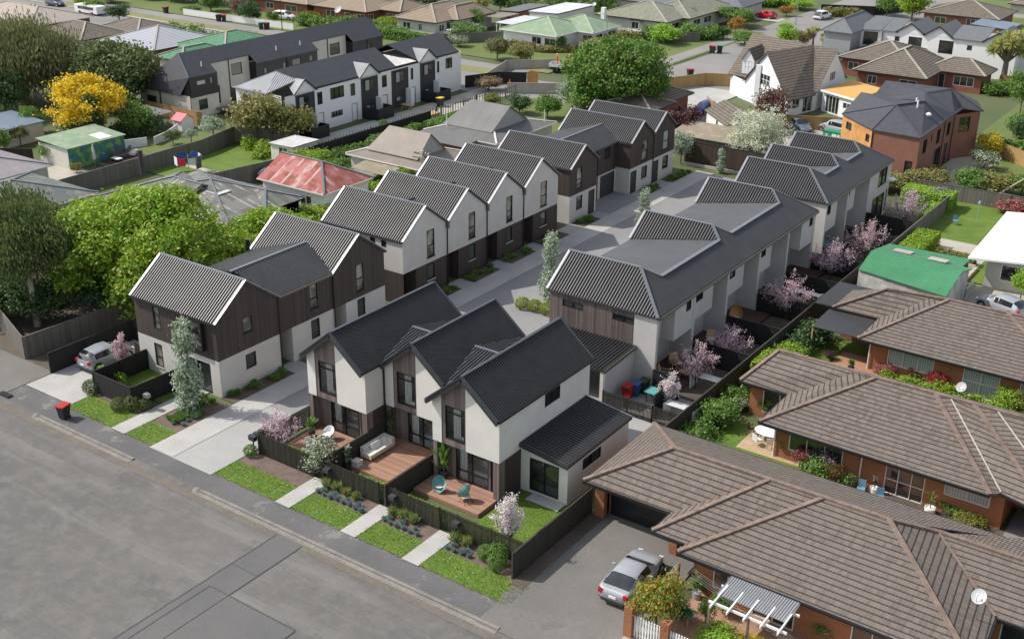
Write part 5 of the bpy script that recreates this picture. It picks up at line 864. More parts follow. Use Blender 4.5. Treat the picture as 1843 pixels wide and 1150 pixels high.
def trunk(t,h,r,tips,mt='bark',base=(0,0,0),lean=(0,0)):
    m=MB(); p=V(base); q=V((lean[0],lean[1],h*.45)); m.tube(p,q,r*1.25,r*.8,8)
    for tp in tips:
        tp=V(tp); a=q+(tp-q)*.12; mid=q+(tp-q)*.5+V((0,0,.08*h)); m.tube(q-V((0,0,.1)),mid,r*.5,r*.28,6); m.tube(mid,tp,r*.28,r*.08,5)
    m.build('trunk',mt,t,False)
def randblobs(R,H,nb,z0=.3,flat=.75,seed=0):
    rs=np.random.default_rng(seed); out=[]; zc=H*(z0+(1-z0)/2)
    hz=H*(1-z0)/2
    for i in range(nb):
        a=i*2.399+rs.uniform(0,.6); q=math.sqrt((i+.5)/nb)*.66; s=rs.uniform(.36,.50)
        zz=zc+hz*rs.uniform(-.5,.55)*(1-q*.5)+hz*.25*(1-q*1.4)
        out.append((math.cos(a)*R*q,math.sin(a)*R*q,zz,R*s,R*s,min(R*s*flat,hz*.8)))
    return out
CRC={}
def unit_crown(kind,mt,sd=0):
    key=(kind,mt,sd)
    if key in CRC: return CRC[key]
    if kind=='round': b=randblobs(1,1.6,9,.12,.85,sd); P,N=cloud(b,3400,.075,core=.12)
    elif kind=='open': b=randblobs(1,1.6,11,.25,.6,sd+3); P,N=cloud(b,2600,.07,clumps=90,core=.03)
    elif kind=='column': b=[(0.1*math.sin(i*2),.1*math.cos(i*2.3),.3+i*.42,.30+.22*math.sin(min(1,(i+1)/4)*3.0)*1.0,.30+.22*math.sin(min(1,(i+1)/4)*3.0),.38) for i in range(6)]; P,N=cloud(b,4200,.055,core=.12)
    elif kind=='hedgeball': b=[(0,0,.8,.95,.95,.8)]; P,N=cloud(b,2600,.07,clumps=700,spread=.8)
    me=cards('crown',P,N,.13*(.8 if kind!='round' else 1),.085,mt); CRC[key]=me; return me
USED={}
def plant(label,cat,name,pos,R,H,kind,mt,group=None,trunkm='bark',stem=True,sd=None):
    """one tree or shrub built on a shared unit crown"""
    t=thing(name,label,cat,(pos[0],pos[1],pos[2] if len(pos)>2 else 0),random.uniform(0,6.28),group)
    sd=(len(USED)%3) if sd is None else sd; USED[t.name]=1; me=unit_crown(kind,mt,sd); base={'round':1.6,'open':1.6,'column':2.75,'hedgeball':1.6}[kind]
    c=link('crown',me,t,False); c.scale=(R,R,H/base)
    if stem: trunk(t,H,max(.03,R*.05),[(math.cos(a)*R*.45,math.sin(a)*R*.45,H*.7) for a in (0,1.7,3.3,4.9)],trunkm)
    return t
def pp(label,cat,name,bx,by,w,h,kind,mt,group=None,**k):
    p=G(bx,by); s=mpp(p); R=w*.5*s; Hh=max(.4,(h*s-R*.35)/.90); return plant(label,cat,name,p,R,Hh,kind,mt,group,**k)
def bigtree(label,name,pos,blobs,n,size,mt,r,cat='tree',bark='bark',lw=.62,core=.1,axis=None,drop=0,clumps=None,spread=2.0):
    t=thing(name,label,cat,(pos[0],pos[1],0)); P,N=cloud(blobs,n,size*.8,core=core,drop=drop,clumps=clumps,spread=spread); ax=None
    if axis is not None: ax=np.tile(np.array(axis,float),(n,1))+rng.normal(0,.18,(n,3)); N=np.cross(ax,rng.normal(size=(n,3))); N/=np.linalg.norm(N,axis=1)[:,None]
    me=cards('crown',P,N,size*rng.uniform(.7,1.3,n),size*lw,mt,ax); link('crown',me,t,False)
    H=max(b[2]+b[5] for b in blobs); trunk(t,H,r,[(b[0]*.9,b[1]*.9,b[2]) for b in blobs[:9]],bark); return t
def tb(bx,by): p=G(bx,by); return p
def randblobs2(R,H,nb,z0=.1,flat=.6,seed=0):
    rs=np.random.default_rng(seed); out=[(0,0,H*.5,R*.62,R*.62,H*.34)]
    for i in range(nb):
        a=i*2.399+rs.uniform(-.3,.3); el=rs.uniform(-.45,1.45); q=math.cos(max(el,-.2))*R*rs.uniform(.68,.86); zz=H*(z0+.45)+math.sin(el)*H*(.44)*rs.uniform(.85,1.0); s=R*rs.uniform(.16,.27)
        out.append((math.cos(a)*q,math.sin(a)*q,min(zz,H-s*.4),s,s,s*flat))
    return out
# --- left group
bigtree('large maple with bright yellow-green crown beside the timber townhouses','maple_tree',(-72.6,54.2),randblobs2(7.4,9.0,48,.08,.62,1)+[(-4.4,-2.4,3.0,3,3,1.8),(-3,-2,3.2,3,3,1.8),(3.4,-3.2,3.0,2.6,2.6,1.6),(5.0,0,4.2,2.3,2.5,1.7)],42000,.34,'lf_maple',.3,clumps=1500,spread=1.5)
bigtree('second maple, more golden green, between the large maple and the link roof','maple_tree',(-69.2,63.8),randblobs2(4.3,5.4,30,.1,.6,4),22000,.32,'lf_maple',.22,clumps=800,spread=1.5)
bigtree('maple crown farther back beside the weathered roof','maple_tree',(-78,57),randblobs2(4.6,7.0,30,.12,.65,8),22000,.34,'lf_maple',.22,clumps=800,spread=1.5)
bigtree('tall pale-trunked gum tree at the left edge by the street','gum_tree',(-76.2,46.3),randblobs(3.4,11.6,24,.06,.75,2),24000,.32,'lf_gum',.22,bark='bark_pale',lw=.42,axis=(.1,.1,-1),drop=.4,clumps=420,spread=1.9,core=.03)
bigtree('gum tree with drooping grey-green foliage behind the first gum, left edge','gum_tree',(-83.5,50.5),randblobs(3.8,9.5,16,.08,.9,5),24000,.34,'lf_gum',.24,bark='bark_pale',lw=.42,axis=(0,0,-1),drop=.5,clumps=700,spread=2.2,core=.1)
bigtree('huge weeping tree with olive-green hanging foliage, top left','weeping_tree',(-139,88),randblobs(7.2,12.6,18,.02,.8,3),42000,.6,'lf_willow',.5,lw=.25,axis=(0,0,-1),drop=1.3,clumps=650,spread=2.2)
bigtree('dark spreading tree right of the weeping tree, above the yellow-flowering tree','tree',(-127.5,94.5),randblobs(5.2,8.6,14,.12,.8,6),22000,.45,'lf_gum',.4,drop=.4)
bigtree('tree covered in golden yellow flowers behind the mural shed','kowhai_tree',(-118.6,82.6),randblobs2(4.3,7.3,34,.08,.5,9),7500,.36,'lf_gold',.25,clumps=260,spread=1.5,core=.02)
bigtree('large dense dark-green tree in front of the truck and the far street','tree',(-74.4,129.6),randblobs2(6.8,9.8,48,.03,.75,12),42000,.38,'lf_bigtree',.5,clumps=1500,spread=1.6)
bigtree('tree with dense cream-white blossom beside the end terrace','blossom_tree',(-50.2,119.6),randblobs(3.6,6.9,13,.08,.8,15),15000,.2,'lf_white',.16,clumps=900,spread=1.5)
plant('dark green conical bush in front of the yellow-flowering tree','tree','conifer_tree',(-116.2,81.6),2.3,5.6,'column','lf_dark',sd=0)
pp('leafy green tree right of the mural shed by the black-clad terrace','tree','tree',248,243,68,66,'round','lf_mid')
pp('dark green tree at the left edge above the blue-grey shed','tree','tree',12,215,80,95,'round','lf_dark')
pp('shrub with pale leaves beside the small shed at the left edge','shrub','shrub',62,240,50,55,'open','lf_mid'); pp('shrub between the blue-grey shed and the mural shed','shrub','shrub',38,262,36,38,'open','lf_olive'); pp('broad dark shrub at the left edge below the small shed','shrub','shrub',3,275,40,45,'round','lf_mid')
pp('small dark tree in front of the mural shed','tree','tree',97,292,44,44,'round','lf_mid'); pp('small orange-tipped shrub by the grey boundary fence','shrub','shrub',138,312,20,22,'round','lf_olive')
pp('soft grey-green olive tree beside the playhouse','tree','olive_tree',385,252,48,48,'open','lf_silver'); pp('wispy olive shrub against the curved white wall','shrub','olive_shrub',312,262,34,32,'open','lf_gum'); pp('wispy olive shrub left of the small olive tree','shrub','olive_shrub',345,258,30,28,'open','lf_silver')
pp('large olive-brown tree in front of the white terrace','tree','tree',462,258,98,98,'round','lf_olive'); pp('rounder olive-green tree right beside it, next to the white terrace wall','tree','tree',527,258,76,74,'round','lf_olive',sd=2)
pp('tree beside the golden tree at its lower right','tree','tree',220,210,60,66,'open','lf_dark')
for i,(a,b,w_,h_) in enumerate(((560,310,70,48),(610,318,60,40),(572,400,80,45),(700,340,70,35),(520,300,40,30))): pp(['bright shrub mass beside the rusty red roof','bright rounded shrub next to the taupe verandah','green shrub mass below the rusty red roof, left of the first gable','low green shrubs between two plaster gables','shrub beside the open-fronted grey shed'][i],'shrub','shrub',a,b,w_,h_,'round','lf_mid' if i%2 else 'lf_maple')
pp('green shrub beside the grey villa behind the plaster gables','shrub','shrub',838,292,32,36,'round','lf_olive'); pp('row-end shrub left of the grey villa by the lane','shrub','shrub',690,232,20,18,'round','lf_mid')
# --- mid far shrubs
L_=[('bright green clipped shrub behind the grey villa roof',885,190,34,24,'lf_yellowgreen'),('dark shrub behind the grey villa',935,205,44,40,'lf_dark'),('green shrub left of the blossom tree top',985,215,50,48,'lf_mid'),('grey leafless-looking shrub left of the large tree',1030,200,50,60,'lf_silver'),('bronze flax-like shrub beside the concrete lane wall',880,165,50,34,'lf_flax'),('weeping green shrub on the corner lawn',895,108,44,44,'lf_willow'),('round green shrub on the corner lawn, left of the truck',937,115,44,40,'lf_olive'),('dark red round shrub in front of the green-roofed bungalow',932,78,28,30,'lf_purple'),('small green tree in front of the green-roofed bungalow',1005,92,32,30,'lf_mid'),('reddish shrub at the corner of the green-roofed bungalow',1060,88,24,22,'lf_prunus'),
('bright shrub with white flowers beside the parked white car',825,85,36,26,'lf_whitegreen'),('tall shrub right of the parked white car',855,55,36,40,'lf_mid'),('yellow-green tree in front of the tan house',775,60,36,44,'lf_olive'),('green hedge shrub in front of the tan house',735,62,90,20,'lf_mid'),('bushy shrub beside the tan house wall',700,52,40,26,'lf_maple'),
('yellow-green shrub by the glazed porch',1195,80,60,40,'lf_hedge'),('dark low shrub right of the green-roofed bungalow',1130,78,40,24,'lf_mid'),('yellow shrub beside the grey picket gate',1235,62,26,24,'lf_hedge'),('dark purple shrub behind the yellow shrub',1243,52,24,36,'lf_prunus'),('tall bright shrub group beside the red car',1320,46,56,40,'lf_mid'),('orange-leaved round shrub beside the red car lawn',1323,62,28,32,'lf_orange'),('dark round shrub in front of the orange one',1300,72,30,26,'lf_dark'),('green shrub above the orange one',1340,52,36,38,'lf_mid'),
('low green planting left of the steep cottage',1340,82,50,30,'lf_mid'),('tree with bright crown behind the steep cottage ridge',1412,88,42,46,'lf_hedge'),('shrub behind the cottage gable next to the bright one',1445,85,34,34,'lf_olive'),('green shrub in front of the grey hip-roofed end',1510,92,44,32,'lf_mid'),
('dense green tree behind the zigzag roofs',1640,38,62,60,'lf_maple'),('darker tree left of it behind the zigzag roofs',1595,30,46,44,'lf_mid'),('small round tree behind the second zigzag gable',1705,42,44,28,'lf_olive'),
('bright shrub in the gap by the orange flat roof',1590,155,52,24,'lf_maple'),('tree at the right edge beside the drying lawn',1835,205,50,80,'lf_mid'),('darker tree low at the right edge',1838,250,50,50,'lf_mid'),
('olive shrubs below the brick townhouse gable',1600,345,80,44,'lf_olive'),('olive shrub mass beside the brick end wall',1665,342,80,52,'lf_olive'),('broad shrub left part of the mass above the grey fence',1745,345,70,50,'lf_mid'),('broad shrub in the middle of the mass above the grey fence',1795,350,80,48,'lf_olive'),('shrub at the right edge above the grey fence',1838,352,60,45,'lf_mid'),('shrub with white flecks inside the fence corner',1682,372,46,40,'lf_whitegreen'),('yellow-flowering shrub beside the brick terrace',1778,285,46,50,'lf_yellow'),('green leafy shrub below the yellow flowers',1770,305,52,40,'lf_whitegreen'),
('rose bush with pink flowers by the grey fence',1820,385,60,32,'lf_rose'),('dark tree behind the dark-green roof corner',1838,270,40,60,'lf_dark'),
('purple-leaved tree beside the blue car',1222,258,66,72,'lf_purple'),('bronze purple tree between fence and white blossom tree',1388,236,62,82,'lf_prunus'),
('white-blossomed shrub between the large tree and far gable',1090,202,76,46,'lf_white'),('green tree in front of the dark fence at the drive end',1225,295,44,62,'lf_silver')]
leaf('lf_yellowgreen',(.16,.20,.03),(.28,.28,.05))
for l,a,b,w_,h_,mt in L_: pp(l,'shrub' if h_<45 else 'tree','shrub' if h_<45 else 'tree',a,b,w_,h_,'round' if 'wisp' not in l else 'open',mt)
# top row
T_=[(330,5,46,34,'lf_mid'),(345,24,36,18,'lf_mid'),(380,22,46,40,'lf_mid'),(432,36,36,40,'lf_prunus'),(450,42,40,40,'lf_dark'),(492,44,22,26,'lf_mid'),(560,36,46,22,'lf_rust'),(585,30,40,18,'lf_rust'),(215,38,40,34,'lf_dark'),(170,24,44,28,'lf_mid'),(148,16,30,24,'lf_maple'),(470,15,60,50,'lf_dark'),(660,80,26,16,'lf_mid'),(1010,8,60,24,'lf_mid'),(900,20,34,34,'lf_dark'),(1120,12,70,26,'lf_mid'),(1440,18,50,26,'lf_hedge'),(1415,30,26,22,'lf_orange'),(1380,8,60,16,'lf_dark'),(1200,12,60,22,'lf_mid'),(200,6,46,26,'lf_olive'),(270,-2,60,34,'lf_dark'),(305,-4,50,40,'lf_mid')]
TL=['tall shrub at the top edge above the white garden wall','low shrub against the white garden wall','leafy tree right behind the white garden wall','purple-leaved tree left of the white car','dark conifer beside the white car','small round shrub in front of the white car','orange-red hedge shrub by the brick house','orange-red hedge shrub next to the brick corner','dark rounded tree by the far left street','bright tree at the top left street edge','yellow-green tree at the far left of the street','dark tree mass behind the white car','small shrub behind the black roof end','shrub row above the white shed roof','dark tree behind the cabbage tree','shrub row left above the olive roof','yellow-green shrub by the dark fence corner','orange shrub beside the dark fence corner','dark shrubs at the top edge above the red car','shrubs above the olive tiled roof','olive shrub by the parked vans','dark hedge tree at the top edge, left','green hedge tree at the top edge beside the dark one']
for (a,b,w_,h_,mt),l in zip(T_,TL): pp(l,'shrub' if h_<30 else 'tree','shrub' if h_<30 else 'tree',a,b,w_,h_,'round',mt)
# cabbage trees
def cabbage(label,bx,by,w_,h_,heads,seed):
    p=G(bx,by); s=mpp(p); H=h_*s/.92; R=w_*s/2; t=thing('cabbage_tree',label,'cabbage tree',p,0,None); rs=random.Random(seed); m=MB(); m.tube((0,0,0),(0,0,H*.45),R*.16,R*.12)
    P=[];N=[];A=[]
    for i in range(heads):
        a=i*2.399; q=math.sqrt((i+.5)/heads)*R*.72; c=V((math.cos(a)*q,math.sin(a)*q,H*(.88-.38*(q/R)**1.5+rs.uniform(-.08,.08)))); m.tube((0,0,H*.42),c,R*.08,R*.04,6)
        for k in range(110):
            d=V((rs.gauss(0,1),rs.gauss(0,1),rs.gauss(.25,.8))).normalized(); L=R*.42; P.append(c+d*L*.5-V((0,0,.12*L)));A.append(d); n=d.cross(V((rs.gauss(0,1),rs.gauss(0,1),rs.gauss(0,1)))).normalized(); N.append(n)
    m.build('trunk','bark',t,False); me=cards('crown',np.array(P),np.array(N),R*.42,R*.06,'lf_cabbage',np.array(A)); link('crown',me,t,False)
cabbage('big cabbage tree with many spiky heads at the upper right fence',1803,158,76,100,15,1); cabbage('cabbage tree at the top edge behind the wire fence',866,42,46,48,8,2); cabbage('spiky yellowish cabbage tree left part of the pair behind the steep cottage',1462,88,30,40,5,3); cabbage('smaller cabbage tree right part of the pair behind the steep cottage',1480,92,28,30,4,4)
# dense belts of garden trees beyond the far streets, read as one mass
def belt(label,pts,mt,h=5,sz=.55):
    bl=[]
    for a,b in zip(pts[:-1],pts[1:]):
        L=math.hypot(b[0]-a[0],b[1]-a[1]); n=max(1,int(L/min(3.2,h*.75)))
        for i in range(n): t=(i+.5)/n; r=min(h*.62,2.9)*rnd(.65,1.05); hh=h*rnd(.55,1.1); j=min(1.5,h*.25); bl.append((a[0]+(b[0]-a[0])*t+rnd(-j,j),a[1]+(b[1]-a[1])*t+rnd(-j,j),hh*.5,r,r,hh*.5))
    P,N=cloud(bl,len(bl)*700,sz*.6,core=.1,spread=1.6); tag(link('far_trees',cards('far_trees',P,N,sz,sz*.65,mt)),label,'trees',kind='stuff')
belt('dark belt of trees behind the white garden wall at the top edge',[(-196,156),(-180,158),(-166,160)],'lf_dark',6.5); belt('garden trees along the top edge behind the grey carports',[(-134,187),(-124,194),(-112,203)],'lf_mid',5); belt('garden shrubs at the top edge above the red car',[(-102,219),(-92,226)],'lf_hedge',4); belt('mixed trees along the very top left edge',[(-240,134),(-222,148),(-206,160)],'lf_mid',6); belt('trees behind the brick houses at the top edge',[(-168,176),(-152,181),(-140,176)],'lf_dark',5)
belt('shrub border around the tan and brick houses by the lawn',[(-152,151.5),(-137,153.2),(-128,153)],'lf_mid',2.4,.4); belt('shrub border along the fence of the corner lawn',[(-97,176.5),(-92,181),(-86.5,186)],'lf_mid',2.4,.4); belt('garden shrubs around the olive-roofed house lawn',[(-97.5,160),(-98.5,168),(-97,174)],'lf_olive',2.0,.4); belt('shrubs behind the new fence by the brick townhouses',[(-31,142.5),(-26,141),(-20,137)],'lf_mid',2.4,.4); belt('dark shrubs around the mural shed garden',[(-119,79),(-115.5,84.5),(-113,89)],'lf_dark',2.6,.35); belt('green border plants along the grass yard fence',[(-95.8,88),(-97.5,90.8),(-101,90.5)],'lf_maple',1.3,.3); belt('shrubs between the old roofs beside the maples',[(-91.5,76.3),(-84,75.9),(-77,76)],'lf_mid',1.6,.3); belt('overgrown shrubs behind the red and taupe roofs',[(-75.5,84),(-75,88.5),(-70.5,88),(-67.5,91)],'lf_maple',2.6,.35); belt('garden mass behind the plaster gables near the villas',[(-69.5,97),(-69,103),(-68.5,110),(-70,116)],'lf_mid',3.0,.35)
belt('layered shrubs along the lawn side of the boundary fence, near part',[(-27.6,58.5),(-27.4,62),(-27.3,66.5)],'lf_mid',1.7,.24); belt('dark leafy shrubs beside the boundary fence behind the second brick roof',[(-27.4,72.5),(-27.2,76.5),(-27.6,80)],'lf_dark',1.9,.26); belt('mixed garden border along the wall of the middle brick house',[(-20.5,60.6),(-17.6,60.3)],'lf_mid',1.2,.18); belt('mixed garden border under the windows of the far brick house',[(-21,75.2),(-14,75.0),(-10,74.8)],'lf_maple',1.1,.18)
belt('flower border along the weathered fence behind the far lawn',[(-24,118.6),(-18,118.3),(-12,118)],'lf_rose',1.5,.25); belt('garden shrubs between the green-roofed and tan houses',[(-122,156),(-119.5,162)],'lf_mid',3.2,.35); belt('border shrubs along the white bungalow walls',[(-112.5,158.0),(-104,157.8),(-101,161)],'lf_olive',1.1,.3); belt('shrub row on the far side of the lane fence',[(-89.4,90),(-89.2,100),(-89.3,108)],'lf_mid',1.3,.25)
belt('back garden trees between the top left roofs',[(-160,129),(-150,128),(-142,133)],'lf_mid',3.6,.4); belt('garden plants in front of the black-clad terrace fence',[(-126,91.5),(-121,92.5)],'lf_dark',2.6,.35); belt('shrubs around the brown tiled bungalow lawn',[(-38.5,171),(-36,175.5),(-29,176)],'lf_mid',2.2,.35); belt('shrubs beside the zigzag-roofed townhouses',[(-66,172),(-62.5,176)],'lf_mid',3.0,.35); belt('trees behind the zigzag-roofed townhouses',[(-57,196),(-50,200),(-43,203),(-36,206)],'lf_maple',4.6,.5); belt('shrubs at the bend in front of the dark fence',[(-82,219),(-76,222.5)],'lf_olive',2.4,.4); belt('trees along the upper right edge',[(-26,146),(-21,152),(-18,160)],'lf_mid',5,.5)
# blossom trees: ascending branches with petals along them
def blossom(label,pos,H,R,mt,sd,nb=13,dens=120,name='blossom_tree'):
    t=thing(name,label,'blossom tree',(pos[0],pos[1],0),0,None); rs=np.random.default_rng(sd); m=MB(); z0=H*.24; m.tube((0,0,0),(0,0,z0),.06,.045,7); P=[];N=[]
    for i in range(nb):
        a=i*2.399+rs.uniform(-.3,.3); q=R*(.25+.75*((i%5)/4)); zt=H*(1-.42*(q/R)**1.6)*rs.uniform(.86,1.0); e=np.array([math.cos(a)*q,math.sin(a)*q,zt]); s=np.array([0,0,z0*rs.uniform(.7,1.2)]); mid=s+(e-s)*.5+np.array([math.cos(a),math.sin(a),-.1])*q*.22
        m.tube(s,mid,.028,.018,5); m.tube(mid,e,.018,.006,5); K=int(dens)
        for (A,B_,k0) in ((s,mid,.35),(mid,e,0)):
            u=rs.uniform(k0,1,K//2)[:,None]; pt=A+(B_-A)*u+rs.normal(0,.05+R*.05,(K//2,3)); P.append(pt)
        for j in range(3):
            u=rs.uniform(.3,.9); b0=s+(e-s)*u; d=rs.normal(size=3); d[2]=abs(d[2])+.4; d/=np.linalg.norm(d); e2=b0+d*R*.42; m.tube(b0,e2,.01,.004,4); u2=rs.uniform(0,1,K//3)[:,None]; P.append(b0+(e2-b0)*u2+rs.normal(0,.06,(K//3,3)))
    P=np.concatenate(P); N=rs.normal(size=P.shape); N/=np.linalg.norm(N,axis=1)[:,None]; m.build('trunk','bark_dark',t,False); link('blossom',cards('blossom',P,N,.10,.08,mt),t,False); return t
blossom('narrow young pink blossom tree in the small lawn beside the hatchback',(-64.5,45.1),3.3,.62,'lf_pink',1,10,110)
blossom('spreading mauve blossom tree beside the black letterboxes',(-48.0,43.9),2.8,1.6,'lf_mauve',2,14,75); blossom('slender white-pink blossom tree at the corner of the slatted fence',(-30.2,43.3),4.2,.85,'lf_blush',3,13,150)
for q in ((-30.8,62.4,3.4,.8,'lf_blush','narrow pale blossom tree beside the wheelie bin enclosure'),(-30.9,66.4,3.9,1.6,'lf_pink','pink blossom tree in the first terrace courtyard with the cane chairs'),(-30.8,71.6,3.0,1.75,'lf_mauve','mauve blossom tree in the second terrace courtyard'),(-30.6,81.3,4.0,2.2,'lf_pink','largest pink blossom tree, in the courtyard with the covered table'),(-30.9,91.3,3.9,2.3,'lf_mauve','mauve blossom tree beside the green-roofed garage'),(-30.0,97.0,4.4,2.0,'lf_pink','paler blossom tree leaning toward the green-roofed garage'),(-30.2,108.5,4.0,2.2,'lf_mauve','mauve blossom tree in the last courtyard near the clipped hedge')): blossom(q[5],q[:2],q[2],q[3],q[4],int(-q[0]*10+q[1]*7),13,int(60+q[3]*32))
plant('tall silvery columnar tree at the corner of the dark timber townhouses','tree','columnar_tree',G(343,738),1.55,6.6,'column','lf_silver',sd=0); plant('green columnar tree beside the driveway near the yellow box balls','tree','columnar_tree',G(990,545),1.35,5.9,'column','lf_silvergreen' if 'lf_silvergreen' in MDEF else 'lf_silver',sd=1); plant('green columnar tree farther along the driveway beyond the first','tree','columnar_tree',G(1158,412),1.1,3.9,'column','lf_silver',sd=2); plant('small pale columnar tree before the dark fence at the drive end','tree','columnar_tree',G(1296,312),.85,2.7,'column','lf_silver',sd=0)
magn=bigtree('white-flowering magnolia bush inside the slatted fence','magnolia_tree',(-43.9,43.1),[(0,0,1.5,.8,.8,.8),(.3,.2,2.0,.6,.6,.5),(-.4,0,1.0,.6,.6,.5)],2600,.14,'lf_whitegreen',.05)
plant('rust and green bush on the brick gate pillar beside the silver coupe','shrub','photinia_bush',(-20.7,42.2,.2),1.25,2.9,'round','lf_rust',sd=1)
for i,(a,b) in enumerate(((940,552),(962,556),(983,562))): plant('yellow-green clipped ball shrub, %s of the three by the driveway tree'%('leftmost','middle','rightmost')[i],'shrub','box_ball',G(a,b+4),.62,1.0,'hedgeball','lf_box','clipped ball shrubs by the driveway',stem=False)
for i,(x,y,r) in enumerate(((-30.3,42.4,.62),(-29.9,41.7,.55),(-30.9,42.1,.5),(-60.2,41.3,.55),(-59.5,41.9,.6),(-58.9,42.4,.5),(-63.7,41.8,.6),(-48.9,42.3,.45))): plant(['green ball shrub under the white-pink blossom tree, back','green ball shrub at the fence corner, front right','green ball shrub under the white-pink blossom tree, left','round grey-green shrub by the letterbox, left','round grey-green shrub by the letterbox, middle','round grey-green shrub by the letterbox, right','shrub at the corner of the dark board fence near the hatchback','small bush below the black letterboxes'][i],'shrub','ball_shrub',(x,y),r,r*1.7,'hedgeball','lf_mid' if i<3 or i==7 else 'lf_gum',stem=False)
for i,(x,y,r,h) in enumerate(((-73.6,50.5,2.0,3.6),(-76.5,46.8,2.2,3.2),(-74.2,55.5,2.2,4.2),(-79.5,45.5,2.6,3.6),(-72.6,58.8,1.8,3.0))): plant(['dark bush behind the black fence under the gum tree','dark bush at the foot of the pale-trunked gum tree','tall dark bush between gum and large maple','dark undergrowth at the left edge below the gum trees','dark bush below the large maple by the fence'][i],'shrub','shrub',(x,y),r,h,'round','lf_dark' if i!=2 else 'lf_gum')
# hedges
def hedge(label,x0,x1,y0,y1,h,mt='lf_hedge',name='hedge',z=0,n=None,sz=.11):
    x0,x1=min(x0,x1),max(x0,x1);y0,y1=min(y0,y1),max(y0,y1); A=2*h*((x1-x0)+(y1-y0))+(x1-x0)*(y1-y0); n=n or int(A*110); f=rng.random(n); P=np.stack([rng.uniform(x0,x1,n),rng.uniform(y0,y1,n),rng.uniform(.05,h,n)],1); N=rng.normal(0,.6,(n,3))
    top=rng.random(n)<(x1-x0)*(y1-y0)/A*1.3; P[top,2]=h+rng.normal(0,.04,top.sum()); N[top,2]+=1
    s=~top; sx=rng.random(n)<(y1-y0)/((x1-x0)+(y1-y0)); lo=rng.random(n)<.5
    P[s&sx,0]=np.where(lo[s&sx],x0,x1)+rng.normal(0,.05,(s&sx).sum()); P[s&~sx,1]=np.where(lo[s&~sx],y0,y1)+rng.normal(0,.05,(s&~sx).sum()); N[s&sx,0]+=np.where(lo[s&sx],-1,1); N[s&~sx,1]+=np.where(lo[s&~sx],-1,1); N/=np.linalg.norm(N,axis=1)[:,None]
    o=link(name,cards(name,P,N,sz,sz*.7,mt)); o.location=(0,0,z); tag(o,label,'hedge'); return o
hedge('low bright hedge behind the slatted fence of the middle deck',-41.0,-38.9,43.0,43.6,.95); hedge('low bright hedge behind the slatted fence of the right deck',-37.4,-34.3,43.0,43.5,.95); hedge('short low hedge behind the slatted fence near the left deck',-46.9,-44.5,43.1,43.6,.9); hedge('low bright hedge along the dark board fence by the right lawn',-29.35,-28.85,44.0,48.2,.75); hedge('low clipped hedge inside the black fence by the small lawn',-65.3,-62.7,43.5,44.0,.8); hedge('low hedge stretch inside the slatted fence in front of the right lawn',-33.2,-31.2,43.0,43.4,.9)
hedge('low clipped border in front of the yellow ball shrubs',-43.4,-41.9,58.4,58.7,.35,'lf_mid')
hedge('large clipped bright hedge at the far corner by the last terrace',-32.9,-28.0,115.2,117.6,1.7,sz=.2,n=5000); hedge('narrow hedge along the boundary fence near the far corner',-29.6,-28.9,110.5,117,1.0,sz=.18,n=2000)
hedge('narrow green planting strip along the fence beside the courtyards',-29.5,-28.95,66.5,86.5,.8,'lf_mid',n=5000,sz=.16); hedge('planting strip along the fence beyond the green-roofed garage',-29.5,-28.95,88,104,.6,'lf_mid',n=3000,sz=.16)
hedge('tall green climbing hedge on the lawn side of the fence, above the green-roofed garage',-27.9,-25.9,97.2,105,1.5,'lf_maple',n=5500,sz=.22); hedge('low shrub hedge beside the crazy paving',-25.5,-21.9,101.4,102.4,.9,'lf_yellowgreen',n=1500,sz=.2)
hedge('lush hedge of large-leaved shrubs between two brick houses',-28.0,-23.6,68.8,71.6,2.0,'lf_maple',n=6000,sz=.22); hedge('low green planting behind the second brick house roof',-23,-14,71.8,73.2,1.0,'lf_maple',n=4200,sz=.2)
hedge('clipped long hedge beside the grey villa and the lane',-88.5,-84.5,108,114,1.4,'lf_mid',n=3500,sz=.25); hedge('hedge on the left of the car park behind the black roofs',-142,-120,150.6,152.4,1.6,'lf_mid',n=4000,sz=.4)
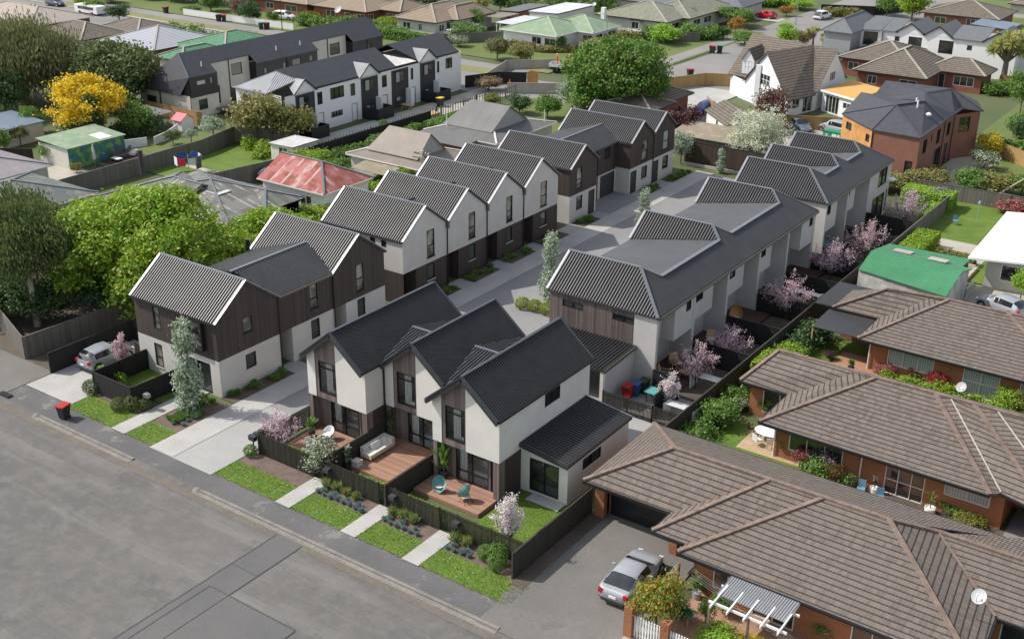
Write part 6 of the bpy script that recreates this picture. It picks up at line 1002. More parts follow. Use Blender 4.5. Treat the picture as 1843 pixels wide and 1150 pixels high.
# garden beds of the right neighbours: shrubs with flowers
Q=[('dark-leaved shrub cluster behind the boundary fence, by the small lawn',1293,765,70,52,'lf_mid'),('white-flowered bush by the small lawn',1330,738,36,28,'lf_whitegreen'),('dark green bush against the brick corner',1375,748,30,44,'lf_mid'),('climbing shrub at the brick corner behind the white table',1408,820,30,44,'lf_mid'),('pink-flowered bush under the left window of the middle brick house',1438,842,34,42,'lf_rose'),('mauve-flowered rose bush under the window of the middle brick house',1480,850,56,52,'lf_mauvegreen'),('red-flowered rose bush right of the mauve one',1500,872,42,44,'lf_redgreen'),('bright green low plants below the rose bushes',1478,874,40,18,'lf_maple'),('feathery bush beside the blue garden chairs',1530,880,36,32,'lf_gum'),('plants with lilies under the frosted window',1712,925,46,30,'lf_mid'),('yellow and red flowering border by the rose arch',1740,950,60,34,'lf_yellowgreen'),('climbing rose on the dark arch at the brick pillar',1765,925,36,50,'lf_redgreen'),
('pink rose bush at the corner of the far brick house',1592,678,42,30,'lf_rose'),('crimson rose bush in front of the far brick wall',1685,700,44,40,'lf_red'),('small pink rose between the two larger ones',1640,686,26,26,'lf_redgreen'),('bright leafy shrub at the right edge by the far brick house',1810,742,56,50,'lf_maple'),('clipped rounded shrub at the right edge',1838,748,34,52,'lf_olive'),('red-leaved shrub on the small patio path',1492,648,22,20,'lf_purple'),('rounded yellow-green shrub right of the white flat house',1835,545,46,62,'lf_hedge'),('large leafy shrub by the fence, left of the far brick house patio',1418,655,70,50,'lf_maple'),
('olive bush in the nearest patio by the white pickets',1300,1105,44,46,'lf_mid'),('leafy tall plant on the nearest patio',1268,1128,34,56,'lf_mid'),('green clipped dome shrub at the bottom edge',1290,1158,80,38,'lf_hedge'),('yellow-flowering dome shrub at the bottom edge',1352,1168,56,30,'lf_yellow'),('dark bush behind the white pickets',1218,1115,60,44,'lf_dark'),('rose bush by the ribbed fence in front of the nearest brick house',1480,1148,60,52,'lf_mid'),('pot plant shrub at the brick garage corner',1262,1068,24,38,'lf_mid'),('ivy bush on the old white wall beside the green-roofed garage',1560,520,38,26,'lf_mid'),('dark ivy clump beside the long brown roof carport',1545,528,30,20,'lf_dark')]
leaf('lf_mauvegreen',(.45,.28,.48),(.62,.42,.62),(.05,.11,.02),frac=.75); leaf('lf_redgreen',(.5,.03,.05),(.6,.1,.12),(.06,.12,.02),frac=.85)
for l,a,b,w_,h_,mt in Q: pp(l,'shrub','shrub',a,b,w_,h_,'round' if h_<40 else 'open',mt)
# grass tufts in the garden beds
def tuft(mt,h,w,n,seed):
    rs=np.random.default_rng(seed); a=rs.uniform(0,6.28,n); tl=rs.uniform(.1,.95,n); D=np.stack([np.cos(a)*tl,np.sin(a)*tl,np.ones(n)],1); D/=np.linalg.norm(D,axis=1)[:,None]; L=h*rs.uniform(.7,1.1,n); C=D*L[:,None]*.5+rs.normal(0,w*.12,(n,3))*[1,1,0]; N=np.cross(D,rs.normal(size=(n,3))); N/=np.linalg.norm(N,axis=1)[:,None]; return cards('tuft',C,N,L,w*.10,mt,D)
gr=[]
for x0,x1 in ((-63.4,-58.6),(-57.3,-54.75),(-49.1,-43.9),(-42.85,-38.9),(-37.85,-34.5),(-33.4,-27.6)):
    n=int((x1-x0)*1.9*170); P=np.stack([rng.uniform(x0-.03,x1+.03,n),39.5+rng.beta(1,1,n)*1.95-np.abs(rng.normal(0,.05,n)),rng.uniform(.05,.09,n)],1); gr.append(P)
for x0,x1,y0,y1 in ((-65.4,-62.6,43.6,46.4),(-33.3,-28.8,42.8,48.8)):
    n=int((x1-x0)*(y1-y0)*170); gr.append(np.stack([rng.uniform(x0,x1,n),rng.uniform(y0,y1,n),rng.uniform(.05,.09,n)],1))
P=np.concatenate(gr); D=rng.normal(0,.45,P.shape)+[0,0,1]; N=np.cross(D,rng.normal(size=P.shape)); N/=np.linalg.norm(N,axis=1)[:,None]; leaf('lf_grass',(.13,.235,.03),(.19,.30,.04),(.23,.27,.06),frac=.12,trans=.5)
tag(link('grass',cards('grass',P,N,.10,.035,'lf_grass',D)),'short mown grass blades on the verge and front lawns','grass',kind='stuff')
n=90; q=rng.integers(0,len(P),n); tag(link('daisies',cards('daisies',P[q]+[0,0,.05],np.tile([0,0,1.],(n,1)),.07,.07,'lf_blush')),'tiny pale flowers and fallen petals scattered on the verge lawns','flowers',kind='stuff')
TU={'b':tuft('lf_bluegrass',.34,.3,150,1),'t':tuft('lf_tussock',.62,.5,200,2),'g':tuft('lf_mid',.45,.5,160,3)}
NAMES={'b':('blue_fescue','small blue grass tuft'),'t':('tussock_grass','taller green grass tuft'),'g':('lily_plant','dark strappy plant')}
def tufts(kind,pts,where,grp):
    for x,y in pts:
        o=bpy.data.objects.new(NAMES[kind][0],TU[kind]); COL.objects.link(o); o.location=(x,y,.03); o.rotation_euler=(0,0,rnd(0,6)); s=rnd(.8,1.15); o.scale=(s,s,s); tag(o,'%s in the %s'%(NAMES[kind][1],where),'plant',grp)
for (x0,x1,wh) in ((-42.6,-39.2,'bed before the middle-left slatted fence'),(-37.6,-34.8,'bed before the middle-right slatted fence'),(-33.1,-31.4,'bed before the right slatted fence')):
    n=int((x1-x0)/.48); tufts('b',[(x0+i*.48,41.62+rnd(-.06,.06)) for i in range(n+1)],wh,'blue grass tufts in the '+wh); tufts('b',[(x0+.2+i*.9,41.95+rnd(-.06,.06)) for i in range(n//2+1)],wh,'blue grass tufts in the '+wh); tufts('t',[(x0+i*.75,42.4+rnd(-.05,.05)) for i in range(int(n*.7))],wh,'taller grass tufts in the '+wh)
tufts('g',[(-57.1+rnd(0,1.9),42+rnd(0,3.8)) for i in range(26)],'bed under the silvery tree','strappy plants under the silvery tree'); tufts('b',[(-56.6+rnd(0,1.7),41.8+rnd(0,2.5)) for i in range(14)],'bed under the silvery tree','blue tufts under the silvery tree')
for a,b in ((47,52),(53.7,57.4),(59,62.5),(67.6,71.2),(73.1,76.7),(78.5,82.1),(84,87.6),(90.4,93.3),(103.3,105.6),(108,112.5)):
    wh='strip bed by the driveway wall'; tufts('g',[(-55.95+rnd(0,1.0),rnd(a,b)) for i in range(int((b-a)*3.2))],wh,'strappy plants in the strip bed by the driveway wall')
# ================= FENCES =================
def fence(label,pts,h,mt,style='solid',name='fence',th=.05,posts=True,z=0,cat='fence',gap=.095,pw_=.055,postm=None,ph=None,rail=True):
    P=thing(name,label,cat,(pts[0][0],pts[0][1],0)); m=MB(); k=0
    for a,b in zip(pts[:-1],pts[1:]):
        a=V((*a[:2],z));b=V((*b[:2],z)); d=b-a; L=d.length
        if L<.05: continue
        d/=L; n=V((d.y,-d.x,0))
        if style=='solid': MB().obox((a+b)/2+V((0,0,h/2)),d*L/2,n*th/2,V((0,0,h/2))).build('panel',mt,P)
        else:
            m=MB(); q=int(L/gap)
            for i in range(q+1): c=a+d*(i*L/q); m.obox(c+V((0,0,h/2+.04)),d*pw_/2,n*.02,V((0,0,h/2-.04)))
            for zz in (.25,h-.25): m.obox((a+b)/2+V((0,0,zz))-n*.045,d*L/2,n*.02,V((0,0,.035)))
            m.build('panel',mt,P)
        if style=='solid' and rail: MB().obox((a+b)/2+V((0,0,h+.02)),d*L/2,n*.05,V((0,0,.02))).build('cap',postm or mt,P)
        if posts:
            q=max(1,round(L/2.4))
            for i in range(q+1):
                c=a+d*(i*L/q)-n*.06; MB().obox(c+V((0,0,(ph or h)/2)),d*.05,n*.05,V((0,0,(ph or h)/2))).build('post',postm or mt,P)
    return P
fence('slatted dark fence along the street before the left deck',[(-48.6,47.2),(-48.6,42.75),(-44.0,42.75)],1.5,'fence_dark','slat'); fence('slatted dark fence with letterbox before the middle deck',[(-42.8,42.75),(-38.95,42.75)],1.5,'fence_dark','slat'); fence('slatted dark fence before the right deck',[(-37.75,42.75),(-34.55,42.75)],1.5,'fence_dark','slat'); fence('slatted dark fence before the right lawn',[(-33.3,42.75),(-28.7,42.75)],1.5,'fence_dark','slat')
for x0,x1,l in ((-44.0,-42.8,'left'),(-38.95,-37.75,'middle'),(-34.55,-33.3,'right')): fence('slatted gate at the end of the %s garden path'%l,[(x0+.03,42.95),(x1-.03,42.95)],1.35,'fence_dark','slat',name='gate',cat='gate',posts=False)
fence('dark board fence between left and middle decks',[(-43.25,42.8),(-43.25,48.3)],1.5,'fence_dark'); fence('dark board fence between middle and right decks',[(-38.4,42.8),(-38.4,48.3)],1.5,'fence_dark')
fence('tall dark board fence between the right lawn and the asphalt driveway',[(-28.65,41.5),(-28.65,49.2)],1.65,'fence_dark'); fence('dark board boundary fence behind the courtyards of the long terraces',[(-28.7,57.5),(-28.7,96)],1.7,'fence_dark'); fence('dark board boundary fence beside the lawn with the blue deckchair',[(-28.4,96),(-28.3,118)],1.7,'fence_grey')
ix=0
for y,l in ((64.35,'nearest the bins'),(70.25,'after the cane chairs'),(75.7,'beside the round egg chair'),(81.3,'beside the largest blossom tree'),(86.9,'with wooden bench'),(92.4,'at the gap between terraces'),(100.2,'in the second terrace'),(105.7,'last before the far hedge')): fence('black courtyard divider fence, '+l,[(-33.1,y),(-28.8,y)] if y>70 else [(-33.1,y),(-31.2,y),(-31.2,61.0)],1.7,'fence_black')
fence('slatted dark fence beside the wheelie bins',[(-34.7,60.4),(-31.0,60.4),(-28.8,60.4)],1.3,'fence_dark','slat')
fence('black board fence right of the hatchback parking bay',[(-68.35,42.0),(-68.35,49.0),(-64.4,49.0)],1.6,'fence_black'); fence('dark board fence around the small front lawn',[(-63.5,48.6),(-63.6,42.0),(-59.6,42.0),(-59.35,46.3)],1.55,'fence_black'); fence('brown slatted screen beside the small lawn',[(-65.4,46.9),(-64.3,46.9)],1.4,'fence_brown','slat')
fence('weathered grey paling fence under the gum trees',[(-84,46.5),(-71.8,42.3),(-71.3,51.7),(-70.5,60)],1.75,'fence_grey')
fence('long weathered board fence around the grass yard',[(-101.6,62),(-102.1,85.5),(-103.6,91.5),(-96.5,95.0)],1.8,'fence_grey'); fence('weathered board fence in front of the parked dark car',[(-91.2,77.5),(-89.7,86.0)],1.8,'fence_grey'); fence('concrete and rail fence along the lane of the white terrace',[(-92.0,88),(-91.5,113),(-91.0,131)],1.5,'fence_grey','slat',gap=.5,pw_=.1); fence('dark board fence behind the taupe villa beside the lane',[(-90.8,90),(-90.6,112)],1.6,'fence_black')
fence('new timber boundary fence below the black-clad terrace',[(-127.5,94.3),(-113.0,94.2),(-112.6,94.6)],1.6,'fence_new'); fence('dark stained fence beside the mural shed',[(-121,68.6),(-114.8,72.5)],1.5,'fence_brown')
fence('dark brown timber fence closing the shared driveway',[(-57.3,115.6),(-42.2,115.9)],2.5,'fence_brown',posts=True,postm='fence_black'); fence('grey board fence along the far corner hedge',[(-33,119.5),(-23.5,119.8)],1.6,'fence_grey'); fence('weathered fence behind the rose bushes',[(-24.3,120),(-10,119)],1.6,'fence_grey')
fence('bright new timber fence in front of the white cottage forecourt',[(-66.5,139.5),(-64.6,137.2),(-58.0,131.6),(-56.2,135.6),(-44.5,140.5)],1.75,'fence_new'); fence('bright new timber fence at the street side of the forecourt',[(-75.9,145.5),(-73.0,152.0),(-69.8,153.5)],1.8,'fence_new'); fence('grey rail fence between the driveway and white forecourt',[(-80.5,147),(-72.5,138.0),(-64.5,131)],1.4,'fence_grey')
fence('new timber fence behind the brick townhouse yard',[(-29.5,139.5),(-20.5,132.5),(-18,128)],1.7,'fence_new'); fence('timber fence beside the big cabbage tree',[(-39,176.5),(-26,178)],1.8,'fence_new')
fence('low pale concrete wall at the street corner of the white terrace',[(-98.3,133.5),(-101.5,143.5),(-96.2,149.0)],1.4,'old_concrete',name='garden_wall',cat='wall',posts=False); fence('grey concrete wall beside the flax bushes',[(-92.5,131),(-86.5,135.0),(-80.5,136.5)],1.5,'old_concrete',name='garden_wall',cat='wall',posts=False)
fence('curved dark fence beside the end garage of the white terrace',[(-99,130.2),(-97,135.0),(-93.6,137.2)],1.7,'fence_black'); fence('orange board panel at the end of the curved dark fence',[(-93.4,137.2),(-92.2,138.1)],1.8,'ply_orange',posts=False)
fence('dark fence at the bend behind the red car',[(-83.5,222),(-74.5,226),(-69.5,240)],1.7,'fence_black'); fence('grey paling fence below the yellow shrub at the corner lawn',[(-97.8,175),(-88.5,181)],1.6,'fence_grey'); fence('low white garden wall along the far left street',[(-176.5,146.4),(-149.5,147.5)],1.1,'white',name='garden_wall',cat='wall',posts=False)
fence('corrugated metal fence behind the corner lawn',[(-122,152.5),(-114,163)],1.6,'metal_greyroof',posts=False)
fence('curved white garden wall, left piece beside the mural shed',[(-111.6,81.0),(-110.2,84.3)],1.0,'white',name='garden_wall',cat='wall',posts=False); fence('curved white garden wall, right piece below the playhouse',[(-109.6,84.8),(-110.5,87.5),(-112.2,90.5)],1.0,'white',name='garden_wall',cat='wall',posts=False)
fence('white paling fence on brick piers at the bottom edge',[(-21.4,41.1),(-19.6,41.05),(-17.0,41.0),(-14,41.0)],1.35,'white','slat',gap=.14,pw_=.08,posts=False)
for i,(x,y) in enumerate(((-21.55,41.1),(-19.6,41.1),(-16.6,41.0))): tag(MB().box((x-.22,y-.22,0),(x+.22,y+.22,1.75)).build('brick_pier','brick_orange'),'brick fence pier at the bottom edge, %s of the three'%('left','middle','right')[i],'pier','brick piers of the white paling fence')
fence('dark picket gate of ironwork beside the silver coupe',[(-21.5,45.9),(-21.5,43.9)],1.5,'bark_pale','slat',gap=.12,pw_=.03,posts=True,postm='brick_orange')
# ================= VEHICLES =================
def lerp_st(keys,x):
    for a,b in zip(keys[:-1],keys[1:]):
        if a[0]<=x<=b[0]:
            t=(x-a[0])/(b[0]-a[0]); return [x]+[p+(q-p)*t for p,q in zip(a[1:],b[1:])]
    return list(keys[-1] if x>keys[-1][0] else keys[0])
# keys: x, halfwidth, zlow, zbelt, ztop, wtop
CARS={'hatch':[(-2.0,.54,.42,.72,.74,.42),(-1.93,.72,.30,.92,.97,.60),(-1.72,.83,.22,.96,1.28,.60),(-1.35,.85,.2,.95,1.44,.60),(-.4,.86,.2,.93,1.50,.62),(.25,.86,.2,.91,1.44,.60),(.98,.86,.2,.90,.95,.66),(1.45,.83,.2,.81,.87,.6),(1.75,.74,.24,.70,.74,.52),(1.93,.60,.28,.58,.61,.42),(2.02,.42,.36,.5,.52,.3)],
 'coupe':[(-2.17,.52,.45,.74,.76,.4),(-2.10,.72,.32,.88,.91,.58),(-1.98,.83,.26,.92,.95,.64),(-1.8,.89,.22,.93,.98,.66),(-1.15,.91,.18,.90,1.20,.58),(-.55,.91,.17,.86,1.31,.56),(.15,.90,.17,.84,1.27,.55),(.92,.90,.17,.84,.90,.66),(1.45,.88,.17,.79,.86,.62),(1.8,.80,.2,.69,.75,.54),(2.02,.66,.24,.58,.62,.44),(2.14,.46,.34,.48,.5,.32)],
 'mpv':[(-2.1,.66,.42,.80,.82,.5),(-2.05,.80,.30,1.0,1.1,.66),(-1.9,.86,.22,1.02,1.5,.64),(-1.4,.87,.2,1.0,1.62,.66),(-.2,.87,.2,.98,1.66,.66),(.5,.87,.2,.96,1.56,.64),(1.3,.86,.2,.95,1.02,.68),(1.75,.83,.2,.82,.86,.62),(2.02,.74,.26,.64,.66,.5),(2.12,.6,.34,.5,.52,.45)]}
CARM={}
def car(label,kind,paint,x,y,rz,group=None,plate=True,cat='car',name='parked_car'):
    K=CARS[kind]; t=thing(name,label,cat,(x,y,0.03),rz,group)
    if kind=='coupe': t.scale=(1.07,1.05,1.05)
    xs=sorted(set([k[0] for k in K]+[K[0][0]+(K[-1][0]-K[0][0])*i/26 for i in range(27)])); st=[lerp_st(K,q) for q in xs]; body=MB();gl=[MB(),MB()];ws=MB();rw=MB()
    def prof(s):
        _,w_,zl,zb,zt,wt=s; return [(0,zl),(w_*.85,zl),(w_*.98,zl+.12),(w_,zl+.5*(zb-zl)),(w_*.985,zb-.1),(w_*.92,zb),(wt+(w_*.92-wt)*.25 if zt-zb>.2 else w_*.8,zb+(zt-zb)*.78),(wt*.82,zt-.012),(0,zt)]
    pr=[prof(s) for s in st]; n=len(pr[0]); cab=[s[4]-s[3]>.3 for s in st]; part=[s[4]-s[3]>.09 for s in st]
    idx=[]
    for i,s in enumerate(st):
        row=[]
        for side in (1,-1):
            row.append([(s[0],p[0]*side,p[1]) for p in pr[i]])
        idx.append(row)
    mid=(K[4][0]+K[5][0])/2
    for i in range(len(st)-1):
        for si,side in enumerate((1,-1)):
            A=idx[i][si];B=idx[i+1][si]
            for j in range(n-1):
                tgt=body; trans=(part[i] or part[i+1]) and not (cab[i] and cab[i+1] and (st[i][4]>K[4][4]*.93 and st[i+1][4]>K[4][4]*.93))
                if j==5 and part[i] and part[i+1] and not trans: tgt=gl[si]
                if j in(6,7) and trans and part[i]+part[i+1]>=1:
                    tgt=ws if st[i][0]>mid else rw
                q=[A[j],B[j],B[j+1],A[j+1]]
                tgt.poly(q if side<0 else q[::-1])
    for i in (0,len(st)-1):
        for si,side in enumerate((1,-1)):
            A=idx[i][si]; body.poly((A if (i==0)==(side>0) else A[::-1]))
    for side in (1,-1):   # pillars
        for px_ in (K[4][0]+.25,):
            s=lerp_st(K,px_); p=prof(s); body.bar((px_,p[5][0]*side*1.005,p[5][1]),(px_,p[6][0]*side*1.01,p[6][1]),.07,.02,V((0,side,0)))
    b=body.build('body',paint,t,False,True,True); gl[0].build('side_window','glass',t,False,True); gl[1].build('side_window','glass',t,False,True); ws.build('windscreen','glass',t,False,True,True); rw.build('rear_window','glass',t,False,True,True)
    wf,wr=K[-1][0]-.78,K[0][0]+.72; W_=K[4][1]
    for xx in (wf,wr):
        for side in (1,-1):
            MB().tube((xx,side*(W_-.03),.33),(xx,side*(W_+.004),.33),.385,n=18).build('wheel_arch','tyre',t,False)
            wh=MB().tube((xx,side*(W_-.2),.31),(xx,side*(W_+.012),.31),.315,n=18).build('wheel','tyre',t,False); r=MB(); r.tube((xx,side*(W_+.012),.31),(xx,side*(W_+.02),.31),.06,n=8)
            for k in range(7): a=k*.8976; r.bar((xx,side*(W_+.017),.31),(xx+math.cos(a)*.21,side*(W_+.017),.31+math.sin(a)*.21),.05,.012,V((0,1,0)))
            r.tube((xx,side*(W_+.008),.31),(xx,side*(W_+.014),.31),.225,n=16); r.build('rim','silver',wh,False)
    s=lerp_st(K,K[0][0]+.12); f=lerp_st(K,K[-1][0]-.2)
    for side in (1,-1):
        MB().obox((s[0]-.02,side*(s[1]*.86),s[3]-.12),(.10,0,0),(0,.11,0),(0,0,.12)).build('taillight','red_lens',t,False); MB().obox((f[0]+.0,side*f[1]*.8,f[3]-.03),(.17,0,-.03),(0,.12,0),(0,0,.06)).build('headlight','lamp_glass',t,False); m=lerp_st(K,K[6][0]-.25); MB().obox((m[0],side*(m[1]+.1),m[3]+.03),(.05,0,0),(0,.1,0),(0,0,.06)).build('mirror',paint,t,False)
    if plate: MB().obox((K[0][0]-.02,0,.62),(.012,0,0),(0,.19,0),(0,0,.06)).build('number_plate','white',t,False)
    MB().obox((K[0][0]+.03,0,.36),(.05,0,0),(0,.6,0),(0,0,.06)).build('bumper_trim','charcoal',t,False)
    return t
car('silver sports coupe parked on the asphalt driveway by the brick garage','coupe','car_darksilver',-23.45,44.75,rad(93.5)); car('silver hatchback reversed beside the black board fence on the left','hatch','car_silver',-66.75,45.4,rad(90))
car('silver hatchback on the concrete yard at the right edge','hatch','car_silver',-17.4,93.0,rad(158)); car('bright blue car beside the brick corner under the tiled roof','hatch','car_blue',-65.9,137.6,rad(-95)); car('pale blue-grey hatchback parked behind the white blossom tree','hatch','car_paleblue',-52.6,136.8,rad(-38))
car('silver people mover beside the green dumpster','mpv','car_silver',-48.6,138.3,rad(165)); car('red hatchback on the driveway at the top right','hatch','car_red',-89.6,210.3,rad(170)); car('silver-white wagon parked at the kerb of the curving street','mpv','car_white',-80.8,216,rad(80)); car('white hatchback parked on the lawn beside the brick house, top','mpv','car_white',-158.2,154,rad(15))
car('white car in front of the tan tiled house','mpv','car_white',-122.6,158.6,rad(75)); car('blue car under the flat carport','hatch','car_blue',-116.6,168,rad(60)); car('dark slate car between the weathered fence and rusty roof','hatch','car_slate',-88.2,83.3,rad(20)); car('white car roof seen above the hedge by the tan house','hatch','car_white',-134,153,rad(10)); car('pale car partly hidden behind the cabbage tree','hatch','car_white',-123.5,165.5,rad(80)); car('dark blue car at the far left street','hatch','car_slate',-203,138,rad(5))
TVn=thing('parked_van','white and teal vans parked at the top left street','van',(-190,136.5,0)); MB().box((-193.5,135.4,.4),(-187,137.4,1.7)).build('body','white',TVn); MB().box((-192.5,135.38,1.0),(-188,135.4,1.5)).build('side_window','glass',TVn)
for xx in (-192,-188.4): MB().tube((xx,135.35,.35),(xx,137.45,.35),.35).build('wheel','tyre',TVn)
TK=thing('flatbed_truck','white flatbed truck with wooden tray and two workers in orange aboard','truck',(-93.6,147.2,0),rad(18)); m=MB(); m.box((-2.1,-1.05,.85),(2.0,1.05,.98)); m.build('tray_floor','timber_grey',TK,False)
for a,b in (((-2.1,-1.08,.95),(2.0,-1.03,1.4)),((-2.1,1.03,.95),(2.0,1.08,1.4)),((-2.12,-1.05,.95),(-2.07,1.05,1.4))): MB().box(a,b).build('side_board','white',TK,False)
MB().box((-2.0,-.5,.5),(4.0,.5,.85)).build('chassis','black_metal',TK,False); MB().box((2.2,-1.0,.6),(4.0,1.0,2.2)).build('cab','car_white',TK,False); MB().box((2.5,-1.01,1.35),(3.9,1.01,2.0)).build('side_window','glass',TK,False)
for xx in (-1.1,3.1):
    for s_ in (-1,1): MB().tube((xx,s_*.72,.42),(xx,s_*1.0,.42),.42,n=14).build('wheel','tyre',TK,False)
def person(label,x,y,z,rz,shirt='hi_vis',s=1.0):
    t=thing('person',label,'person',(x,y,z),rz); me=bpy.data.meshes.new('body')
    vs=[(0,0,.92),(0,0,1.12),(0,0,1.38),(0,0,1.5),(0.02,0,1.64),(.1,.09,.9),(.12,.1,.5),(.06,.1,.06),(.2,.1,.03),(.1,-.09,.9),(.05,-.1,.5),(-.05,-.1,.06),(.1,-.1,.03),(0,.19,1.4),(.05,.27,1.15),(.25,.24,1.02),(.34,.22,1.0),(0,-.19,1.4),(.04,-.27,1.14),(.22,-.25,.98),(.31,-.23,.95)]
    es=[(0,1),(1,2),(2,3),(3,4),(0,5),(5,6),(6,7),(7,8),(0,9),(9,10),(10,11),(11,12),(2,13),(13,14),(14,15),(15,16),(2,17),(17,18),(18,19),(19,20)]
    rr=[.15,.14,.16,.06,.105,.09,.065,.045,.04,.09,.065,.045,.04,.07,.05,.04,.045,.07,.05,.04,.045]
    me.from_pydata(vs,es,[]); o=link('body',me,t,False); me.materials.append(MAT(shirt)); me.materials.append(MAT('skin')); me.materials.append(MAT('charcoal'))
    md=o.modifiers.new('skin','SKIN'); me.skin_vertices.new() if not me.skin_vertices else None
    for i,q in enumerate(rr): me.skin_vertices[0].data[i].radius=(q,q*.85)
    me.skin_vertices[0].data[0].use_root=True; sb=o.modifiers.new('sub','SUBSURF'); sb.levels=1; sb.render_levels=1
    MB().lathe([(.115,0),(.12,.05),(.08,.1),(.01,.12)],(0.02,0,1.68)).build('helmet','white',t,False); return t
person('worker in orange high-visibility top standing at the left of the truck tray',-94.6,146.7,.98,rad(20)); person('worker in orange high-visibility top bending at the right of the truck tray',-92.9,147.4,.98,rad(150))
# ================= BINS, BOXES, FURNITURE =================
def wbin(label,x,y,rz,body,lid,group=None,s=1,z=.02):
    t=thing('wheelie_bin',label,'bin',(x,y,z),rz,group); m=MB(); a=.24*s;b=.3*s;c=.29*s;d=.36*s;h=.95*s; n=len(m.v)
    P=[(-a,-b+.05,.08),(a,-b+.05,.08),(a,b-.1,.08),(-a,b-.1,.08),(-c,-d,h),(c,-d,h),(c,d,h),(-c,d,h)]; 
    for q in ((3,2,1,0),(4,5,6,7),(0,1,5,4),(1,2,6,5),(2,3,7,6),(3,0,4,7)): m.poly([P[i] for i in q])
    m.box((-c,-d-.03,h-.08),(c,-d,h)); m.build('body',body,t,False); l=MB(); l.obox((0,0,h+.03),(c+.02,0,0),(0,d+.03,.02),(0,0,.035)); l.box((-c*.8,-d-.08,h+.02),(c*.8,-d,h+.06)); l.build('lid',lid,t,False); MB().tube((-a*.9,b-.05,.1),(a*.9,b-.05,.1),.1*s,n=10).build('wheel','tyre',t,False); return t
wbin('dark wheelie bin with red lid on the footpath at the left kerb',-62.1,38.55,rad(10),'bin_grey','red_plastic'); wbin('red wheelie bin in the enclosure beside the terrace corner',-34.0,62.5,0,'red_plastic','red_plastic'); wbin('blue wheelie bin between the red and olive ones',-33.75,63.2,.1,'blue_plastic','blue_plastic'); wbin('olive-green wheelie bin against the plaster wall',-33.5,63.85,0,'olive_plastic','olive_plastic')
for i,(x,y,l,lab) in enumerate(((-180,145.3,'red_plastic','lone red-lidded bin on the far left street'),(-165.9,145.4,'bin_grey','dark-lidded bin of the first pair on the far street'),(-165.1,145.9,'red_plastic','red-lidded bin of the first pair on the far street'),(-154.3,144.5,'bin_green_lid','green-black bin of the pair near the lamp post'),(-153.5,145.1,'red_plastic','red-lidded bin of the pair near the lamp post'),(-82.6,173.8,'red_plastic','red-lidded bin at the bend by the corner lawn'),(-81.8,174.8,'bin_green_lid','green-lidded bin at the bend by the corner lawn'),(-77.2,155.6,'red_plastic','red bin at the street end of the new timber fence'),(-73.4,153.2,'yellow_plastic','yellow-lidded bin inside the new timber fence'),(-95.0,119.4,'yellow_plastic','yellow-lidded bin beside the white terrace lane'),(-33.5,61.5,'red_plastic','low red box bin behind the slatted fence'))): wbin(lab,x,y,rad(20*i),'bin_grey',l,s=1.25 if i<10 else .7)
for i,y in enumerate((42.55,42.95,43.35,43.75)):
    t=thing('letterbox','black letterbox on a post by the driveway, %s of the four'%('nearest the street','second from the street','third from the street','farthest from the street')[i],'letterbox',(-48.85,y,0),0,'black letterboxes by the driveway'); MB().box((-.03,-.03,0),(.03,.03,1.0)).build('post','black_metal',t,False); MB().box((-.28,-.13,1.0),(.22,.13,1.28)).build('box','black_metal',t,False); MB().bar((-.3,0,1.30),(.24,0,1.30),.3,.03).build('lid','charcoal',t,False)
for x,y,l in ((-37.7,42.55,'beside the second garden path'),(-33.2,42.55,'beside the third garden path'),(-42.7,42.55,'beside the first garden path at the magnolia'),(-58.7,42.5,'grey one before the dark board fence on the left')):
    t=thing('letterbox','small box letterbox '+l,'letterbox',(x,y,0)); MB().box((-.04,-.04,0),(.04,.04,.95)).build('post','black_metal',t,False); MB().box((-.2,-.16,.95),(.2,.16,1.2)).build('box','charcoal' if x>-50 else 'silver',t,False)
def deck(label,x0,x1,y0,y1,z=.24,mt='deck'):
    o=MB().box((x0,y0,.02),(x1,y1,z)).build('deck',mt); tag(o,label,'deck'); return o
deck('timber deck of the left front townhouse',-47.9,-43.35,43.9,47.4); deck('timber deck of the middle front townhouse',-43.15,-39.9,44.7,49.05); deck('timber deck of the right front townhouse',-38.25,-33.55,45.0,47.4)
deck('red brick coloured deck in the first terrace courtyard',-34.85,-31.6,64.6,70.1,.12,'deck_dark'); deck('dark deck in the second terrace courtyard',-34.85,-32.2,70.4,75.5,.12,'deck_dark'); deck('dark deck with the round egg chair',-34.85,-31.8,75.9,81.0,.3,'deck_dark'); deck('dark deck in the fifth terrace courtyard',-34.85,-31.8,87.1,92.2,.3,'deck_dark'); deck('dark deck in the second terrace',-34.85,-32,95.2,100.0,.2,'deck_dark')
plain('teal_cane',(.16,.36,.33),.7); plain('orange_cane',(.50,.26,.09),.7)
def egg(label,x,y,z,rz,mt,fr='black_metal',s=1):
    t=thing('egg_chair',label,'chair',(x,y,z),rz); m=MB(); R=.44*s; 
    for k in range(7):
        for i in range(24):
            a0=2*math.pi*i/24;a1=2*math.pi*(i+1)/24; f=lambda k,a:(-.05+.34*(k/7)**2*1.0*s-.18*s*math.sin(a)*(k/7),R*math.cos(a)*(k/7)*.92,(.62*s+R*1.1*math.sin(a)*(k/7)) )
            g=lambda k,a:(lambda p:(p[0]-(0.0),p[1],p[2]))(f(k,a))
            m.poly([g(k,a0),g(k+1,a0),g(k+1,a1),g(k,a1)] if k else [g(0,a0),g(1,a0),g(1,a1)])
    m.build('shell',mt,t,False,True); c=MB().lathe([(.02,0),(.26*s,.01),(.28*s,.05),(.02,.07)],(.12,0,.34*s)).build('cushion','cushion',t,False)
    for i,(a,b) in enumerate(((.35,.3),(.35,-.3),(-.25,.3),(-.25,-.3))): MB().tube((a*s,b*s,0),(a*.3*s,b*.5*s,.42*s),.014,n=5).build('leg',fr,t,False)
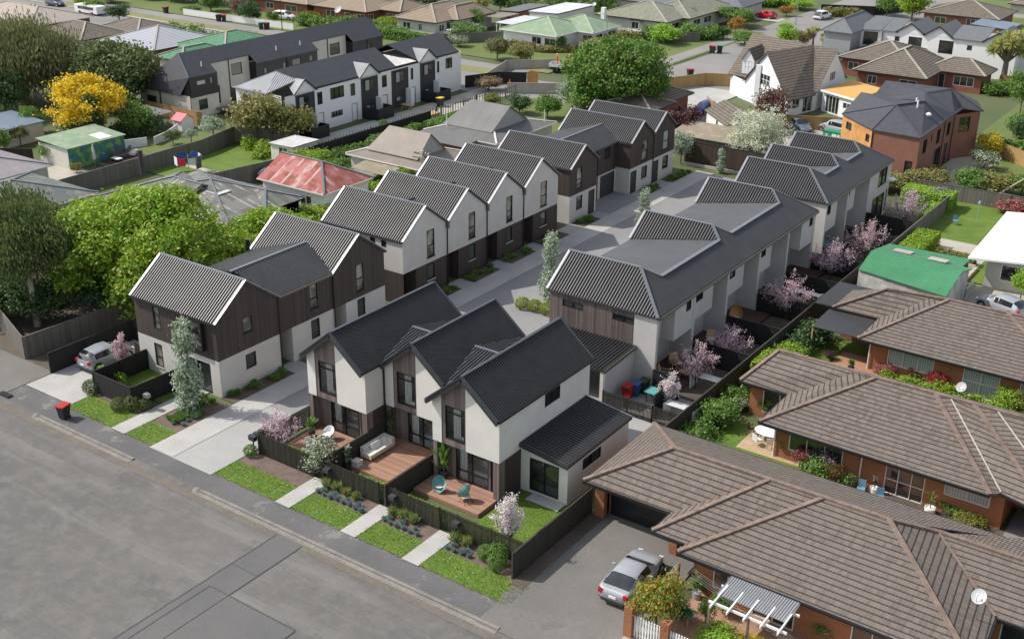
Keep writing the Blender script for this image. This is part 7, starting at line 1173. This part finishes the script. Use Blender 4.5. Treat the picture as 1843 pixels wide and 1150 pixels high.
egg('round cane egg chair with grey cushion at the left of the right deck',-36.85,45.75,.24,rad(-62),'teal_cane'); egg('teal-backed cane egg chair at the right of the right deck',-34.8,45.6,.24,rad(160),'teal_cane')
egg('orange and teal round egg chair on the dark courtyard deck',-33.4,78.2,.3,rad(-70),'orange_cane','wood_light',1.25); egg('teal egg chair beside the second terrace wall',-33.9,98.2,.2,rad(-70),'teal_cane')
def tub(label,x,y,z,rz):
    t=thing('armchair',label,'chair',(x,y,z),rz); MB().obox((0,0,.40),(.30,0,0),(0,.30,0),(0,0,.04)).build('seat','white',t,False); m=MB()
    for i in range(12):
        a0=rad(60+i*20);a1=rad(60+(i+1)*20); h=lambda a:.52+.30*max(0,-math.cos(a)) ; P=lambda a,z_,r=.34:(math.cos(a)*r,math.sin(a)*r,z_)
        m.poly([P(a0,.36),P(a0,h(a0),.38),P(a1,h(a1),.38),P(a1,.36)]); m.poly([P(a1,.36,.31),P(a1,h(a1),.35),P(a0,h(a0),.35),P(a0,.36,.31)]); m.poly([P(a0,h(a0),.38),P(a0,h(a0),.35),P(a1,h(a1),.35),P(a1,h(a1),.38)])
    m.build('backrest','white',t,False)
    for a in (45,135,225,315): MB().tube((math.cos(rad(a))*.36,math.sin(rad(a))*.36,0),(math.cos(rad(a))*.27,math.sin(rad(a))*.27,.4),.022,n=6).build('leg','white',t,False)
tub('white tub armchair at the back of the left deck',-46.15,46.3,.24,rad(-80)); tub('white tub armchair at the front of the left deck, under the blossom',-46.1,44.75,.24,rad(30))
sf=thing('outdoor_sofa','grey outdoor sofa with cushions on the middle deck','sofa',(-42.6,46.9,.24),rad(0)); m=MB(); m.box((-.42,-1.15,.12),(.42,1.15,.22)); m.build('frame','wood_light',sf,False); MB().box((-.4,-1.12,.22),(.42,1.12,.42)).build('seat_cushion','cushion',sf,False); MB().box((-.45,-1.1,.42),(-.2,1.12,.75)).build('backrest','cushion',sf,False); MB().box((-.2,.85,.42),(.4,1.12,.72)).build('armrest','cushion',sf,False)
for y in (-.3,.1,.6): MB().obox((-.08,y,.58),(.07,0,.03),(0,.2,0),(-.06,0,.18)).build('scatter_cushion','mattress',sf,False)
for a in (-.36,.36):
    for b in (-1.05,1.05): MB().box((a-.03,b-.03,0),(a+.03,b+.03,.12)).build('leg','wood_light',sf,False)
ct=thing('coffee_table','small pale cube table at the front corner of the middle deck','table',(-42.6,45.0,.24)); MB().box((-.25,-.25,0),(.25,.25,.38)).build('tabletop','cushion',ct,False)
def potplant(label,x,y,z,h,mt,pot='charcoal',n=46,L=.8,wd=.14,r=.22):
    t=thing('pot_plant',label,'pot plant',(x,y,z)); MB().lathe([(r*.75,0),(r,.1),(r*1.05,.42),(r*.9,.42),(r*.9,.36)]).build('pot',pot,t,False); rs=np.random.default_rng(int(abs(x*13+y*7))); a=rs.uniform(0,6.28,n); tl=rs.uniform(.25,1.3,n); D=np.stack([np.cos(a)*tl,np.sin(a)*tl,rs.uniform(.6,1.3,n)],1); D/=np.linalg.norm(D,axis=1)[:,None]; zb=rs.uniform(.4,h-L*.5,n)[:,None]*np.array([[0,0,1]]); C=zb+D*L*.55; N=np.cross(D,np.cross(D,[[0,0,1.]]))*-1+rs.normal(0,.2,(n,3)); N/=np.linalg.norm(N,axis=1)[:,None]; link('foliage',cards('foliage',C,N,L,wd,mt,D),t,False); MB().tube((0,0,.3),(0,0,h*.6),.03,n=6).build('stem','bark',t,False)
potplant('banana palm in a pot at the back of the right deck',-37.55,47.0,.24,2.3,'lf_mid',L=1.0,wd=.24,n=26); potplant('dark-leaved pot plant beside the middle glass doors',-43.0,48.6,.1,2.3,'lf_dark',n=120,L=.5); potplant('pale flowering pot shrub by the fence of the middle deck',-43.0,44.6,.1,1.5,'lf_whitegreen',n=90,L=.4); potplant('leafy plant beside the tub chair on the left deck',-47.3,46.0,.24,1.2,'lf_mid',n=60,L=.6)
potplant('cordyline in a white pot at the brick wall',-13.0,60.4,.03,1.5,'lf_mid','white',n=40,L=.6,wd=.05,r=.3); potplant('slender plant in a grey pot at the brick corner',-20.2,45.6,.03,1.6,'lf_mid','grey_paint',n=40,L=.4); potplant('plant in a tall pot beside the white patio table',-21.6,61.6,.03,1.2,'lf_mid','charcoal',n=40,L=.4); potplant('plant in the corner pot of the far patio',-23.2,75.4,.03,1.0,'lf_mid','charcoal',n=40,L=.4); potplant('tall white planter by the two blue chairs',-16.3,60.6,.03,1.2,'lf_mauvegreen','white',n=24,L=.3,r=.26); potplant('hanging fern beside the teal chair',-34.2,96.5,.2,2.2,'lf_mid',n=70,L=.6)
def lounge(label,x,y,z,rz,mt='wood_light',cush='cushion'):
    t=thing('garden_chair',label,'chair',(x,y,z),rz); MB().box((-.35,-.33,.3),(.35,.33,.36)).build('seat',mt,t,False); MB().obox((-.38,0,.62),(.03,0,.02),(0,.33,0),(-.08,0,.3)).build('backrest',mt,t,False); MB().box((-.3,-.28,.36),(.33,.28,.44)).build('cushion',cush,t,False)
    for s_ in (-1,1): MB().box((-.38,s_*.36-.03,.5),(.38,s_*.36+.03,.54)).build('armrest',mt,t,False)
    for a in (-.33,.33):
        for b in (-.36,.36): MB().box((a-.025,b-.025,0),(a+.025,b+.025,.5)).build('leg',mt,t,False)
plain('olive_cushion',(.20,.17,.10),.9)
lounge('olive cushioned chair nearest the divider in the first courtyard',-32.3,65.4,.12,rad(60),cush='olive_cushion'); lounge('olive cushioned chair at the back of the first courtyard',-33.4,66.6,.12,rad(20),cush='olive_cushion'); lounge('olive cushioned chair at the wall in the first courtyard',-33.6,68.6,.12,rad(-40),cush='olive_cushion'); lounge('slanted timber chair on the second courtyard deck',-33.3,73.7,.12,rad(-60))
def table(label,x,y,z,w_,d_,h,mt,leg='black_metal',rnd_=False,cat='table'):
    t=thing('garden_table',label,cat,(x,y,z))
    (MB().lathe([(w_*.98,h-.04),(w_,h-.02),(w_*.98,h)],n=28,sy=d_/w_) if rnd_ else MB().box((-w_,-d_,h-.05),(w_,d_,h))).build('tabletop',mt,t,False)
    for a in (-.75,.75):
        for b in (-.75,.75): MB().tube((a*w_*(.7 if rnd_ else 1),b*d_*(.7 if rnd_ else 1),0),(a*w_*(.7 if rnd_ else 1),b*d_*(.7 if rnd_ else 1),h-.04),.03,n=6).build('leg',leg,t,False)
table('low timber table in the first courtyard',-32.2,67.6,.12,.5,.3,.42,'wood_light','wood_light'); table('teal covered table beside the pale blossom tree',-32.2,63.2,.02,.7,.5,.8,'teal'); table('oval white garden table on the tan patio',-23.8,62.7,.03,1.0,.7,.73,'white','white',True); table('small green side table on the nearest terracotta patio',-19.8,43.6,.03,.35,.35,.6,'bin_green_lid','wood_light')
def gchair(label,x,y,rz,mt='white',grp=None):
    t=thing('garden_chair',label,'chair',(x,y,.03),rz,grp); MB().box((-.22,-.23,.42),(.24,.23,.46)).build('seat',mt,t,False); MB().obox((-.24,0,.68),(.015,0,0),(0,.22,0),(-.03,0,.22)).build('backrest',mt,t,False)
    for a in (-.2,.2):
        for b in (-.2,.2): MB().tube((a,b,0),(a,b,.43),.018,n=5).build('leg',mt,t,False)
for i,(a,l) in enumerate(((250,'at the near side'),(290,'at the near right side'),(330,'at the right end'),(180,'at the far left end'),(90,'at the back'))): gchair('white garden chair %s of the oval white table'%l,-23.8+math.cos(rad(a))*1.25,62.7+math.sin(rad(a))*1.0,rad(a+180),'white' if i<3 else 'timber_brown')
gchair('blue garden chair, the left one by the brick wall',-16.9,60.0,rad(-80),'blue_chair'); gchair('blue garden chair, the right one with the round side table',-15.7,59.75,rad(-70),'blue_chair'); gchair('pale blue deckchair standing on the far lawn paving',-26.5,112.2,rad(-60),'blue_chair')
plain('blue_light',(.3,.45,.55),.5)
lp=thing('garden_lamp','slim blue-topped garden post on the far lawn path','garden lamp',(-25,114,0)); MB().tube((0,0,0),(0,0,1.9),.03).build('pole','blue_light',lp,False); MB().lathe([(.04,0),(.13,.1),(.1,.3),(.02,.36)],(0,0,1.9)).build('lantern','blue_light',lp,False)
for i,(x,y,l) in enumerate(((-30.5,85.2,'by the largest blossom tree'),(-30.2,76.4,'in the egg chair courtyard'),(-30.1,70.9,'in the second courtyard'),(-29.7,62.0,'lying near the slatted bin fence'),(-30.2,66.8,'in the first courtyard corner'))):
    t=thing('slatted_screen','white slatted screen '+l,'slatted screen',(x,y,.5)); m=MB()
    for k in range(7): m.box((-1.1,-.45+k*.15,.55-k*.02),(1.1,-.39+k*.15,.58-k*.02))
    m.build('slats','white',t,False)
    for a in (-1.05,1.05): MB().box((a-.03,-.5,-.45),(a+.03,.55,.54)).build('frame','white',t,False)
def dish(label,x,y,z,h,r,rz=0):
    t=thing('satellite_dish',label,'satellite dish',(x,y,z),rz); MB().tube((0,0,0),(0,0,h),.03).build('mast','silver',t,False); m=MB(); N_=24; c=V((.08,0,h+.1)); d=V((.75,0,.66)).normalized(); a=V((0,1,0)); b=d.cross(a)
    for k in range(4):
        for i in range(N_):
            f=lambda k,i:c+(a*math.cos(6.2832*i/N_)+b*math.sin(6.2832*i/N_))*r*k/4+d*(r*.28*(k/4)**2)
            m.poly([f(k,i),f(k+1,i),f(k+1,i+1),f(k,i+1)])
    m.build('dish','dish_grey',t,False,True); MB().tube(c-b*r*.9,c+d*r*.9,.012,n=5).build('arm','silver',t,False); MB().obox(c+d*r*.9,(.04,0,0),(0,.04,0),(0,0,.06)).build('receiver','white',t,False)
dish('white satellite dish on a long mast by the nearest brick roof',-7.6,48.6,2.2,1.6,.36,rad(-110)); dish('white satellite dish among the flowers of the far brick house',-15.4,74.6,.2,1.2,.36,rad(-110)); dish('round white dish at the brick house behind the black roof',-146.5,155.9,1,1.6,.7,rad(-90)); dish('small white dish by the grey villa',-84.2,99,.5,2.2,.35,rad(-60)); dish('small dish beside the chimney of the olive roof',-108.6,180,2.7,1.6,.4,rad(-90))
hv=thing('air_conditioner','wall air-conditioner unit beside the dark brick carport','air conditioner',(-10.4,63.7,.7),rad(-90)); MB().box((-.2,-.45,0),(.2,.45,.65)).build('casing','silver',hv,False); MB().tube((.2,0,.32),(.22,0,.32),.24,n=18).build('fan','charcoal',hv,False)
# pergola
pg=thing('pergola','slatted grey pergola with corrugated cover on the nearest brick house patio','pergola',(-16.5,44.2,0)); MB().slab([(-18.35,43.75,2.26),(-14.75,43.65,2.26),(-14.75,45.25,2.4),(-18.35,45.5,2.4)],.03).build('cover','metal_galv',pg)
for i in range(5): x=-18.2+i*.85; MB().bar((x,42.7,2.2),(x,45.4,2.3),.07,.12).build('rafter','white',pg)
MB().bar((-18.5,43.2,2.12),(-14.5,43.1,2.12),.08,.12).build('beam','white',pg); MB().bar((-18.5,44.6,2.16),(-14.5,44.6,2.16),.08,.12).build('beam','white',pg)
for x in (-18.4,-16.4,-14.6): MB().box((x-.05,43.1,0),(x+.05,43.2,2.1)).build('post','timber_grey',pg)
wr=thing('wire_fence','taut horizontal wires along the nearest patio','wire fence',(-20,44,0))
for k in range(5): MB().tube((-20.6,45.6,1.2+k*.14),(-8,41.6,1.0+k*.14),.006,n=4).build('wire','grey_paint',wr)
# clothesline
cl=thing('clothesline','rotary clothesline hung with dark, red and white washing on the grass','clothesline',(-98.1,80,0),rad(30)); MB().tube((0,0,0),(0,0,2.1),.04).build('pole','silver',cl,False)
for a in (0,90,180,270): MB().tube((0,0,1.7),(math.cos(rad(a))*1.7,math.sin(rad(a))*1.7,2.0),.02,n=5).build('arm','blue_plastic',cl,False)
for i,(a,u,c_,h_) in enumerate(((0,.2,'cloth_grey',1.2),(20,.9,'cloth_white',.6),(-35,.5,'cloth_grey',1.3),(60,.5,'cloth_blue',.5),(200,.6,'cloth_white',.9),(240,.5,'cloth_red',.8),(160,.9,'charcoal',1.2),(120,.4,'cloth_blue',.6),(290,.8,'cloth_white',.7))):
    p=V((math.cos(rad(a))*1.4,math.sin(rad(a))*1.4,1.95)); q=V((math.cos(rad(a+38))*1.4,math.sin(rad(a+38))*1.4,1.95)); o=MB().obox((p+q)/2-V((0,0,h_/2)),(q-p)/2,V((.015,.015,0)),V((0,0,h_/2))).build('laundry',c_); o.location=(-98.1,80,0); o.rotation_euler=(0,0,rad(30)); tag(o,('wide dark grey towel','small white cloth by the towel','large grey sheet','small blue cloth','white shirt','red garment','black garment at the left','blue cloth at the back','white cloth at the back right')[i]+' hanging on the rotary clothesline','laundry')
# play house, chicken run, patio by mural
ph=thing('playhouse','small white playhouse with pink-red roof','playhouse',(-112.9,91.6,0)); boxwalls(ph,-113.7,-112.1,91,92.8,1.3,'white',gab=('x',1.9)); MB().slab([(-113.8,90.8,1.25),(-112,90.8,1.25),(-112,91.9,1.95),(-113.8,91.9,1.95)],.05).slab([(-113.8,91.9,1.95),(-112,91.9,1.95),(-112,93,1.25),(-113.8,93,1.25)],.05).build('roof','pink_roof',ph)
cr=thing('animal_run','wire-covered frame run below the new timber fence','animal run',(-117.5,90.5,0)); MB().slab([(-120,89,1.8),(-114.6,89,1.8),(-114.6,92,1.9),(-120,92,1.9)],.04).build('cover','metal_galv',cr)
for x in (-119.9,-117.3,-114.7):
    for y in (89.1,91.9): MB().box((x-.05,y-.05,0),(x+.05,y+.05,1.8)).build('post','off_white',cr)
for x,y,rz,l in ((-108.0,78.9,0,'grey outdoor sofa piece on the deck beside the mural'),(-108.1,80.6,40,'pale outdoor armchair at the end of the mural deck')):
    t=thing('outdoor_sofa',l,'sofa',(x,y,.2),rad(rz)); MB().box((-.4,-.8,.1),(.4,.8,.4)).build('seat','cloth_grey' if rz==0 else 'cushion',t,False); MB().box((-.5,-.8,.4),(-.3,.8,.85)).build('backrest','cloth_grey',t,False)
deck('small red-brown deck beside the mural',-108.8,-106.3,76.9,81.4,.18,'deck_dark'); table('low white table on the mural deck',-107.3,77.8,.18,.6,.35,.4,'white')
um=thing('parasol','closed cream parasol standing before the mural','parasol',(-108.2,75.6,0)); MB().tube((0,0,0),(0,0,2.4),.03).build('pole','wood_light',um,False); MB().lathe([(.05,.7),(.2,.8),(.17,1.6),(.05,2.45)]).build('canopy','cushion',um,False)
# poles
pl=thing('power_pole','concrete power pole with timber crossarms behind the plaster gables','power pole',(-66.6,80.9,0)); MB().box((-.16,-.13,0),(.16,.13,7.6)).build('pole','old_concrete',pl,False); MB().box((-.9,-.06,7.2),(.9,.06,7.34)).build('crossarm','bark',pl,False); MB().box((-.9,-.3,6.9),(.9,-.2,7.0)).build('crossarm','bark',pl,False)
for x in (-.8,-.45,.45,.8): MB().tube((x,0,7.34),(x,0,7.5),.05).build('insulator','off_white',pl,False)
for x,y,h,l in ((-151.1,146.4,6.8,'grey lamp post beside the white car on the far street'),(-98.8,167.9,5.2,'slim white street lamp before the green-roofed bungalow'),(-82.3,207,9,'tall grey lamp post at the bend near the silver wagon')):
    t=thing('street_lamp',l,'street lamp',(x,y,0)); MB().tube((0,0,0),(0,0,h),.09,.05).build('pole','silver' if h<6 or h>8 else 'bark_dark',t,False); MB().tube((0,0,h),(-.9,-.6,h+.15),.04).build('arm','silver',t,False); MB().box((-1.3,-.75,h+.08),(-.8,-.5,h+.2)).build('lamp_head','off_white',t,False)
dp=thing('dumpster','green open dumpster bin with white marks behind the end terrace','dumpster',(-47.2,134.9,0),rad(-8)); dp.scale=(.64,.64,.75); MB().box((-2.0,-.9,.1),(2.0,.9,1.5)).build('body','green_dumpster',dp,False)
for a in (-2.05,-.7,.7,2.0): MB().box((a-.04,-.97,.1),(a+.04,-.9,1.5)).build('rib','green_dumpster',dp,False)
MB().box((-2.1,-1,1.45),(2.1,-.9,1.58)).build('rim','green_dumpster',dp,False)
def text(s,loc,size,mt,parent,rx=90,rz=0):
    cu=bpy.data.curves.new('lettering','FONT'); cu.body=s; cu.size=size; cu.extrude=.004; cu.align_x='CENTER'; cu.materials.append(MAT(mt)); o=bpy.data.objects.new('lettering',cu); COL.objects.link(o); dg=bpy.context.evaluated_depsgraph_get(); me=bpy.data.meshes.new_from_object(o.evaluated_get(dg)); bpy.data.objects.remove(o); o=bpy.data.objects.new('lettering',me); COL.objects.link(o); o.parent=parent; o.location=loc; o.rotation_euler=(rad(rx),0,rad(rz)); return o
text('9',(-1.35,-.96,.45),.95,'white',dp); MB().box((-.3,-.93,.5),(1.3,-.905,1.2)).build('sign_panel','off_white',dp,False)
cn=thing('traffic_cone','orange cone at the street end of the white terrace lane','traffic cone',(-95.0,135.2,0)); MB().lathe([(.3,0),(.3,.05),(.18,.06),(.04,.9)]).build('cone','cone_orange',cn,False)
for y,l in ((98.5,'left'),(110.3,'middle'),(122.0,'right')):
    t=thing('bin_enclosure','black slatted bin enclosure before the white terrace, %s of three'%l,'bin enclosure',(-97.6,y,0)); 
    for a,b in (((-1.2,-1.5,0),(1.2,-1.42,1.5)),((1.12,-1.42,0),(1.2,1.42,1.5)),((-1.2,1.42,0),(1.2,1.5,1.5))): MB().box(a,b).build('panel','black_metal',t,False)
    for k in range(2): MB().box((-.6+k*.8-.3,-1.0,0),(-.6+k*.8+.3,-.3,1.0)).build('bin','bin_grey',t,False)
for i,y in enumerate((97.2,103.4,109.5,116.0,124.5)): tag(MB().tube((-92.9,y,0),(-92.9,y,1.0),.09).build('bollard','black_metal'),'black bollard on the white terrace lane, %s from the left'%('first','second','third','fourth','fifth')[i],'bollard','black bollards along the lane')
pt=thing('picnic_bench','rough timber trestle before the white terrace','bench',(-97.4,115.5,0)); MB().box((-.7,-.4,.7),(.7,.4,.76)).build('tabletop','wood_light',pt,False)
for a in (-.55,.55): MB().bar((a,-.5,0),(a,.1,.72),.06,.06).build('leg','wood_light',pt,False); MB().bar((a,.5,0),(a,-.1,.72),.06,.06).build('leg','wood_light',pt,False)
tp=thing('timber_stack','stack of pale planks beside the lane fence','timber stack',(-92.6,113.5,0)); 
for k in range(5): MB().box((-.5,-2.2+k*.05,k*.1),(.5,2.2,k*.1+.08)).build('plank','wood_light',tp,False)
tag(MB().box((-68.6,38.0,.02),(-67.5,38.4,.12)).build('drain','black_metal'),'dark storm drain opening in the kerb at the far left','drain'); tag(MB().lathe([(.05,0),(.3,.02),(.17,.10),(.1,.13)],(-48.5,37.75,.02)).build('boulder','kerb_concrete'),'small rounded kerb stone at the start of the concrete channel','kerb stone'); tag(MB().lathe([(.05,0),(.28,.02),(.17,.10),(.1,.13)],(-63.9,37.75,.02)).build('boulder','kerb_concrete'),'rounded kerb stone at the left channel near the red-lidded bin','kerb stone')
hw=thing('planter_box','dark stone bed edge in front of the shed wall at the drive end','wall',(-50,114.6,0)); MB().box((-57,115.0,0),(-42.5,115.2,.3)).build('edge','old_concrete',hw)
fw=thing('garden_wall','low concrete garden wall around the crazy paving','wall',(-24,101,0)); MB().box((-26,101.0,0),(-21.6,101.25,.45)).build('wall','old_concrete',fw); MB().box((-21.7,98,0),(-21.4,101.2,.35)).build('wall','old_concrete',fw)
for i in range(5):   # steel pickets gate by the green-roofed garage
    pass
gt=thing('wire_gate','white wire gate beside the green-roofed garage','gate',(-20.4,94.8,0)); m=MB()
for i in range(16): m.box((-20.35,93.6+i*.15,.1),(-20.33,93.62+i*.15,1.1))
m.build('mesh','white',gt); MB().box((-20.38,93.5,1.1),(-20.3,96,1.15)).build('frame','white',gt)
